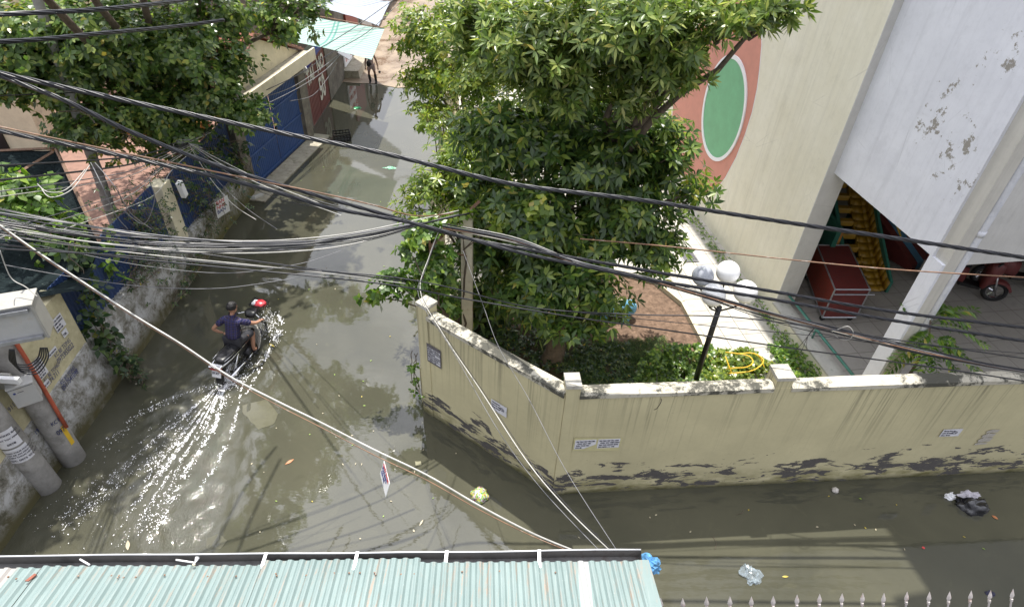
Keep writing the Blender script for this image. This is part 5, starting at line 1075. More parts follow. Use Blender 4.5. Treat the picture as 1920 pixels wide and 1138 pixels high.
# pot, blue toy, yellow chair frame
pt_ = thing('flower_pot', G(1042, 672, zg), 'white square planter at the foot of the big dark tree', 'planter'); c = G(1040, 668, zg) + up * .13; m = MB(); s0, s1, hh = .13, .17, .13
m.hexa([c + Vector(q) for q in ((-s0, -s0, -hh), (s0, -s0, -hh), (s0, s0, -hh), (-s0, s0, -hh), (-s1, -s1, hh), (s1, -s1, hh), (s1, s1, hh), (-s1, s1, hh))]); m.build('planter', M['white_trim'], pt_, bevel=.01); MB().box(c + up * (hh + .002), (.29, .29, .01)).build('potting_soil', M['dark_soil'], pt_)
tb = G(1150, 590, zg); ty = thing('toy_boat', tb, 'pale blue plastic ride-on toy standing on the bare soil behind the tree', 'ride-on toy'); m = MB(); m.sphere(tb + up * .20, (.38, .22, .2), 24, 12); m.sphere(tb + Vector((.28, -.05, .25)), (.16, .15, .18), 18, 10); m.sphere(tb + Vector((-.25, .02, .36)), (.15, .18, .12), 18, 10); m.build('body', M['toy_blue'], ty, smooth=True)
m = MB(); m.sphere(tb + Vector((0, .0, .36)), (.2, .12, .05), 18, 8); m.build('seat', M['cream_clean'], ty, smooth=True)
for s_ in ((.22, -.2), (-.22, -.2), (.22, .2), (-.22, .2)): MB().lathe(tb + Vector((s_[0], s_[1], .08)), [(0, -.03), (.08, -.03), (.08, .03), (0, .03)], 16, 'Y').build('wheel', M['toy_blue'], ty)
yc = G(1390, 690, zg + .3); yt = thing('yellow_frame', yc, 'bent yellow tube frame of an old chair sunk in the bright creeper', 'chair frame'); m = MB()
def loop(pts, r, m=m, sm=4):
    q = []
    P4 = [Vector(p) for p in pts]
    for i in range(len(P4) - 1):
        p0, p1, p2, p3 = P4[max(i - 1, 0)], P4[i], P4[i + 1], P4[min(i + 2, len(P4) - 1)]
        for k in range(sm):
            t_ = k / sm; q.append(.5 * ((2 * p1) + (p2 - p0) * t_ + (2 * p0 - 5 * p1 + 4 * p2 - p3) * t_ ** 2 + (3 * p1 - p0 - 3 * p2 + p3) * t_ ** 3))
    q.append(P4[-1]); m.tube(q, r, 8)
gz = lambda px, py, z: G(px, py, zg + z)
loop([gz(1362, 692, .25), gz(1372, 690, .45), gz(1400, 688, .48), gz(1412, 678, .48), gz(1400, 666, .46), gz(1360, 660, .42)], .011); loop([gz(1366, 700, .3), gz(1400, 697, .38), gz(1420, 690, .4), gz(1432, 676, .42), gz(1420, 664, .42)], .011)
m.build('arm_tubes', M['yellow'], yt, smooth=True); m = MB(); loop([gz(1360, 668, .4), gz(1368, 690, .3), gz(1376, 712, .1)], .012, m); loop([gz(1380, 664, .42), gz(1410, 662, .42), gz(1426, 672, .38), gz(1434, 694, .2)], .012, m); m.build('legs', M['yellow'], yt, smooth=True)
# ------------------------------------------------------------------ INSIDE THE OPEN GROUND FLOOR
kb = B(0.1, .95, .36); ct = thing('play_cart', kb, 'dark red boxy cart on castors with pale metal edges behind the green handrail', 'cart')
P0 = G(1541, 600, .46); P1 = G(1604, 597, .46); ex = (P1 - P0); wx = ex.length; ex.normalize(); ey = Vector((-ex.y, ex.x, 0)) ; ey = (Vector((-.35, .94, 0))).normalized()
wx = .72; dy = 1.6; hz_ = .72
m = MB(); o_ = Vector((6.35, 9.9, .50)); ex = Vector((.99, .08, 0)).normalized(); ey = Vector((.12, .99, 0)).normalized()
def cb_(a, b, c): return o_ + ex * a + ey * b + up * c
def cbox(m, a0, a1, b0, b1, c0, c1): return m.hexa([cb_(a0, b0, c0), cb_(a1, b0, c0), cb_(a1, b1, c0), cb_(a0, b1, c0), cb_(a0, b0, c1), cb_(a1, b0, c1), cb_(a1, b1, c1), cb_(a0, b1, c1)])
cbox(m, 0, wx, 0, dy, 0, hz_); m.build('box_body', M['dark_red'], ct); m = MB(); cbox(m, -.004, 0.0, .02, dy - .02, .02, hz_ - .02); m.build('side_sheet', M['red_cart_side'], ct, label='brighter red side sheet')  # one side of the box covered in a brighter red than its body
m = MB(); e = .018
for (a0, b0, c0, a1, b1, c1) in ((0, 0, 0, 0, 0, hz_), (wx, 0, 0, wx, 0, hz_), (0, 0, hz_, wx, 0, hz_), (0, 0, 0, wx, 0, 0), (0, 0, hz_, 0, dy, hz_), (wx, 0, hz_, wx, dy, hz_), (0, 0, 0, 0, dy, 0), (0, dy, hz_, wx, dy, hz_)): m.tube([cb_(a0, b0, c0), cb_(a1, b1, c1)], e, 4)
m.tube([cb_(0.0, -.06, hz_ - .08), cb_(wx + .1, -.06, hz_ - .08)], .014, 6); m.build('edge_frame', M['galv'], ct)
for a0, b0 in ((.05, .08), (wx - .08, .08), (.05, dy - .1), (wx - .08, dy - .1)):
    cs = MB().lathe(cb_(a0, b0, -.08), [(0, -.02), (.055, -.02), (.055, .02), (0, .02)], 14, 'Y').build('castor', M['rubber'], ct); MB().box(cb_(a0, b0, -.02), (.04, .05, .05)).build('castor_fork', M['galv'], cs)
# slide
sl = thing('play_slide', (8.0, 12, .36), 'yellow plastic playground slide and steps with teal side panels in the open ground floor', 'slide')
s0_, s1_ = G(1640, 545, .42), G(1600, 330, 1.9); D = s1_ - s0_; sd_ = Vector((D.y, -D.x, 0)).normalized(); m = MB(); n = 16; hw_ = .22; prev = None
for i in range(n + 1):
    f_ = i / n; c = s0_ + Vector((D.x, D.y, 0)) * f_; c.z = .42 + 1.5 * (f_ ** 1.25); prof = [(-hw_, .22), (-hw_ * .9, .03), (-hw_ * .5, 0), (hw_ * .5, 0), (hw_ * .9, .03), (hw_, .22), (hw_ + .04, .22)]
    cur = [c + sd_ * a + up * b for a, b in prof]
    if prev:
        for k in range(6): m.quad(prev[k], prev[k + 1], cur[k + 1], cur[k])
    prev = cur
o = m.build('chute', M['slide_y'], sl, smooth=True); o.modifiers.new('t', 'SOLIDIFY').thickness = .03
m = MB()
for i in range(9):
    c = s0_ + D * (i / 9) - sd_ * .42; c.z = .45 + i * .17; m.box(c, (.32, .16, .13), Matrix.Rotation(math.atan2(sd_.y, sd_.x), 3, 'Z'))
st_ = m.build('steps', M['slide_y'], sl, bevel=.02)
for off, w_, mt, nm in ((-.70, .08, 'slide_g', 'side_panel'), (.25, .06, 'slide_g', 'side_panel')):
    m = MB(); a = s0_ + sd_ * off; b = s1_ + sd_ * off; a.z = .38; m.prism([a, Vector((b.x, b.y, .38)), Vector((b.x, b.y, 2.2)), a.lerp(b, .5) * 1.0 + up * .25, a + up * .28], sd_ * w_); m.build(nm, M[mt], sl)
m = MB(); a = s0_ + D * .5 - sd_ * 1.05; a.z = 1.0; m.box(a, (.1, 1.6, 1.4), Matrix.Rotation(math.atan2(D.y, D.x) - PI / 2, 3, 'Z')); m.build('leafy_panel', M['slide_g'], sl, label='green embossed end panel'); m = MB(); m.box(a + sd_ * .15 - up * .1, (.1, 1.3, 1.2), Matrix.Rotation(math.atan2(D.y, D.x) - PI / 2, 3, 'Z')); m.build('orange_panel', M['orange_wall'], sl)
bs = G(1710, 480, .45); bl_ = thing('climbing_toy', bs, 'blue and red striped climbing toy with a yellow ladder deep in the shade', 'climbing frame')
R2 = Matrix.Rotation(.5, 3, 'Z')
for i in range(5): MB().hexa([bs + R2 @ Vector(q) for q in ((-.55 + i * .22, -.35, -.05), (-.35 + i * .22, -.35, -.05), (-.35 + i * .22, .9, -.05), (-.55 + i * .22, .9, -.05), (-.55 + i * .22, -.35, .12), (-.35 + i * .22, -.35, .12), (-.35 + i * .22, .9, .75), (-.55 + i * .22, .9, .75))]).build('stripe_board', M['play_blue'] if i % 2 else M['dark_red'], bl_)
m = MB()
for i in range(6): m.tube([bs + R2 @ Vector((-.5, .3 + i * .14, .65 + i * .13)), bs + R2 @ Vector((.45, .3 + i * .14, .65 + i * .13))], .018, 6)
for x in (-.5, 0, .45): m.tube([bs + R2 @ Vector((x, .2, .55)), bs + R2 @ Vector((x, 1.1, 1.4))], .02, 6)
m.build('ladder', M['yellow'], bl_)
# parked scooter
W0 = G(1853, 563, .36); W0.z = .36
def wheel_parts(root, c, R_, w_, hubmat, spokes=5, axis='X', wire=False):
    wh = MB().torus(c, R_ - w_ / 2, w_ / 2, 36, 10, axis, 1.0).build('tyre', M['rubber'], root, smooth=True); m = MB(); rr = R_ - w_
    m.lathe(c, [(rr, -.02), (rr + .012, -.02), (rr + .012, .02), (rr, .02), (rr, -.02)], 36, axis); m.lathe(c, [(0, -.045), (.04, -.045), (.045, 0), (.04, .045), (0, .045)], 16, axis)
    for i in range(spokes):
        a = 2 * PI * i / spokes + .3
        for s_ in ((-.02, .02) if wire else (0,)):
            q = Vector((s_, math.cos(a) * rr, math.sin(a) * rr)); p = Vector((s_ * 1.5, math.cos(a + (.4 if wire else 0)) * .035, math.sin(a + (.4 if wire else 0)) * .035)); m.tube([c + p, c + q], .0022 if wire else .016, 4)
    m.build('rim', hubmat, wh, smooth=False); return wh
sc = thing('parked_scooter', (0, 0, 0), 'dark red scooter with a five-spoke alloy wheel parked at the right edge', 'scooter')
wheel_parts(sc, Vector((0, .62, .25)), .25, .10, M['chrome'], 5)
wheel_parts(sc, Vector((0, -.62, .25)), .25, .11, M['chrome'], 5)
m = MB(); 
for i in range(14):
    a0, a1 = PI * (.12 + .66 * i / 14), PI * (.12 + .66 * (i + 1) / 14); f = lambda a, x, r: Vector((x, .62 + math.cos(a) * r, .25 + math.sin(a) * r)); m.quad(f(a0, -.07, .29), f(a0, .07, .29), f(a1, .07, .29), f(a1, -.07, .29)); m.quad(f(a0, .07, .29), f(a0, .085, .24), f(a1, .085, .24), f(a1, .07, .29)); m.quad(f(a0, -.085, .24), f(a0, -.07, .29), f(a1, -.07, .29), f(a1, -.085, .24))
m.build('front_fender', M['dark_red'], sc, smooth=True); m = MB(); m.tube([(.075, .62, .25), (.075, .52, .55), (.04, .42, .8)], .022, 8); m.tube([(-.075, .62, .25), (-.075, .52, .55), (-.04, .42, .8)], .022, 8); m.build('fork', M['chrome'], sc, smooth=True)
def loft(m, secs, n=16):   # secs: (y, zc, half width, half height) superellipse
    prev = None; base = len(m.v)
    for (y, zc, a, b) in secs:
        for k in range(n):
            t_ = 2 * PI * k / n; c_, s_ = math.cos(t_), math.sin(t_); e = .7; m.v.append((a * abs(c_) ** e * (1 if c_ >= 0 else -1), y, zc + b * abs(s_) ** e * (1 if s_ >= 0 else -1)))
    for i in range(len(secs) - 1):
        for k in range(n): k2 = (k + 1) % n; m.f.append((base + i * n + k, base + i * n + k2, base + (i + 1) * n + k2, base + (i + 1) * n + k))
    m.f.append(tuple(base + k for k in reversed(range(n)))); m.f.append(tuple(base + (len(secs) - 1) * n + k for k in range(n))); return m
loft(MB(), [(.28, .62, .20, .34), (.36, .62, .19, .36), (.45, .70, .12, .28), (.55, .78, .07, .12)]).build('leg_shield', M['dark_red'], sc, smooth=True)
loft(MB(), [(.3, .30, .14, .05), (-.1, .30, .14, .06)]).build('footboard', M['black'], sc); loft(MB(), [(-.05, .5, .14, .20), (-.3, .55, .17, .20), (-.7, .62, .14, .14), (-.9, .68, .07, .06)]).build('rear_cowl', M['dark_red'], sc, smooth=True)
loft(MB(), [(-.05, .74, .11, .05), (-.3, .78, .14, .06), (-.8, .80, .11, .05)]).build('seat', M['seat'], sc, smooth=True); loft(MB(), [(.38, 1.0, .14, .07), (.46, 1.02, .12, .08), (.54, 1.0, .07, .05)]).build('headlight_cowl', M['dark_red'], sc, smooth=True)
m = MB(); m.tube([(-.33, .30, 1.02), (-.15, .42, 1.0), (.15, .42, 1.0), (.33, .30, 1.02)], .02, 8); m.build('handlebar', M['black'], sc, smooth=True)
for s_ in (-1, 1): m = MB(); m.tube([(s_ * .24, .35, 1.02), (s_ * .28, .33, 1.16)], .006, 6); m.sphere((s_ * .29, .33, 1.2), (.05, .012, .035), 12, 8); m.build('mirror', M['black'], sc, smooth=True)
dirs = Vector((W0.x, W0.y, 0)); ang = math.radians(-112)
sc.rotation_euler = (0, 0, ang); fwd_ = Vector((-math.sin(ang), math.cos(ang), 0)); pz = W0 - fwd_ * .62; sc.location = (pz.x, pz.y, .36)
s2 = copy_tree(sc); s2['label'] = 'second dark scooter cut by the right edge behind the red one'; s2.location = (sc.location.x + 1.3, sc.location.y + .35, .36); s2.rotation_euler = (0, 0, ang + .25)
# ------------------------------------------------------------------ FOREGROUND ROOF, GUTTER, SPIKED FENCE
zr = 3.0
ga, gb_ = G(-160, 1050, zr), G(1200, 1036, zr); rdv = (gb_ - ga); RL = rdv.length; rdv.normalize(); rback = Vector((rdv.y, -rdv.x, 0))   # towards the camera
sl_ = math.tan(math.radians(12.4))
def RP(s, t, h=0.0): return ga + rdv * s + rback * t + up * (t * sl_ + h)
rf = thing('tin_roof', RP(RL / 2, 1, 0), 'faded mint green corrugated tin roof with a dull metal gutter along the bottom of the photo', 'roof')
seams = [0.0, 1.15, 1.30, 3.55, 4.85, 6.2, 7.6, RL + .0]
s_cut = [G(88, 1062, zr), G(500, 1050, zr), G(790, 1048, zr)]
ss = sorted([(p - ga).dot(rdv) for p in s_cut]); ed = [0] + ss + [RL - .02]
pit = .104
for i in range(len(ed) - 1):
    a, b = ed[i] - (.02 if i else 0), ed[i + 1]; m = MB(); prev = None; n = int((b - a) / pit * 6); dh = .004 * i + .0
    off_ = (.10, .085, .055, .095, .08)[i % 5]; skew = (.0, .03, -.025, 0.015, 0)[i % 5]
    prof = (0, .019, .022, .019, 0, 0)
    for k in range(n + 1):
        s_ = a + k * pit / 6; hh = prof[k % 6] + dh
        if s_ > b: break
        cur = [RP(s_ + skew * 0, off_ + skew * (s_ - a) * .3, hh), RP(s_, 1.0, hh), RP(s_, 3.4, hh)]
        if prev:
            for q in range(2): m.quad(prev[q], cur[q], cur[q + 1], prev[q + 1])
        prev = cur
    o = m.build('roof_sheet', M['roof'], rf); o.modifiers.new('t', 'SOLIDIFY').thickness = .002
m = MB(); m.hexa([RP(RL - .06, .10, .03), RP(RL + .05, .10, .03), RP(RL + .05, 3.4, .03), RP(RL - .06, 3.4, .03), RP(RL - .06, .10, .036), RP(RL + .05, .10, .036), RP(RL + .05, 3.4, .036), RP(RL - .06, 3.4, .036)])
m.hexa([RP(RL + .045, .10, -.12), RP(RL + .052, .10, -.12), RP(RL + .052, 3.4, -.12), RP(RL + .045, 3.4, -.12), RP(RL + .045, .10, .034), RP(RL + .052, .10, .034), RP(RL + .052, 3.4, .034), RP(RL + .045, 3.4, .034)]); m.build('edge_flashing', M['roof'], rf)
def gpt(s, t, z): return ga + rdv * s + rback * t + up * z
m = MB(); n = 30
def gw_(s): return .012 * noise.noise(Vector((s * .9, 3, 0)))
pr = None
for i in range(n + 1):
    s_ = (RL + .0) * i / n; cur = [gpt(s_, gw_(s_), .05), gpt(s_, gw_(s_) + .002, -.07), gpt(s_, .115, -.07), gpt(s_, .12, -.005)]
    if pr:
        for k in range(3): m.quad(pr[k], cur[k], cur[k + 1], pr[k + 1])
    pr = cur
gu = m.build('gutter', M['gutter'], rf); gu.modifiers.new('t', 'SOLIDIFY').thickness = .003
MB().tube([gpt(RL * i / n, gw_(RL * i / n) - .002, .052) for i in range(n + 1)], .0085, 6).build('gutter_lip', M['gutter_lip'], gu, smooth=True)
MB().poly([gpt(RL, gw_(RL), .05), gpt(RL, 0, -.07), gpt(RL, .12, -.07), gpt(RL, .12, 0)]).build('end_cap', M['gutter'], gu)
for px in (498, 668, 835, 1008): s_ = (G(px, 1045, zr) - ga).dot(rdv); m = MB(); m.hexa([gpt(s_, -.01, .056), gpt(s_ + .028, -.01, .056), gpt(s_ + .02, .16, .045), gpt(s_ - .01, .16, .045), gpt(s_, -.01, .06), gpt(s_ + .028, -.01, .06), gpt(s_ + .02, .16, .05), gpt(s_ - .01, .16, .05)]); m.build('gutter_strap', M['gutter_lip'], rf)
m = MB()
for i in range(42):
    s_ = random.uniform(.3, RL - .2); t_ = random.choice((.2, .22, .95)); m.lathe(RP(s_, t_, .026), [(0, .008), (.006, .007), (.009, 0)], 8)
tag(m.build('roof_screws', M['cable_rust'], rf), kind='stuff')
# litter in the gutter
for i, (px, py, q) in enumerate(((150, 1048, .13), (330, 1049, .2), (960, 1046, 0))):
    if q:
        c = G(px, py, zr + .03); m = MB(); m.tube([c, c + Vector((q * .9, -.02 if i else -.05, .005))], .009, 6); tag(m.build('plastic_pipe_offcut', M['white_plastic'], smooth=True), ('short white pipe offcut poking over the gutter near the left corner', 'white pipe offcut lying in the gutter beside the shuttlecock')[i], 'pipe')
c = G(367, 1052, zr + .07); sk = thing('shuttlecock', c, 'worn white shuttlecock resting on the edge of the gutter', 'shuttlecock'); MB().sphere(c + Vector((-.004, -.03, 0)), .014, 14, 8).build('cork', M['cream_clean'], sk, smooth=True)
m = MB()
for i in range(14):
    a = 2 * PI * i / 14; d = Vector((math.cos(a) * .35, 1, math.sin(a) * .35)).normalized(); b = c + Vector((0, -.02, 0)); w_ = d.cross(Vector((math.cos(a), 0, math.sin(a)))).normalized() * .007; m.quad(b, b + d * .035 - w_, b + d * .065, b + d * .035 + w_)
m.build('feathers', M['white_trim'], sk)
c = RP((G(45, 1090, zr + .1) - ga).dot(rdv), .25, .03); tag(MB().prism([c, c + Vector((.03, .0, 0)), c + Vector((.065, .06, .0)), c + Vector((.04, .07, 0))], (0, 0, .012)).build('brick_chip', M['tile_roof']), 'small orange chip of brick lying on the left of the tin roof', 'brick chip')
# spiked fence
fz = 2.0; fa, fb = G(1236, 1121, fz), G(1902, 1104, fz); fdir = (fb - fa).normalized(); fperp = Vector((fdir.y, -fdir.x, 0))
fn_ = thing('spiked_fence', (fa.x, fa.y, 0), 'row of pale rusty spearhead fence spikes rising at the bottom right of the photo', 'fence')
rs = simple('pale_rusting_spike_paint', (.48, .44, .42), .6, var=.2, scale=20, dirt=(.36, .17, .12)); xs_ = (1238, 1280, 1324, 1368, 1409, 1450, 1494, 1536, 1578, 1617, 1658, 1700, 1743, 1781, 1821, 1858, 1898, 1940)
first = None
AX = (G(1578, 1115, fz) - G(1583, 1143, fz - .13)); AX = (AX.normalized() * .6 + up * .4).normalized(); AW = fdir; AN = AX.cross(AW).normalized()
def spike(o_):
    m = MB(); m.tube([o_ - AX * .70, o_ - AX * .15], .0095, 8); m.tube([o_ - AX * .165, o_ - AX * .135], .0155, 8)
    base = len(m.v)
    for (z, w_) in [(-.14, .006), (-.10, .027), (-.075, .025), (0, .001)]:
        for (cx_, cy_) in ((1, 0), (0, .3), (-1, 0), (0, -.3)): m.v.append(tuple(o_ + AW * w_ * cx_ + AN * w_ * cy_ + AX * z))
    for i in range(3):
        for k in range(4): k2 = (k + 1) % 4; m.f.append((base + i * 4 + k, base + i * 4 + k2, base + (i + 1) * 4 + k2, base + (i + 1) * 4 + k))
    return m
for i, px in enumerate(xs_):
    p = fa + fdir * (G(px, 1120 - 17 * (px - 1238) / 664., fz) - fa).dot(fdir) + up * random.uniform(-.012, .012); r_ = worg(fn_)
    if first is None: first = spike(p).build('spike', rs, fn_); fp = p
    else:
        c = first.copy(); COL.objects.link(c); c.parent = fn_; c.location = first.location + (p - fp)
        c.rotation_euler = (0, 0, 0)
m = MB(); 
for z in (-.45, -1.3): a = fa + fdir * -.2 + AX * z; b = fb + fdir * .8 + AX * z; m.tube([a, b], .016, 6)
m.build('rails', rs, fn_); m = MB()
for i in range(18): p = fa + fdir * (i * .235); m.tube([p + AX * -.7, p + AX * -.7 + up * -1.2], .009, 5)
tag(m.build('lower_bars', rs, fn_), kind='stuff')
# ------------------------------------------------------------------ FIGURES
def skinmesh(nodes, edges, root=0, sub=2):
    me = bpy.data.meshes.new('s'); me.from_pydata([n[0] for n in nodes], edges, []); ob = bpy.data.objects.new('s', me); COL.objects.link(ob)
    md = ob.modifiers.new('Skin', 'SKIN'); md.use_smooth_shade = True; md.branch_smoothing = .6
    if not me.skin_vertices: me.skin_vertices.new() if hasattr(me.skin_vertices, 'new') else None
    sv = me.skin_vertices[0].data
    for i, n in enumerate(nodes):
        r = n[1] if hasattr(n[1], '__len__') else (n[1], n[1]); sv[i].radius = r; sv[i].use_root = (i == root)
    ss_ = ob.modifiers.new('Sub', 'SUBSURF'); ss_.levels = sub; ss_.render_levels = sub
    bpy.context.view_layer.update(); m2 = bpy.data.meshes.new_from_object(ob.evaluated_get(bpy.context.evaluated_depsgraph_get()))
    V = [tuple(v_.co) for v_ in m2.vertices]; Fc = [tuple(p.vertices) for p in m2.polygons]; bpy.data.objects.remove(ob); return V, Fc
class FB(MB):
    def add(s, VF):
        n = len(s.v); s.v += VF[0]; s.f += [tuple(i + n for i in f) for f in VF[1]]; return s
def hand(m, wrist, d, pn, s_=1.0, curl=.5, thumb=1):
    """palm and five bent fingers: d forward, pn palm normal (side the fingers curl to)"""
    d = Vector(d).normalized(); pn = Vector(pn); pn = (pn - d * pn.dot(d)).normalized(); sd2 = d.cross(pn).normalized() * thumb; w0 = Vector(wrist)
    nodes = [(tuple(w0), (.027 * s_, .02 * s_)), (tuple(w0 + d * .045 * s_), (.036 * s_, .016 * s_)), (tuple(w0 + d * .085 * s_), (.038 * s_, .014 * s_))]; m.add(skinmesh(nodes, [(0, 1), (1, 2)], 0, 1))
    for k, (o_, L_) in enumerate(((-.029, .066), (-.010, .074), (.010, .070), (.028, .055))):
        b = w0 + d * .085 * s_ - sd2 * o_ * s_; pts = [b]; dd = d.copy()
        for j in range(3): ang_ = curl * (.5 + .35 * j); dd = (dd * math.cos(ang_) + pn * math.sin(ang_)).normalized(); pts.append(pts[-1] + dd * L_ * s_ * (.45, .32, .23)[j])
        m.tube(pts, [.0092 * s_, .0088 * s_, .0082 * s_, .006 * s_], 7)
    b = w0 + d * .03 * s_ + sd2 * .03 * s_; m.tube([b, b + (sd2 * .7 + d * .6) * .035 * s_, b + (sd2 * .75 + d * 1.2 + pn * .3) * .045 * s_, b + (sd2 * .6 + d * 1.5 + pn * .6) * .055 * s_], [.012 * s_, .011 * s_, .0095 * s_, .007 * s_], 7)
def head(m, c, f, s_=1.0):
    """skull, jaw, nose, ears, eyes and mouth relief; f = facing direction"""
    f = Vector(f).normalized(); r_ = f.cross(up).normalized(); u_ = r_.cross(f); c = Vector(c); R_ = Matrix((r_, f, u_)).transposed()
    def el(o, rad, seg=18, rg=12):
        t_ = MB(); t_.sphere((0, 0, 0), rad, seg, rg); n = len(m.v); m.v += [tuple(c + R_ @ (Vector(q) + Vector(o)) * s_) for q in t_.v]; m.f += [tuple(i + n for i in ff) for ff in t_.f]
    el((0, 0, .02), (.076, .095, .095)); el((0, .02, -.045), (.062, .072, .07)); el((0, .093, -.015), (.012, .02, .028), 10, 8); el((0, .08, -.055), (.024, .012, .007), 10, 6)
    for s in (-1, 1): el((s * .078, -.005, -.01), (.01, .022, .032), 10, 8); el((s * .03, .083, .012), (.014, .008, .007), 10, 6)
def hairmesh(c, f, s_=1.0):
    f = Vector(f).normalized(); r_ = f.cross(up).normalized(); u_ = r_.cross(f); c = Vector(c); R_ = Matrix((r_, f, u_)).transposed(); t_ = MB(); t_.sphere((0, 0, 0), 1, 40, 26); m = MB()
    rd_ = random.Random(4); vv = []
    for q in t_.v:
        q = Vector(q); low = q.z < -.35 + max(0, q.y) * 1.25; k = 1.0 + .07 * noise.noise(q * 3) + .13 * noise.noise(Vector((q.x * 9, q.y * 9, q.z * 3))) + .015 * rd_.random()
        if low: k = .80
        vv.append(tuple(c + R_ @ Vector((q.x * .088 * k, q.y * .108 * k - .004, q.z * .112 * k + .022)) * s_))
    m.v = vv; m.f = t_.f; return m
# ---- motorbike in local space: forward +Y, wheels touch z = 0
mb_ = thing('motorbike', (0, 0, 0), 'cream and black step-through motorbike ploughing through the flood water', 'motorbike')
def wheel(y): wheel_parts(mb_, Vector((0, y, .29)), .29, .075, M['chrome'], 28, 'X', True)
wheel(-.62); wheel(.66)
def fender(y, a0, a1, R_, w_, mat, name):
    m = MB(); n = 16
    for i in range(n):
        A_, B_ = a0 + (a1 - a0) * i / n, a0 + (a1 - a0) * (i + 1) / n; f = lambda a, x, r: Vector((x, y + math.cos(a) * r, .29 + math.sin(a) * r))
        m.quad(f(A_, -w_, R_), f(A_, w_, R_), f(B_, w_, R_), f(B_, -w_, R_)); m.quad(f(A_, w_, R_), f(A_, w_ + .012, R_ - .05), f(B_, w_ + .012, R_ - .05), f(B_, w_, R_)); m.quad(f(A_, -w_ - .012, R_ - .05), f(A_, -w_, R_), f(B_, -w_, R_), f(B_, -w_ - .012, R_ - .05))
    o = m.build(name, mat, mb_, smooth=False); o.modifiers.new('t', 'SOLIDIFY').thickness = .004
fender(.66, .35, 2.6, .325, .06, M['box_grey'], 'front_mudguard'); fender(-.62, .9, 3.3, .34, .07, M['black'], 'rear_mudguard')
m = MB()
for s in (-1, 1): m.tube([(s * .075, .66, .29), (s * .075, .60, .55), (s * .05, .52, .78)], .022, 8)
m.build('fork', M['chrome'], mb_, smooth=True)
# leg shield: curved cream panel with wings folded back
m = MB(); nx_, nz_ = 12, 8; g = []
for i in range(nx_ + 1):
    x = -1 + 2 * i / nx_; row = []
    for j in range(nz_ + 1):
        z = j / nz_; wdt = .30 * (1 - .42 * abs(z - .45) ** 1.5 * 1.6) * (1 if z < .8 else 1 - (z - .8) * 1.6); row.append(Vector((x * wdt, .52 - .20 * abs(x) ** 1.6 - .16 * (1 - z) ** 1.3 * 1.0 + .0, .30 + .58 * z)))
    g.append(row)
for i in range(nx_):
    for j in range(nz_): m.quad(g[i][j], g[i + 1][j], g[i + 1][j + 1], g[i][j + 1])
o = m.build('leg_shield', M['bike_cream'], mb_, smooth=True); o.modifiers.new('t', 'SOLIDIFY').thickness = .012
m = MB(); m.prism([(.285, .33, .60), (.295, .30, .64), (.29, .33, .70), (.275, .38, .68), (.275, .385, .62)], (.02, .008, 0)); m.build('shield_vent', M['black'], mb_)
loft(MB(), [(.50, .93, .06, .06), (.58, .97, .12, .085), (.66, .95, .11, .08), (.72, .93, .06, .05)]).build('headlight_cowl', M['black'], mb_, smooth=True)
MB().sphere((0, .70, .93), (.075, .04, .06), 18, 10).build('headlight', M['white_plastic'], mb_, smooth=True)
loft(MB(), [(.40, .99, .07, .03), (.50, 1.02, .14, .05), (.60, 1.01, .12, .05)]).build('speedometer_cowl', M['black'], mb_, smooth=True)
m = MB(); m.tube([(-.35, .36, .98), (-.24, .44, 1.0), (-.1, .52, 1.01), (.1, .52, 1.01), (.24, .44, 1.0), (.35, .36, .98)], .016, 8); m.build('handlebar', M['chrome'], mb_, smooth=True)
for s in (-1, 1):
    m = MB(); m.tube([(s * .25, .435, 1.0), (s * .365, .35, .98)], .021, 10); m.tube([(s * .22, .50, 1.0), (s * .34, .44, .98)], .006, 6); m.build('grip', M['rubber'], mb_, smooth=True)
m = MB(); m.tube([(-.22, .46, 1.01), (-.28, .5, 1.12), (-.30, .47, 1.2)], .006, 6); m.sphere((-.30, .46, 1.24), (.055, .016, .05), 14, 10); m.build('mirror', M['black'], mb_, smooth=True)
loft(MB(), [(.45, .50, .05, .12), (.2, .42, .055, .10), (-.05, .48, .06, .12)]).build('frame_spine', M['black'], mb_, smooth=True)
loft(MB(), [(.22, .62, .10, .03), (.12, .68, .13, .05), (-.15, .72, .14, .055), (-.5, .74, .145, .06), (-.76, .77, .12, .05), (-.82, .78, .08, .03)]).build('seat', M['seat'], mb_, smooth=True)
m = MB(); m.tube([(-.15, -.3, .755), (-.152, -.6, .775), (-.13, -.80, .80)], .006, 6); m.tube([(.15, -.3, .755), (.152, -.6, .775), (.13, -.80, .80)], .006, 6); m.build('seat_trim', M['chrome'], mb_, smooth=True)
loft(MB(), [(.02, .52, .11, .10), (-.2, .56, .13, .12), (-.55, .60, .13, .10), (-.85, .66, .10, .06)]).build('side_cover', M['black'], mb_, smooth=True)
m = MB(); m.tube([(.145, .1, .66), (.155, -.3, .68), (.155, -.62, .70), (.12, -.92, .73), (-.12, -.92, .73), (-.155, -.62, .70), (-.155, -.3, .68)], .015, 8); m.build('grab_rail', M['chrome'], mb_, smooth=True)
m = MB(); m.box((0, -.93, .745), (.26, .12, .035)); m.build('tail_rack', M['chrome'], mb_, bevel=.01); m = MB(); m.box((0, -.945, .695), (.24, .07, .05)); m.build('tail_light', M['red_plastic'], mb_, bevel=.012)
m = MB(); R3 = Matrix.Rotation(math.radians(-18), 3, 'X'); m.box((0, -.97, .56), (.20, .008, .15), R3); pl_ = m.build('number_plate', M['white_trim'], mb_)
txt('29 X7', .062, (-.085, -.972 - .012, .575), (1, 0, 0), R3 @ Vector((0, 0, 1)), M['ink'], pl_, bold=.002); txt('0499', .075, (-.088, -.955 - .012, .505), (1, 0, 0), R3 @ Vector((0, 0, 1)), M['ink'], pl_, bold=.002)
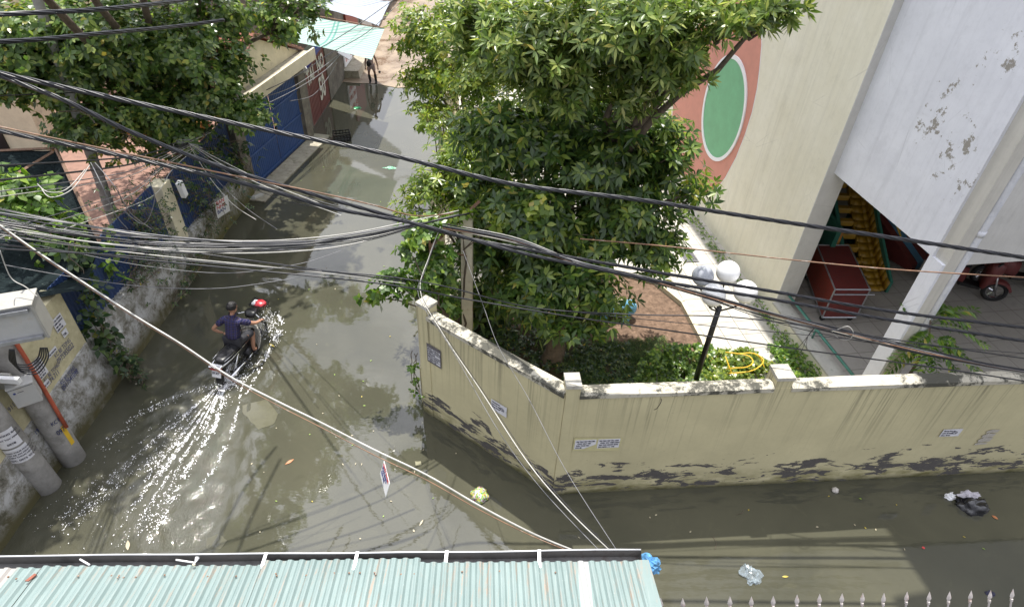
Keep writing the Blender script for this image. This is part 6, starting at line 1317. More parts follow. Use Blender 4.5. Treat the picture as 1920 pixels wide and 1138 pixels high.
m = MB(); m.box((0, -.93, .44), (.13, .02, .16), R3); m.build('mud_flap', M['black'], mb_)
m = MB(); m.tube([(.10, .22, .30), (.15, .05, .24), (.16, -.1, .25)], .022, 8); m.tube([(.16, -.10, .26), (.175, -.25, .28), (.185, -.82, .36)], [.03, .045, .045], 14); m.build('exhaust_pipe', M['chrome'], mb_, smooth=True)
m = MB(); m.tube([(.232, -.25, .30), (.236, -.62, .345)], .012, 6); m.tube([(.18, -.22, .275), (.18, -.3, .285)], .05, 14); m.build('heat_shield', M['bike_dark'], mb_, smooth=True)
m = MB(); m.lathe((.07, .05, .30), [(0, .07), (.10, .06), (.12, 0), (.11, -.1), (0, -.12)], 20, 'X'); m.tube([(0, .12, .33), (0, .34, .36)], [.075, .06], 12); m.build('engine', M['bike_dark'], mb_, smooth=True)
m = MB(); m.tube([(.09, .02, .3), (.10, -.62, .29)], .022, 8); m.tube([(-.09, .02, .3), (-.10, -.62, .29)], .03, 8); m.build('swingarm', M['bike_dark'], mb_, smooth=True)
for s in (-1, 1): MB().tube([(s * .13, -.35, .62), (s * .125, -.60, .31)], .026, 10).build('shock_absorber', M['chrome'], mb_, smooth=True)
m = MB(); m.tube([(-.26, .08, .25), (.26, .08, .25)], .012, 6); m.tube([(.2, .08, .25), (.28, .08, .25)], .02, 8); m.tube([(-.28, .08, .25), (-.2, .08, .25)], .02, 8); m.build('footrest', M['rubber'], mb_, smooth=True)
m = MB(); bx = [(-.15, .72), (.15, .72), (.17, .98), (-.17, .98)]
for z, k in ((.86, .88), (.94, .94), (1.03, 1.0)): q = [Vector((x * k, .85 + (y - .85) * k, z)) for x, y in bx]; m.tube(q + [q[0]], .009 if z < 1 else .014, 5)
for i in range(16):
    e = i / 4; a = Vector((*bx[int(e) % 4], 0)); b = Vector((*bx[(int(e) + 1) % 4], 0)); p = a.lerp(b, e % 1); m.tube([Vector((p.x, p.y, 1.03)), Vector((p.x * .88, .85 + (p.y - .85) * .88, .86))], .006, 4)
for i in range(5): m.tube([Vector((-.13 + i * .065, .74, .86)), Vector((-.13 + i * .065, .95, .86))], .003, 4)
m.build('wire_basket', M['black'], mb_)
rz = -math.atan2(HD.x, HD.y); tilt = math.radians(2)
mloc = BK + HD * .62 + Vector((0.02, .03, -.16)); RM = Matrix.Rotation(rz, 3, 'Z')
KS = .86; mloc = BK + HD * (.62 * KS + .09) + Vector((0.03, -.02, -.14)); mb_.rotation_euler = (0, tilt, rz); mb_.location = mloc; mb_.scale = (KS,) * 3
def ml(p): return mloc + RM @ (Matrix.Rotation(tilt, 3, 'Y') @ Vector(p)) * KS
bg_ = thing('basket_bag', ml((0, .85, .95)), 'red and white bag lying in the wire basket of the motorbike', 'bag'); m = MB(); 
c = ml((.02, .86, 1.0)); m.sphere((0, 0, 0), (.13, .11, .06), 20, 12); m.v = [tuple(c + RM @ (Vector(q) * (1 + .12 * noise.noise(Vector(q) * 18)))) for q in m.v]; m.build('bag_body', M['red_plastic'], bg_, smooth=True)
m = MB(); c2 = ml((-.08, .84, 1.03)); m.box(c2, (.08, .14, .05), RM); m.build('white_packet', M['white_plastic'], bg_, bevel=.015)
# ---- rider
rd2 = thing('person', (0, 0, 0), 'person in a navy plaid shirt riding the motorbike, left hand resting on the hip', 'person')
hipc = (0, -.20, .86)
N_ = [((0, -.20, .86), (.15, .115)), ((0, -.17, 1.02), (.135, .10)), ((0, -.12, 1.20), (.155, .105)), ((0, -.08, 1.33), (.10, .075)), ((0, -.055, 1.42), (.052, .055)), ((0, -.03, 1.50), (.052, .055)),
      ((-.17, -.09, 1.31), .062), ((-.33, -.20, 1.16), .045), ((-.40, -.25, 1.09), .04), ((-.31, -.20, .99), .031), ((-.25, -.16, .94), .024),
      ((.17, -.08, 1.31), .062), ((.29, .07, 1.17), .046), ((.345, .14, 1.12), .040), ((.345, .27, 1.06), .031), ((.33, .345, 1.02), .024),
      ((-.10, -.16, .83), .085), ((-.17, .16, .80), .075), ((-.19, .27, .76), .058), ((-.19, .18, .50), .048), ((-.19, .13, .33), .036), ((-.20, .22, .285), .032),
      ((.10, -.16, .83), .085), ((.15, .12, .79), .075), ((.165, .21, .75), .058), ((.17, .13, .50), .048), ((.17, .10, .33), .036), ((.18, .19, .285), .032)]
E_ = [(0, 1), (1, 2), (2, 3), (3, 4), (4, 5), (3, 6), (6, 7), (7, 8), (8, 9), (9, 10), (3, 11), (11, 12), (12, 13), (13, 14), (14, 15), (0, 16), (16, 17), (17, 18), (18, 19), (19, 20), (20, 21), (0, 22), (22, 23), (23, 24), (24, 25), (25, 26), (26, 27)]
m = FB(); m.add(skinmesh(N_, E_)); hand(m, (-.25, -.16, .94), (.8, .15, -.45), (.3, -.1, -.6), 1.0, .45, -1); hand(m, (.33, .345, 1.02), (-.12, .9, -.35), (0, -.2, -1), 1.0, .85, 1); hc = Vector((0, -.005, 1.575)); hf = (.12, 1, -.2); head(m, hc, hf, 1.14)
m.build('body', M['skin'], rd2, smooth=True); hairmesh(hc, hf, 1.08).build('hair', M['hair'], rd2, smooth=True)
def inflate(idx, add, extra=None):
    mp_ = {j: i for i, j in enumerate(idx)}; nd = [(N_[j][0], tuple(a + add for a in (N_[j][1] if hasattr(N_[j][1], '__len__') else (N_[j][1],) * 2))) for j in idx]; ed_ = [(mp_[a], mp_[b]) for a, b in E_ if a in mp_ and b in mp_]; return nd, ed_
nd, ed_ = inflate([0, 1, 2, 3, 6, 7, 11, 12], .022)
nd[0] = ((0, -.205, .87), (.175, .145)); nd[1] = ((0, -.18, 1.02), (.172, .13)); nd[2] = ((0, -.13, 1.19), (.19, .13)); nd[3] = ((0, -.085, 1.345), (.12, .10)); nd[4] = (nd[4][0], .085); nd[6] = (nd[6][0], .085)
nd.append(((0, -.055, 1.43), (.075, .072))); ed_.append((3, len(nd) - 1))
m = FB(); m.add(skinmesh(nd, ed_)); m.v = [tuple(Vector(q) + Vector(q).normalized() * (.010 * noise.noise(Vector(q) * 11) + .008 * noise.noise(Vector((q[0] * 8, q[1] * 8, q[2] * 24))))) for q in m.v]; sh_o = m.build('shirt', M['plaid'], rd2, smooth=True)
m = MB(); m.lathe((0, -.055, 1.425), [(.070, -.025), (.066, .01), (.062, .035), (.070, .03), (.078, -.02)], 20); m.build('collar', M['plaid'], sh_o, smooth=True)
nd, ed_ = inflate([0, 16, 17, 18, 22, 23, 24], .02); nd[0] = ((0, -.20, .83), (.165, .13)); m = FB(); m.add(skinmesh(nd, ed_)); m.build('shorts', M['shorts'], rd2, smooth=True)
for s in (-1, 1): m = MB(); m.sphere((s * .185, .18, .268), (.05, .13, .022), 16, 8); m.build('sandal', M['black'], rd2, smooth=True)
rd2.location = mloc; rd2.rotation_euler = (0, tilt, rz); rd2.scale = (KS * 1.02, KS, KS)
# ---- person wading up the lane
pp = G(699, 158); s5 = .77
ps = thing('person', pp, 'person in a faded pink top and black boots wading under the green tarpaulin', 'person')
N_ = [((0, 0, .88), (.13, .10)), ((0, 0, 1.05), (.115, .09)), ((0, .01, 1.25), (.135, .095)), ((0, .02, 1.38), (.09, .07)), ((0, .02, 1.46), .05), ((0, .02, 1.54), .05),
      ((-.17, .02, 1.36), .055), ((-.25, .04, 1.10), .042), ((-.27, -.03, .88), .03), ((-.26, -.05, .80), .022), ((.17, .02, 1.36), .055), ((.27, .0, 1.12), .042), ((.33, -.08, .92), .03), ((.34, -.10, .84), .022),
      ((-.09, 0, .85), .085), ((-.13, -.04, .50), .055), ((-.11, .04, .12), .04), ((-.13, -.05, .05), .035), ((.09, 0, .85), .085), ((.14, .05, .50), .055), ((.17, .02, .12), .04), ((.18, -.08, .05), .035)]
E_ = [(0, 1), (1, 2), (2, 3), (3, 4), (4, 5), (3, 6), (6, 7), (7, 8), (8, 9), (3, 10), (10, 11), (11, 12), (12, 13), (0, 14), (14, 15), (15, 16), (16, 17), (0, 18), (18, 19), (19, 20), (20, 21)]
def place(m): m.v = [tuple(pp + Vector(q) * s5) for q in m.v]; return m
m = FB(); m.add(skinmesh(N_, E_)); hand(m, (-.26, -.05, .80), (0, -.1, -1), (1, 0, 0), 1, .3, -1); hand(m, (.34, -.10, .84), (.1, -.2, -1), (-1, 0, 0), 1, .3, 1); hc = Vector((0, 0, 1.64)); hf = (.1, -1, -.15); head(m, hc, hf)
place(m).build('body', M['skin2'], ps, smooth=True); place(hairmesh(hc, hf)).build('hair', M['hair'], ps, smooth=True)
nd, ed_ = inflate([0, 1, 2, 3, 6, 10], .02); place(FB().add(skinmesh(nd, ed_))).build('top', M['pinkshirt'], ps, smooth=True)
nd, ed_ = inflate([0, 14, 18], .022); nd.append(((-.125, -.03, .60), .085)); nd.append(((.13, .04, .60), .085)); ed_ += [(1, 3), (2, 4)]; place(FB().add(skinmesh(nd, ed_))).build('shorts', M['pinkshirt'], ps, smooth=True)
for a, b in ((15, 17), (19, 21)): nd, ed_ = inflate(list(range(a, b + 1)), .018); place(FB().add(skinmesh(nd, ed_))).build('boot', M['rubber'], ps, smooth=True)
bgp = thing('waist_bag', pp + Vector((-.04, -.12, .72)), 'black bag hanging at the waist of the person in the lane', 'bag'); m = MB(); m.sphere(pp + Vector((-.05, -.11, .78)), (.085, .06, .11), 16, 10); m.build('bag_body', M['black'], bgp, smooth=True); m = MB(); m.tube([pp + Vector((-.05, -.11, .86)), pp + Vector((.03, -.1, 1.0)), pp + Vector((.09, -.02, 1.09))], .008, 5); m.build('strap', M['black'], bgp)
hb = pp + Vector((.32, -.12, .50)); m = MB(); m.sphere(hb, (.05, .05, .045), 12, 8); m.tube([hb, hb + Vector((-.04, .02, .13))], .004, 4); tag(m.build('hand_bag', M['black'], smooth=True), 'small dark bundle dangling from the hand of the person in the lane', 'bundle')
# ------------------------------------------------------------------ FLOATING RUBBISH
def crumple(c, r, mat, name, label, cat, rough=.3, seg=28, seed=0, parent=None, knot=False):
    m = MB(); m.sphere((0, 0, 0), 1, seg, seg // 2); vv = []
    for q in m.v:
        q = Vector(q); k = 1 + rough * noise.noise(q * 1.6 + Vector((seed, 0, 0))) + rough * .55 * abs(noise.noise(q * 4.5 + Vector((seed, 5, 0)))) + rough * .3 * noise.noise(q * 9)
        vv.append(tuple(Vector(c) + Vector((q.x * r[0] * k, q.y * r[1] * k, max(q.z, -.35) * r[2] * k))))
    m.v = vv; o = m.build(name, mat, parent, smooth=(rough < .5))
    if not parent: tag(o, label, cat)
    return o
plast = simple('shiny_black_bin_bag', (.012, .012, .016), .16, var=.3, scale=20, spec=.8)
gbp = G(1822, 950); gb = thing('garbage_bag', gbp, 'black bin bag floating against the foot of the long cream wall', 'garbage bag'); crumple(gbp + up * .02, (.20, .17, .16), plast, 'bag_body', '', '', .34, 44, 2, gb)
crumple(gbp + Vector((-.04, .12, .15)), (.13, .06, .04), simple('pale_rag', (.45, .43, .47), .9, var=.3), 'rag', '', '', .9, 24, 5, gb); crumple(gbp + Vector((-.28, .16, .03)), (.07, .05, .05), M['white_trim'], 'torn_end', '', '', .9, 20, 6, gb)
def multicol():
    mm = NM('wet_food_wrappers', .25); n = mm.noise(mm.pos(), 14, 3, .6); cr_ = mm.N('ShaderNodeValToRGB'); e = cr_.color_ramp; e.interpolation = 'CONSTANT'
    for p_, c_ in ((.0, (.3, .05, .07)), (.40, (.55, .5, .5)), (.48, (.12, .3, .06)), (.54, (.6, .5, .1)), (.60, (.2, .05, .16)), (.66, (.7, .7, .7))):
        x = e.elements.new(p_); x.color = (*c_, 1)
    mm.L(n, cr_.inputs['Fac']); mm.col(cr_.outputs['Color']); return mm.m
crumple(G(899, 930) + up * .03, (.125, .12, .10), multicol(), 'rubbish_bundle', 'knotted bag of colourful scraps floating in the shade of the short wall', 'rubbish bag', .4, 30, 8)
crumple(G(1218, 1056, 2.6), (.10, .085, .09), simple('blue_plastic_film', (.10, .28, .50), .2, var=.6, scale=18), 'blue_bag', 'crumpled blue plastic bag caught at the right end of the gutter', 'plastic bag', .6, 30, 9)
crumple(G(1565, 920) + up * .02, (.05, .05, .05), simple('pale_stone_cup', (.5, .47, .43), .7), 'foam_cup', 'pale crushed cup floating below the long wall', 'cup', .25, 18, 10)
crumple(G(732, 315), (.14, .07, .02), simple('green_bag_film', (.16, .42, .26), .25, var=.4), 'green_bag', 'pale green plastic bag floating mid lane', 'plastic bag', .8, 26, 11)
crumple(G(670, 203), (.12, .08, .03), simple('bright_green_film', (.06, .42, .18), .25, var=.4), 'green_bag', 'bright green plastic bag floating near the crate', 'plastic bag', .8, 24, 12)
film = NM('clear_bluish_film', .15); film.col((.30, .36, .40)); 
mf = film.m; tb_ = film.t.nodes.new('ShaderNodeBsdfTransparent'); mm_ = film.t.nodes.new('ShaderNodeMixShader'); mm_.inputs[0].default_value = .4; film.L(tb_.outputs[0], mm_.inputs[1]); film.L(film.b.outputs[0], mm_.inputs[2]); film.L(mm_.outputs[0], film.t.nodes['Material Output'].inputs['Surface'])
crumple(G(1408, 1078) + up * .01, (.10, .13, .03), mf, 'clear_bag', 'nearly clear bluish plastic bag drifting in the sunlit water', 'plastic bag', 1.1, 30, 13)
crumple(G(1856, 1112) , (.06, .04, .03), M['ink'], 'dark_scrap', 'dark scrap floating near the right-hand fence spikes', 'scrap', .6, 16, 14)
# sunken pale sheets showing as murky patches just under the surface
def sunk(pts, col, label, name='sunken_sheet'):
    p = [G(*q) for q in pts]; c = sum(p, Vector()) / len(p); out = []
    for i in range(len(p)):
        for k in range(4): a = p[i].lerp(p[(i + 1) % len(p)], k / 4); out.append(a + Vector((noise.noise(a * 7) * .03, noise.noise(a * 7 + Vector((3, 0, 0))) * .03, 0)))
    m = MB(); m.prism([q + up * .003 for q in out][::-1], (0, 0, .002)); mt = simple(name + '_murk', col, .06, var=.12, scale=7); return tag(m.build(name, mt), label, 'sheet')
sunk([(455, 760), (500, 748), (522, 775), (515, 795), (485, 805), (470, 790), (452, 772)], (.108, .104, .07), 'pale sheet just under the water right of the wake')
sunk([(385, 1010), (408, 1000), (426, 1012), (412, 1030), (388, 1032)], (.10, .098, .072), 'pale square patch under the water above the shuttlecock')
sunk([(778, 866), (790, 865), (791, 871), (779, 872)], (.26, .25, .17), 'small pale tile under the water by the tree reflection')
# floating leaves and twigs
leafcols = [simple('floating_leaf_yellow', (.42, .33, .05), .5), simple('floating_leaf_lime', (.22, .34, .05), .5), simple('floating_leaf_orange', (.42, .16, .06), .5), simple('floating_leaf_tan', (.40, .35, .24), .5)]
def fleaf(px, py, L, W, an, mt, label, name='floating_leaf'):
    c = G(px, py) + up * .006; d = Vector((math.cos(an), math.sin(an), 0)); w_ = Vector((-d.y, d.x, 0)); m = MB(); out = []
    for i in range(7): t_ = i / 6; out.append(c + d * L * (t_ - .5) + w_ * W * .5 * math.sin(PI * t_) + up * .004 * math.sin(PI * t_))
    for i in range(5, 0, -1): t_ = i / 6; out.append(c + d * L * (t_ - .5) - w_ * W * .5 * math.sin(PI * t_) + up * .002)
    m.prism(out, (0, 0, .003)); return tag(m.build(name, mt), label, 'leaf', 'leaves floating on the flood water')
fleaf(543, 866, .16, .05, .8, leafcols[2], 'large orange leaf floating right of the wake'); fleaf(510, 648, .15, .035, -.5, leafcols[0], 'long yellow leaf beside the front of the motorbike')
fleaf(240, 1022, .17, .055, -1.1, leafcols[3], 'wide tan leaf at the tail of the wake above the gutter'); fleaf(790, 980, .12, .025, 1.2, leafcols[3], 'narrow tan leaf below the hanging sign')
fleaf(1472, 1081, .10, .03, .1, leafcols[0], 'yellow leaf in the sunlit patch beside the clear bag'); fleaf(1865, 970, .09, .05, -.8, leafcols[2], 'brown leaf just below the black bin bag'); fleaf(1731, 1027, .05, .04, 0, M['ink_red'], 'small red petal in the shade below the long wall')
rr_ = random.Random(5)
for i in range(58):
    while True:
        px, py = rr_.uniform(180, 1880), rr_.uniform(300, 1030)
        if py > 930 and px > 1050 or (py > 560 and 470 < px < 760) or (py > 800 and 470 < px < 860) or (270 < py < 560 and 560 < px < 730): break
    fleaf(px, py, rr_.uniform(.02, .055), rr_.uniform(.012, .025), rr_.uniform(0, 3), leafcols[rr_.choice((0, 1, 3, 3))], 'small leaf fragment floating on the flood water', 'leaf_fragment')
for px, py, a, L, lb_ in ((1340, 1030, 1.2, .22, 'thin twig in the sunlit patch left of the clear bag'), (490, 695, .7, .12, 'short twig beside the motorbike exhaust'), (1380, 965, .3, .18, 'thin twig in the dark water under the long wall')):
    c = G(px, py) + up * .006; tag(MB().tube([c, c + Vector((math.cos(a), math.sin(a), 0)) * L * .5 + Vector((.01, 0, .004)), c + Vector((math.cos(a + .3), math.sin(a + .3), 0)) * L], .003, 4).build('twig', M['bark']), lb_, 'twig')
# crate
cr0 = G(642, 262); ck = thing('plastic_crate', cr0, 'black plastic crate floating in the lane by the red gate', 'crate'); RC = Matrix.Rotation(.35, 3, 'Z')
for n_0, (c_, d_) in {'base': ((0, 0, .01), (.5, .36, .02))}.items(): MB().box(cr0 + Vector(c_), d_, RC).build('crate_base', M['black'], ck)
for sx_, sy_, wx_, wy_ in ((0, -.18, .5, .015), (0, .18, .5, .015), (-.25, 0, .015, .36), (.25, 0, .015, .36)):
    m = MB()
    for z in (.05, .13, .22): m.box(cr0 + RC @ Vector((sx_, sy_, z)), (wx_, wy_, .03), RC)
    for k in range(6):
        t_ = -1 + 2 * k / 5; m.box(cr0 + RC @ Vector((sx_ + (wx_ / 2 * t_ * .96 if wx_ > .1 else 0), sy_ + (wy_ / 2 * t_ * .96 if wy_ > .1 else 0), .12)), (.02 if wx_ > .1 else .014, .014 if wx_ > .1 else .02, .24), RC)
    m.build('crate_side', M['black'], ck)
# ------------------------------------------------------------------ CABLES
def spline(P4, sm=7):
    q = []
    for i in range(len(P4) - 1):
        p0, p1, p2, p3 = P4[max(i - 1, 0)], P4[i], P4[i + 1], P4[min(i + 2, len(P4) - 1)]
        for k in range(sm): t_ = k / sm; q.append(.5 * ((2 * p1) + (p2 - p0) * t_ + (2 * p0 - 5 * p1 + 4 * p2 - p3) * t_ ** 2 + (3 * p1 - p0 - 3 * p2 + p3) * t_ ** 3))
    q.append(P4[-1]); return q
def cable(pts, r, mat, label, twist=0, pitch=.75, cat='cable', group='overhead cables', name=None):
    r *= .80; q = spline([WY(*p) if not isinstance(p, Vector) else p for p in pts], 14 if twist else 7); m = MB()
    if twist:
        q2 = [q[0]]
        for i in range(1, len(q)):
            n = max(1, int((q[i] - q[i - 1]).length / .035)); q2 += [q[i - 1].lerp(q[i], k / n) for k in range(1, n + 1)]
        T = [0]
        for i in range(1, len(q2)): T.append(T[-1] + (q2[i] - q2[i - 1]).length)
        for s_ in range(twist):
            pp_ = []
            for i, p in enumerate(q2):
                t_ = (q2[min(i + 1, len(q2) - 1)] - q2[max(i - 1, 0)]).normalized(); u_ = t_.cross(up).normalized(); w_ = t_.cross(u_); a = 2 * PI * (s_ / twist + T[i] / pitch); pp_.append(p + (u_ * math.cos(a) + w_ * math.sin(a)) * r * (.56 + .10 * noise.noise(p * 1.5 + Vector((s_, 0, 0)))))
            m.tube(pp_, r * .50, 6)
    else: m.tube(q, r, 6)
    o = m.build(name or ('twisted_cable' if twist else 'cable'), mat, None, smooth=True); return tag(o, label, cat, group)
K_, W_c, G_c, R_c = M['cable'], M['cable_white'], M['cable_grey'], M['cable_rust']
cable([(-60, 30, 5.2), (80, 24, 5.6), (200, 17, 6.2), (335, 2, 7.5), (420, -15, 8.5)], .026, K_, 'thick twisted black cable crossing the very top left corner', 4)
cable([(-60, 82, 5.2), (80, 74, 5.8), (200, 62, 6.6), (330, 50, 7.8), (420, 38, 8.6)], .026, K_, 'second thick twisted black cable below the top left one, ending in the tree', 4)
cable([(-60, 126, 5.6), (0, 138, 5.6), (240, 190, 5.8), (480, 240, 6), (720, 288, 6), (960, 345, 6), (1200, 375, 6), (1440, 412, 6), (1680, 447, 6), (1920, 483, 6), (2000, 494, 6)], .030, K_, 'longest thick twisted black cable, uppermost across the lane, tree and building', 4)
cable([(-60, 120, 5.6), (0, 142, 5.6), (120, 188, 5.6), (240, 245, 5.7), (400, 308, 5.8), (560, 357, 6), (720, 402, 6.2), (860, 443, 6.4), (1000, 470, 6.4), (1240, 512, 6.4), (1440, 545, 6.4), (1680, 585, 6.4), (1990, 622, 6.4)], .027, K_, 'twisted black cable dropping steeply from the upper left to pass over the globe lamps', 4)
cable([(-60, 232, 5.6), (0, 246, 5.6), (240, 295, 5.7), (480, 350, 5.8), (620, 390, 6), (780, 420, 6.2), (960, 470, 6.2), (1100, 500, 6.2), (1240, 528, 6.2), (1440, 560, 6.2), (1700, 605, 6.2), (1990, 650, 6.2)], .027, K_, 'twisted black cable just below the globe lamps, second of the thick pair on the right', 4)
cable([(-60, 224, 5.5), (0, 238, 5.5), (160, 272, 5.6), (320, 305, 5.7), (480, 338, 5.8), (600, 362, 5.9), (700, 385, 6), (780, 405, 6.4), (850, 400, 7.5)], .010, R_c, 'rust-stained thin wire running just above the thick cable at the left')
cable([(1088, 448, 7.5), (1250, 462, 7), (1500, 489, 6.8), (1700, 507, 6.6), (1990, 524, 6.5)], .011, R_c, 'rusty thin wire passing in front of the red play cart')
cable([(-60, 445, 5.4), (0, 458, 5.4), (300, 490, 5.6), (700, 530, 5.8), (870, 560, 6), (1060, 592, 6), (1250, 619, 6), (1500, 655, 6), (1760, 690, 6), (1990, 725, 6)], .012, K_, 'lowest black wire, crossing just above the coping of the long wall')
cable([(-60, 455, 5.2), (0, 466, 5.2), (240, 480, 5.4), (480, 500, 5.6), (700, 516, 5.8), (830, 536, 5.9), (1000, 577, 6), (1200, 590, 6), (1400, 597, 6), (1700, 640, 6), (1990, 682, 6)], .010, K_, 'black wire touching the top of the short wall end and crossing the lamp post')
cable([(1000, 577, 6.1), (1250, 603, 6), (1450, 622, 6), (1640, 640, 6), (1990, 668, 6)], .006, K_, 'very thin wire between the two black wires at the lamp post')
# bundle of thin wires in the middle right
bp = [(830, 425), (960, 450), (1080, 490), (1200, 520), (1300, 548), (1430, 585), (1560, 618), (1700, 652), (1850, 685), (1990, 706)]
rb_ = random.Random(9)
desc = ['first', 'white', 'second', 'third', 'grey', 'fourth', 'rusty', 'fifth', 'second white']
BL = [('black wire uppermost in the loose bundle over the handrail', K_), ('bright white wire on top of the loose bundle over the handrail', W_c), ('black wire along the middle of the loose bundle', K_), ('black wire lowest in the loose bundle', K_), ('grey wire woven through the loose bundle', G_c), ('black wire sagging out under the loose bundle', K_), ('rusty wire along the upper edge of the loose bundle', R_c), ('thin black wire inside the loose bundle', K_), ('second white wire in the loose bundle, ending by the corner column', W_c), ('thick black wire in the core of the loose bundle', K_), ('black wire braided round the core of the loose bundle', K_)]
for i, (lb_, mt) in enumerate(BL):
    o = rb_.uniform(-7, 8); pts = [(x, y + o * (.5 + .5 * math.sin(k * .8 + i)) + rb_.uniform(-2, 2), 6.3 + .05 * math.sin(i) + (1.6 if k == 0 else .7 if k == 1 else 0)) for k, (x, y) in enumerate(bp)]
    if 'sagging' in lb_: pts = [(x, y + (12 if k in (5, 6) else 2), 6.3) for k, (x, y) in enumerate(bp)][1:]
    if 'ending' in lb_: pts = pts[:7]
    cable(pts, rb_.uniform(.006, .011) if 'thick' not in lb_ else .017, mt, lb_)
cable([(1555, 615, 6.3), (1570, 632, 6.3), (1590, 637, 6.28), (1600, 625, 6.25), (1590, 612, 6.25), (1570, 618, 6.3)], .008, W_c, 'short white loop of wire hanging from the bundle in front of the column')
for i, (ex_, ey_) in enumerate(((1490, 660), (1498, 672), (1512, 655))): cable([(1530, 612, 6.3), (1515, 630, 6.3), (ex_, ey_, 6.35)], .004, K_, ('loose wire end pointing left below the bundle near the plinth', 'longest loose wire end drooping below the bundle near the plinth', 'shortest loose wire end below the bundle near the plinth')[i])
# left cluster
LC = [([(-60, 378), (0, 392), (150, 422), (300, 444), (480, 452), (640, 440), (770, 415), (860, 395)], .010, W_c, 'white wire sagging across the left, uppermost of the flat cluster'),
      ([(-60, 385), (0, 402), (150, 430), (300, 447), (500, 460), (650, 448), (760, 425), (860, 405)], .012, K_, 'black wire right under the white one in the flat left cluster'),
      ([(-60, 410), (0, 420), (200, 448), (400, 458), (560, 458), (700, 440), (790, 420), (880, 400)], .016, K_, 'thicker black cable in the middle of the flat left cluster'),
      ([(-60, 405), (0, 415), (200, 440), (400, 452), (600, 450), (740, 430), (860, 402)], .008, G_c, 'thin grey wire in the flat left cluster, just above the thick one'),
      ([(-60, 414), (0, 428), (180, 455), (350, 472), (500, 474), (640, 462), (760, 432)], .010, W_c, 'second white wire, lowest of the flat left cluster'),
      ([(-60, 424), (0, 436), (150, 452), (300, 466), (480, 490), (640, 512), (760, 528)], .011, K_, 'black wire sloping from the left edge down to the short wall end'),
      ([(-60, 428), (0, 440), (150, 462), (300, 480), (480, 498), (640, 516), (760, 532)], .009, W_c, 'pale wire sloping beside the black one to the short wall end'),
      ([(-60, 395), (0, 408), (240, 452), (480, 466), (600, 470)], .006, G_c, 'thin grey wire fading out in the flat left cluster'),
      ([(-60, 440), (30, 452), (130, 472), (280, 500), (430, 512), (560, 495), (640, 470)], .005, G_c, 'very thin grey wire looping low over the water at the left'),
      ([(10, 497), (140, 520), (280, 538), (420, 540), (560, 520)], .005, G_c, 'lowest very thin grey wire above the motorbike')]
for i_, (dy_, dd_) in enumerate(((-14, 3), (-6, -4), (5, 6), (11, -3), (17, 2), (24, 5), (33, -5))):
    LC.append(([(-60, 392 + dy_), (0, 405 + dy_), (180, 436 + dy_ + dd_), (360, 455 + dy_ * .6 + dd_), (540, 458 + dy_ * .3), (690, 440 + dy_ * .2 + dd_), (790, 418 + dy_ * .1)], (.006, .009, .007, .011, .006, .008, .005)[i_], (K_, G_c, K_, K_, W_c, K_, G_c)[i_], 'loose %s strand of the flat left cluster' % ('highest black', 'upper grey', 'upper black', 'heavier black', 'lower pale', 'lower black', 'lowest grey')[i_]))
for pts, r, mt, lb_ in LC: n = len(pts); cable([(x, y, 5.4 + (2.6 if max(p[0] for p in pts) > 800 else 1.2) * (k / (n - 1)) ** 1.5) for k, (x, y) in enumerate(pts)], r, mt, lb_)
DG = [(0, 422, 5.45), (60, 465, 5.3), (130, 512, 5.1), (250, 590, 4.85), (340, 645, 4.6), (430, 705, 4.35), (520, 752, 4.1), (600, 791, 3.95), (700, 842, 3.75), (800, 890, 3.55), (900, 948, 3.35), (1000, 1000, 3.2), (1087, 1036, 3.1)]
cable(DG, .012, W_c, 'long whitened cable falling diagonally across the water to the gutter')
cable([(x, y + 4 + (6 if 400 < x < 1050 else 0) * math.sin((x - 400) / 650 * PI), Y) for x, y, Y in DG], .0065, R_c, 'rusty wire strapped under the long diagonal cable')
for pts, r, mt, lb_ in (([(826, 425, 7.9), (805, 480, 7.7), (788, 545, 7.0), (830, 625, 6.0), (900, 730, 5.0), (985, 860, 4.0), (1060, 950, 3.5), (1146, 1034, 3.12)], .007, W_c, 'brightest white drop wire slanting over the short wall to the gutter'),
                        ([(824, 428, 7.9), (800, 500, 7.6), (785, 555, 6.9), (850, 660, 5.7), (930, 800, 4.6), (1010, 910, 3.8), (1128, 1036, 3.12)], .0045, G_c, 'thin grey drop wire left of the white one over the short wall'),
                        ([(868, 470, 7.9), (905, 570, 7.0), (935, 650, 6.2), (990, 745, 5.2), (1060, 880, 4.1), (1157, 1032, 3.12)], .0045, G_c, 'thin grey drop wire right of the white one, crossing the wall corner'),
                        ([(828, 425, 7.9), (806, 485, 7.7), (790, 548, 7.0), (835, 628, 6.0), (905, 732, 5.0), (992, 862, 4.0), (1068, 952, 3.5), (1151, 1034, 3.12)], .004, K_, 'thin black wire hugging the white drop wire')): cable(pts, r, mt, lb_)
# far wires
FW = [([(-60, 185), (0, 180), (150, 173), (300, 158), (420, 138), (500, 108), (570, 70)], 8, 20, .012, K_, 'dark wire running from the left edge across the tree to the gatehouse'),
      ([(430, 150), (500, 128), (590, 95), (660, 55), (745, -5)], 15, 22, .014, K_, 'dark wire crossing the tarpaulins, left of a crossing pair'),
      ([(480, 178), (560, 140), (620, 100), (690, 60), (760, -5)], 15, 22, .013, K_, 'dark wire crossing the tarpaulins, right of a crossing pair'),
      ([(470, 190), (545, 165), (600, 130), (635, 103)], 15, 19.5, .012, G_c, 'grey wire reaching the lower edge of the green tarpaulin'),
      ([(490, 200), (560, 165), (610, 132), (637, 104)], 15, 19.5, .012, G_c, 'second grey wire to the lower edge of the green tarpaulin'),
      ([(543, 190), (585, 180), (612, 150), (632, 118)], 16, 19.5, .009, G_c, 'thin wire drooping in front of the red gate')]
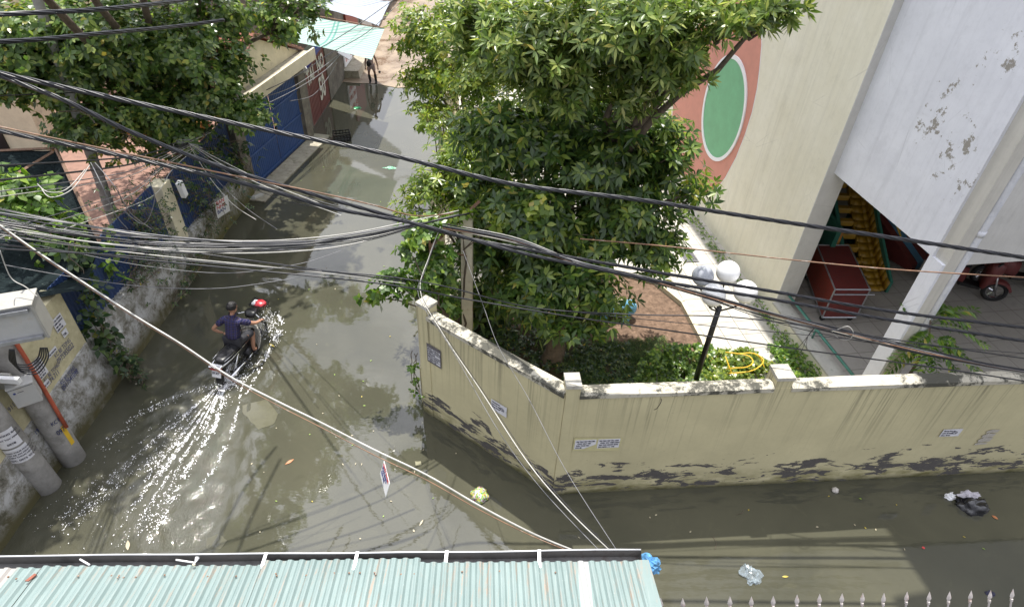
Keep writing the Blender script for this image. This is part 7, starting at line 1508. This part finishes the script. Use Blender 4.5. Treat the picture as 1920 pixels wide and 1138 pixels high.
for pts, Ya, Yb, r, mt, lb_ in FW: n = len(pts); cable([(x, y, Ya + (Yb - Ya) * k / (n - 1)) for k, (x, y) in enumerate(pts)], r, mt, lb_, group='wires over the lane')
# tangle at the left
hub = WX(352, 268, -6.9); lab = ['uppermost', 'second', 'third', 'fourth', 'fifth', 'sixth', 'lowest']
for i, (x, y, mt) in enumerate(((-20, 312, K_), (-20, 340, K_), (-20, 362, G_c), (-20, 372, W_c), (0, 432, G_c), (-20, 452, W_c), (120, 430, W_c))):
    p1_ = WY(x, y, 6.0); md_ = hub.lerp(p1_, .5) - up * (.12 + .05 * i); cable([hub + Vector((.02 * i, 0, -.02 * i)), hub.lerp(p1_, .25) - up * (.08 + .03 * i), md_, p1_], (.016, .018, .010, .008, .007, .008, .006)[i], mt, '%s wire fanning left from the tangle above the blue fence' % lab[i], group='wires from the tangle')
for i, (x, y, Y, mt) in enumerate(((600, 382, 7.6, W_c), (620, 392, 7.4, K_), (640, 404, 7.2, W_c), (700, 405, 7.4, G_c), (560, 372, 8.5, G_c), (520, 430, 8.6, G_c), (740, 412, 7.6, W_c), (480, 412, 9.0, W_c), (660, 398, 7.6, K_))):
    p1_ = WY(x, y, Y); cable([hub, hub.lerp(p1_, .3) - up * (.05 + .04 * i), hub.lerp(p1_, .65) - up * (.07 + .035 * i), p1_], (.007, .008, .007, .006, .006, .005, .007, .007, .006)[i], mt, '%s wire fanning right from the tangle above the blue fence' % (lab + ['eighth', 'last'])[i], group='wires from the tangle')
for k_ in range(3):
    rr2 = (.13, .10, .16)[k_]; c = WX(393, 240, -6.9) + up * .02 * k_; q = [c + Vector((math.cos(a_) * rr2, math.sin(a_) * rr2 * .8, .05 * math.sin(2 * a_ + k_))) for a_ in np.linspace(0, 6.0, 18)]; cable([*q[::3], hub], .008, (W_c, G_c, K_)[k_], ('pale coil of spare wire hung in the tree above the tangle', 'grey coil of spare wire hung above the tangle', 'black coil of spare wire hung above the tangle')[k_], cat='wire coil', group='wires from the tangle')
for i in range(5):
    a_ = Vector((hub.x + random.uniform(-.3, .3), hub.y + random.uniform(-.3, .2), hub.z + random.uniform(-.1, .1))); q = [a_ + Vector((random.gauss(0, .14), random.gauss(0, .14), random.gauss(0, .07))) for _ in range(6)]; cable(q, .007, (K_, K_, G_c, K_, W_c)[i], 'short knotted wire inside the tangle', group='knotted wires in the tangle')
for i, (pts, mt) in enumerate((([(170, 305, 7.5), (190, 345, 7.2), (215, 400, 7.2), (240, 430, 7.4)], G_c), ([(178, 305, 7.5), (215, 350, 7.2), (245, 400, 7.4), (285, 430, 7.6)], G_c), ([(70, 345, 6.4), (90, 360, 6.3), (125, 355, 6.5), (160, 318, 7)], W_c), ([(75, 350, 6.4), (95, 370, 6.3), (135, 355, 6.5), (168, 310, 7)], W_c), ([(0, 470, 5.5), (20, 520, 5.5), (48, 538, 5.45), (70, 556, 5.4)], W_c), ([(280, 340, 8), (290, 375, 8), (270, 420, 8), (232, 395, 8)], G_c))):
    cable(pts, .007, mt, ('straight grey wire hanging down past the ringed pole', 'grey wire slanting right past the foot of the ringed pole', 'inner pale loop tied over the shade net', 'outer pale loop tied over the shade net', 'white lead curling down to the top of the grey cabinet', 'grey wire looping over the twiggy creeper')[i], group='loose wires')
for i in range(5): cable([(18 + i * 2, 655, 5.2), (20 + 4 * i, 678 + 4 * i, 5.2), (50 + i * 5, 684 + 4 * i, 5.25), (70 + 5 * i, 672, 5.3), (76 + 3 * i, 652, 5.3)], .011, K_, ('innermost', 'second', 'third', 'fourth', 'outermost')[i] + ' black lead looping out under the grey cabinet', group='cabinet leads')
# signs hung from wires, white box and batten
def hsign(c, xd, ud, w_, h_, label, rows):
    xd = Vector(xd).normalized(); ud = Vector(ud).normalized(); n = xd.cross(ud); t = thing('hanging_sign', c, label, 'sign'); m = MB(); o = Vector(c) - xd * w_ / 2 - ud * h_ / 2; m.prism([o, o + xd * w_, o + xd * w_ + ud * h_, o + ud * h_], n * .004); m.build('sign_sheet', M['white_plastic'], t)
    for k, (tx, mt, s_) in enumerate(rows): 
        for side in (1, -1):
            oo = (o + xd * w_ * .06 if side > 0 else o + xd * w_ * .94) + ud * h_ * (.78 - .27 * k) + n * (.006 if side > 0 else -.003); txt(tx, s_, oo, xd * side, ud, mt, t, bold=.002)
    return t
hsign(WY(722, 897, 3.62), (.35, -.9, .2), (.25, .1, .95), .34, .20, 'small white sign with red and blue lettering hanging from the diagonal cable', [('CHO THUE', M['ink_red'], .055), ('PHONG', M['ink_blue'], .065), ('GIA RE', M['ink_blue'], .055)])
hsign(WX(417, 388, -6.8), (.35, .9, 0), (.1, 0, 1), .40, .42, 'white sign with red and blue bands hanging in front of the mossy plaster', [('BAN', M['ink_red'], .13), ('NHA', M['ink_red'], .13), ('BAN', M['ink_blue'], .13)])
bxp = WX(341, 355, -6.9); wb = thing('junction_box', bxp, 'slim white junction box hanging beside the cream fence pillar', 'junction box'); Rb = Matrix.Rotation(.15, 3, 'X'); MB().box(bxp, (.10, .14, .36), Rb).build('box_case', M['white_plastic'], wb, bevel=.01); MB().box(bxp + Vector((.052, 0, 0)), (.006, .10, .28), Rb).build('cover', M['white_trim'], wb)
bt = WX(483, 368, -6.6); tag(MB().box(bt, (.10, .55, .07), Matrix.Rotation(-.35, 3, 'X')).build('white_fitting', M['box_grey'], bevel=.01), 'long grey-white fitting tied among the wires below the blue gates', 'light fitting')
# thin twig-like wire hanging over the long wall near its corner
cable([(1232, 700, 6.7), (1232, 735, 6.15), (1240, 750, 5.85), (1232, 765, 5.82), (1226, 768, 5.82)], .006, K_, 'short bent black wire hooked over the coping of the long wall', group='loose wires')
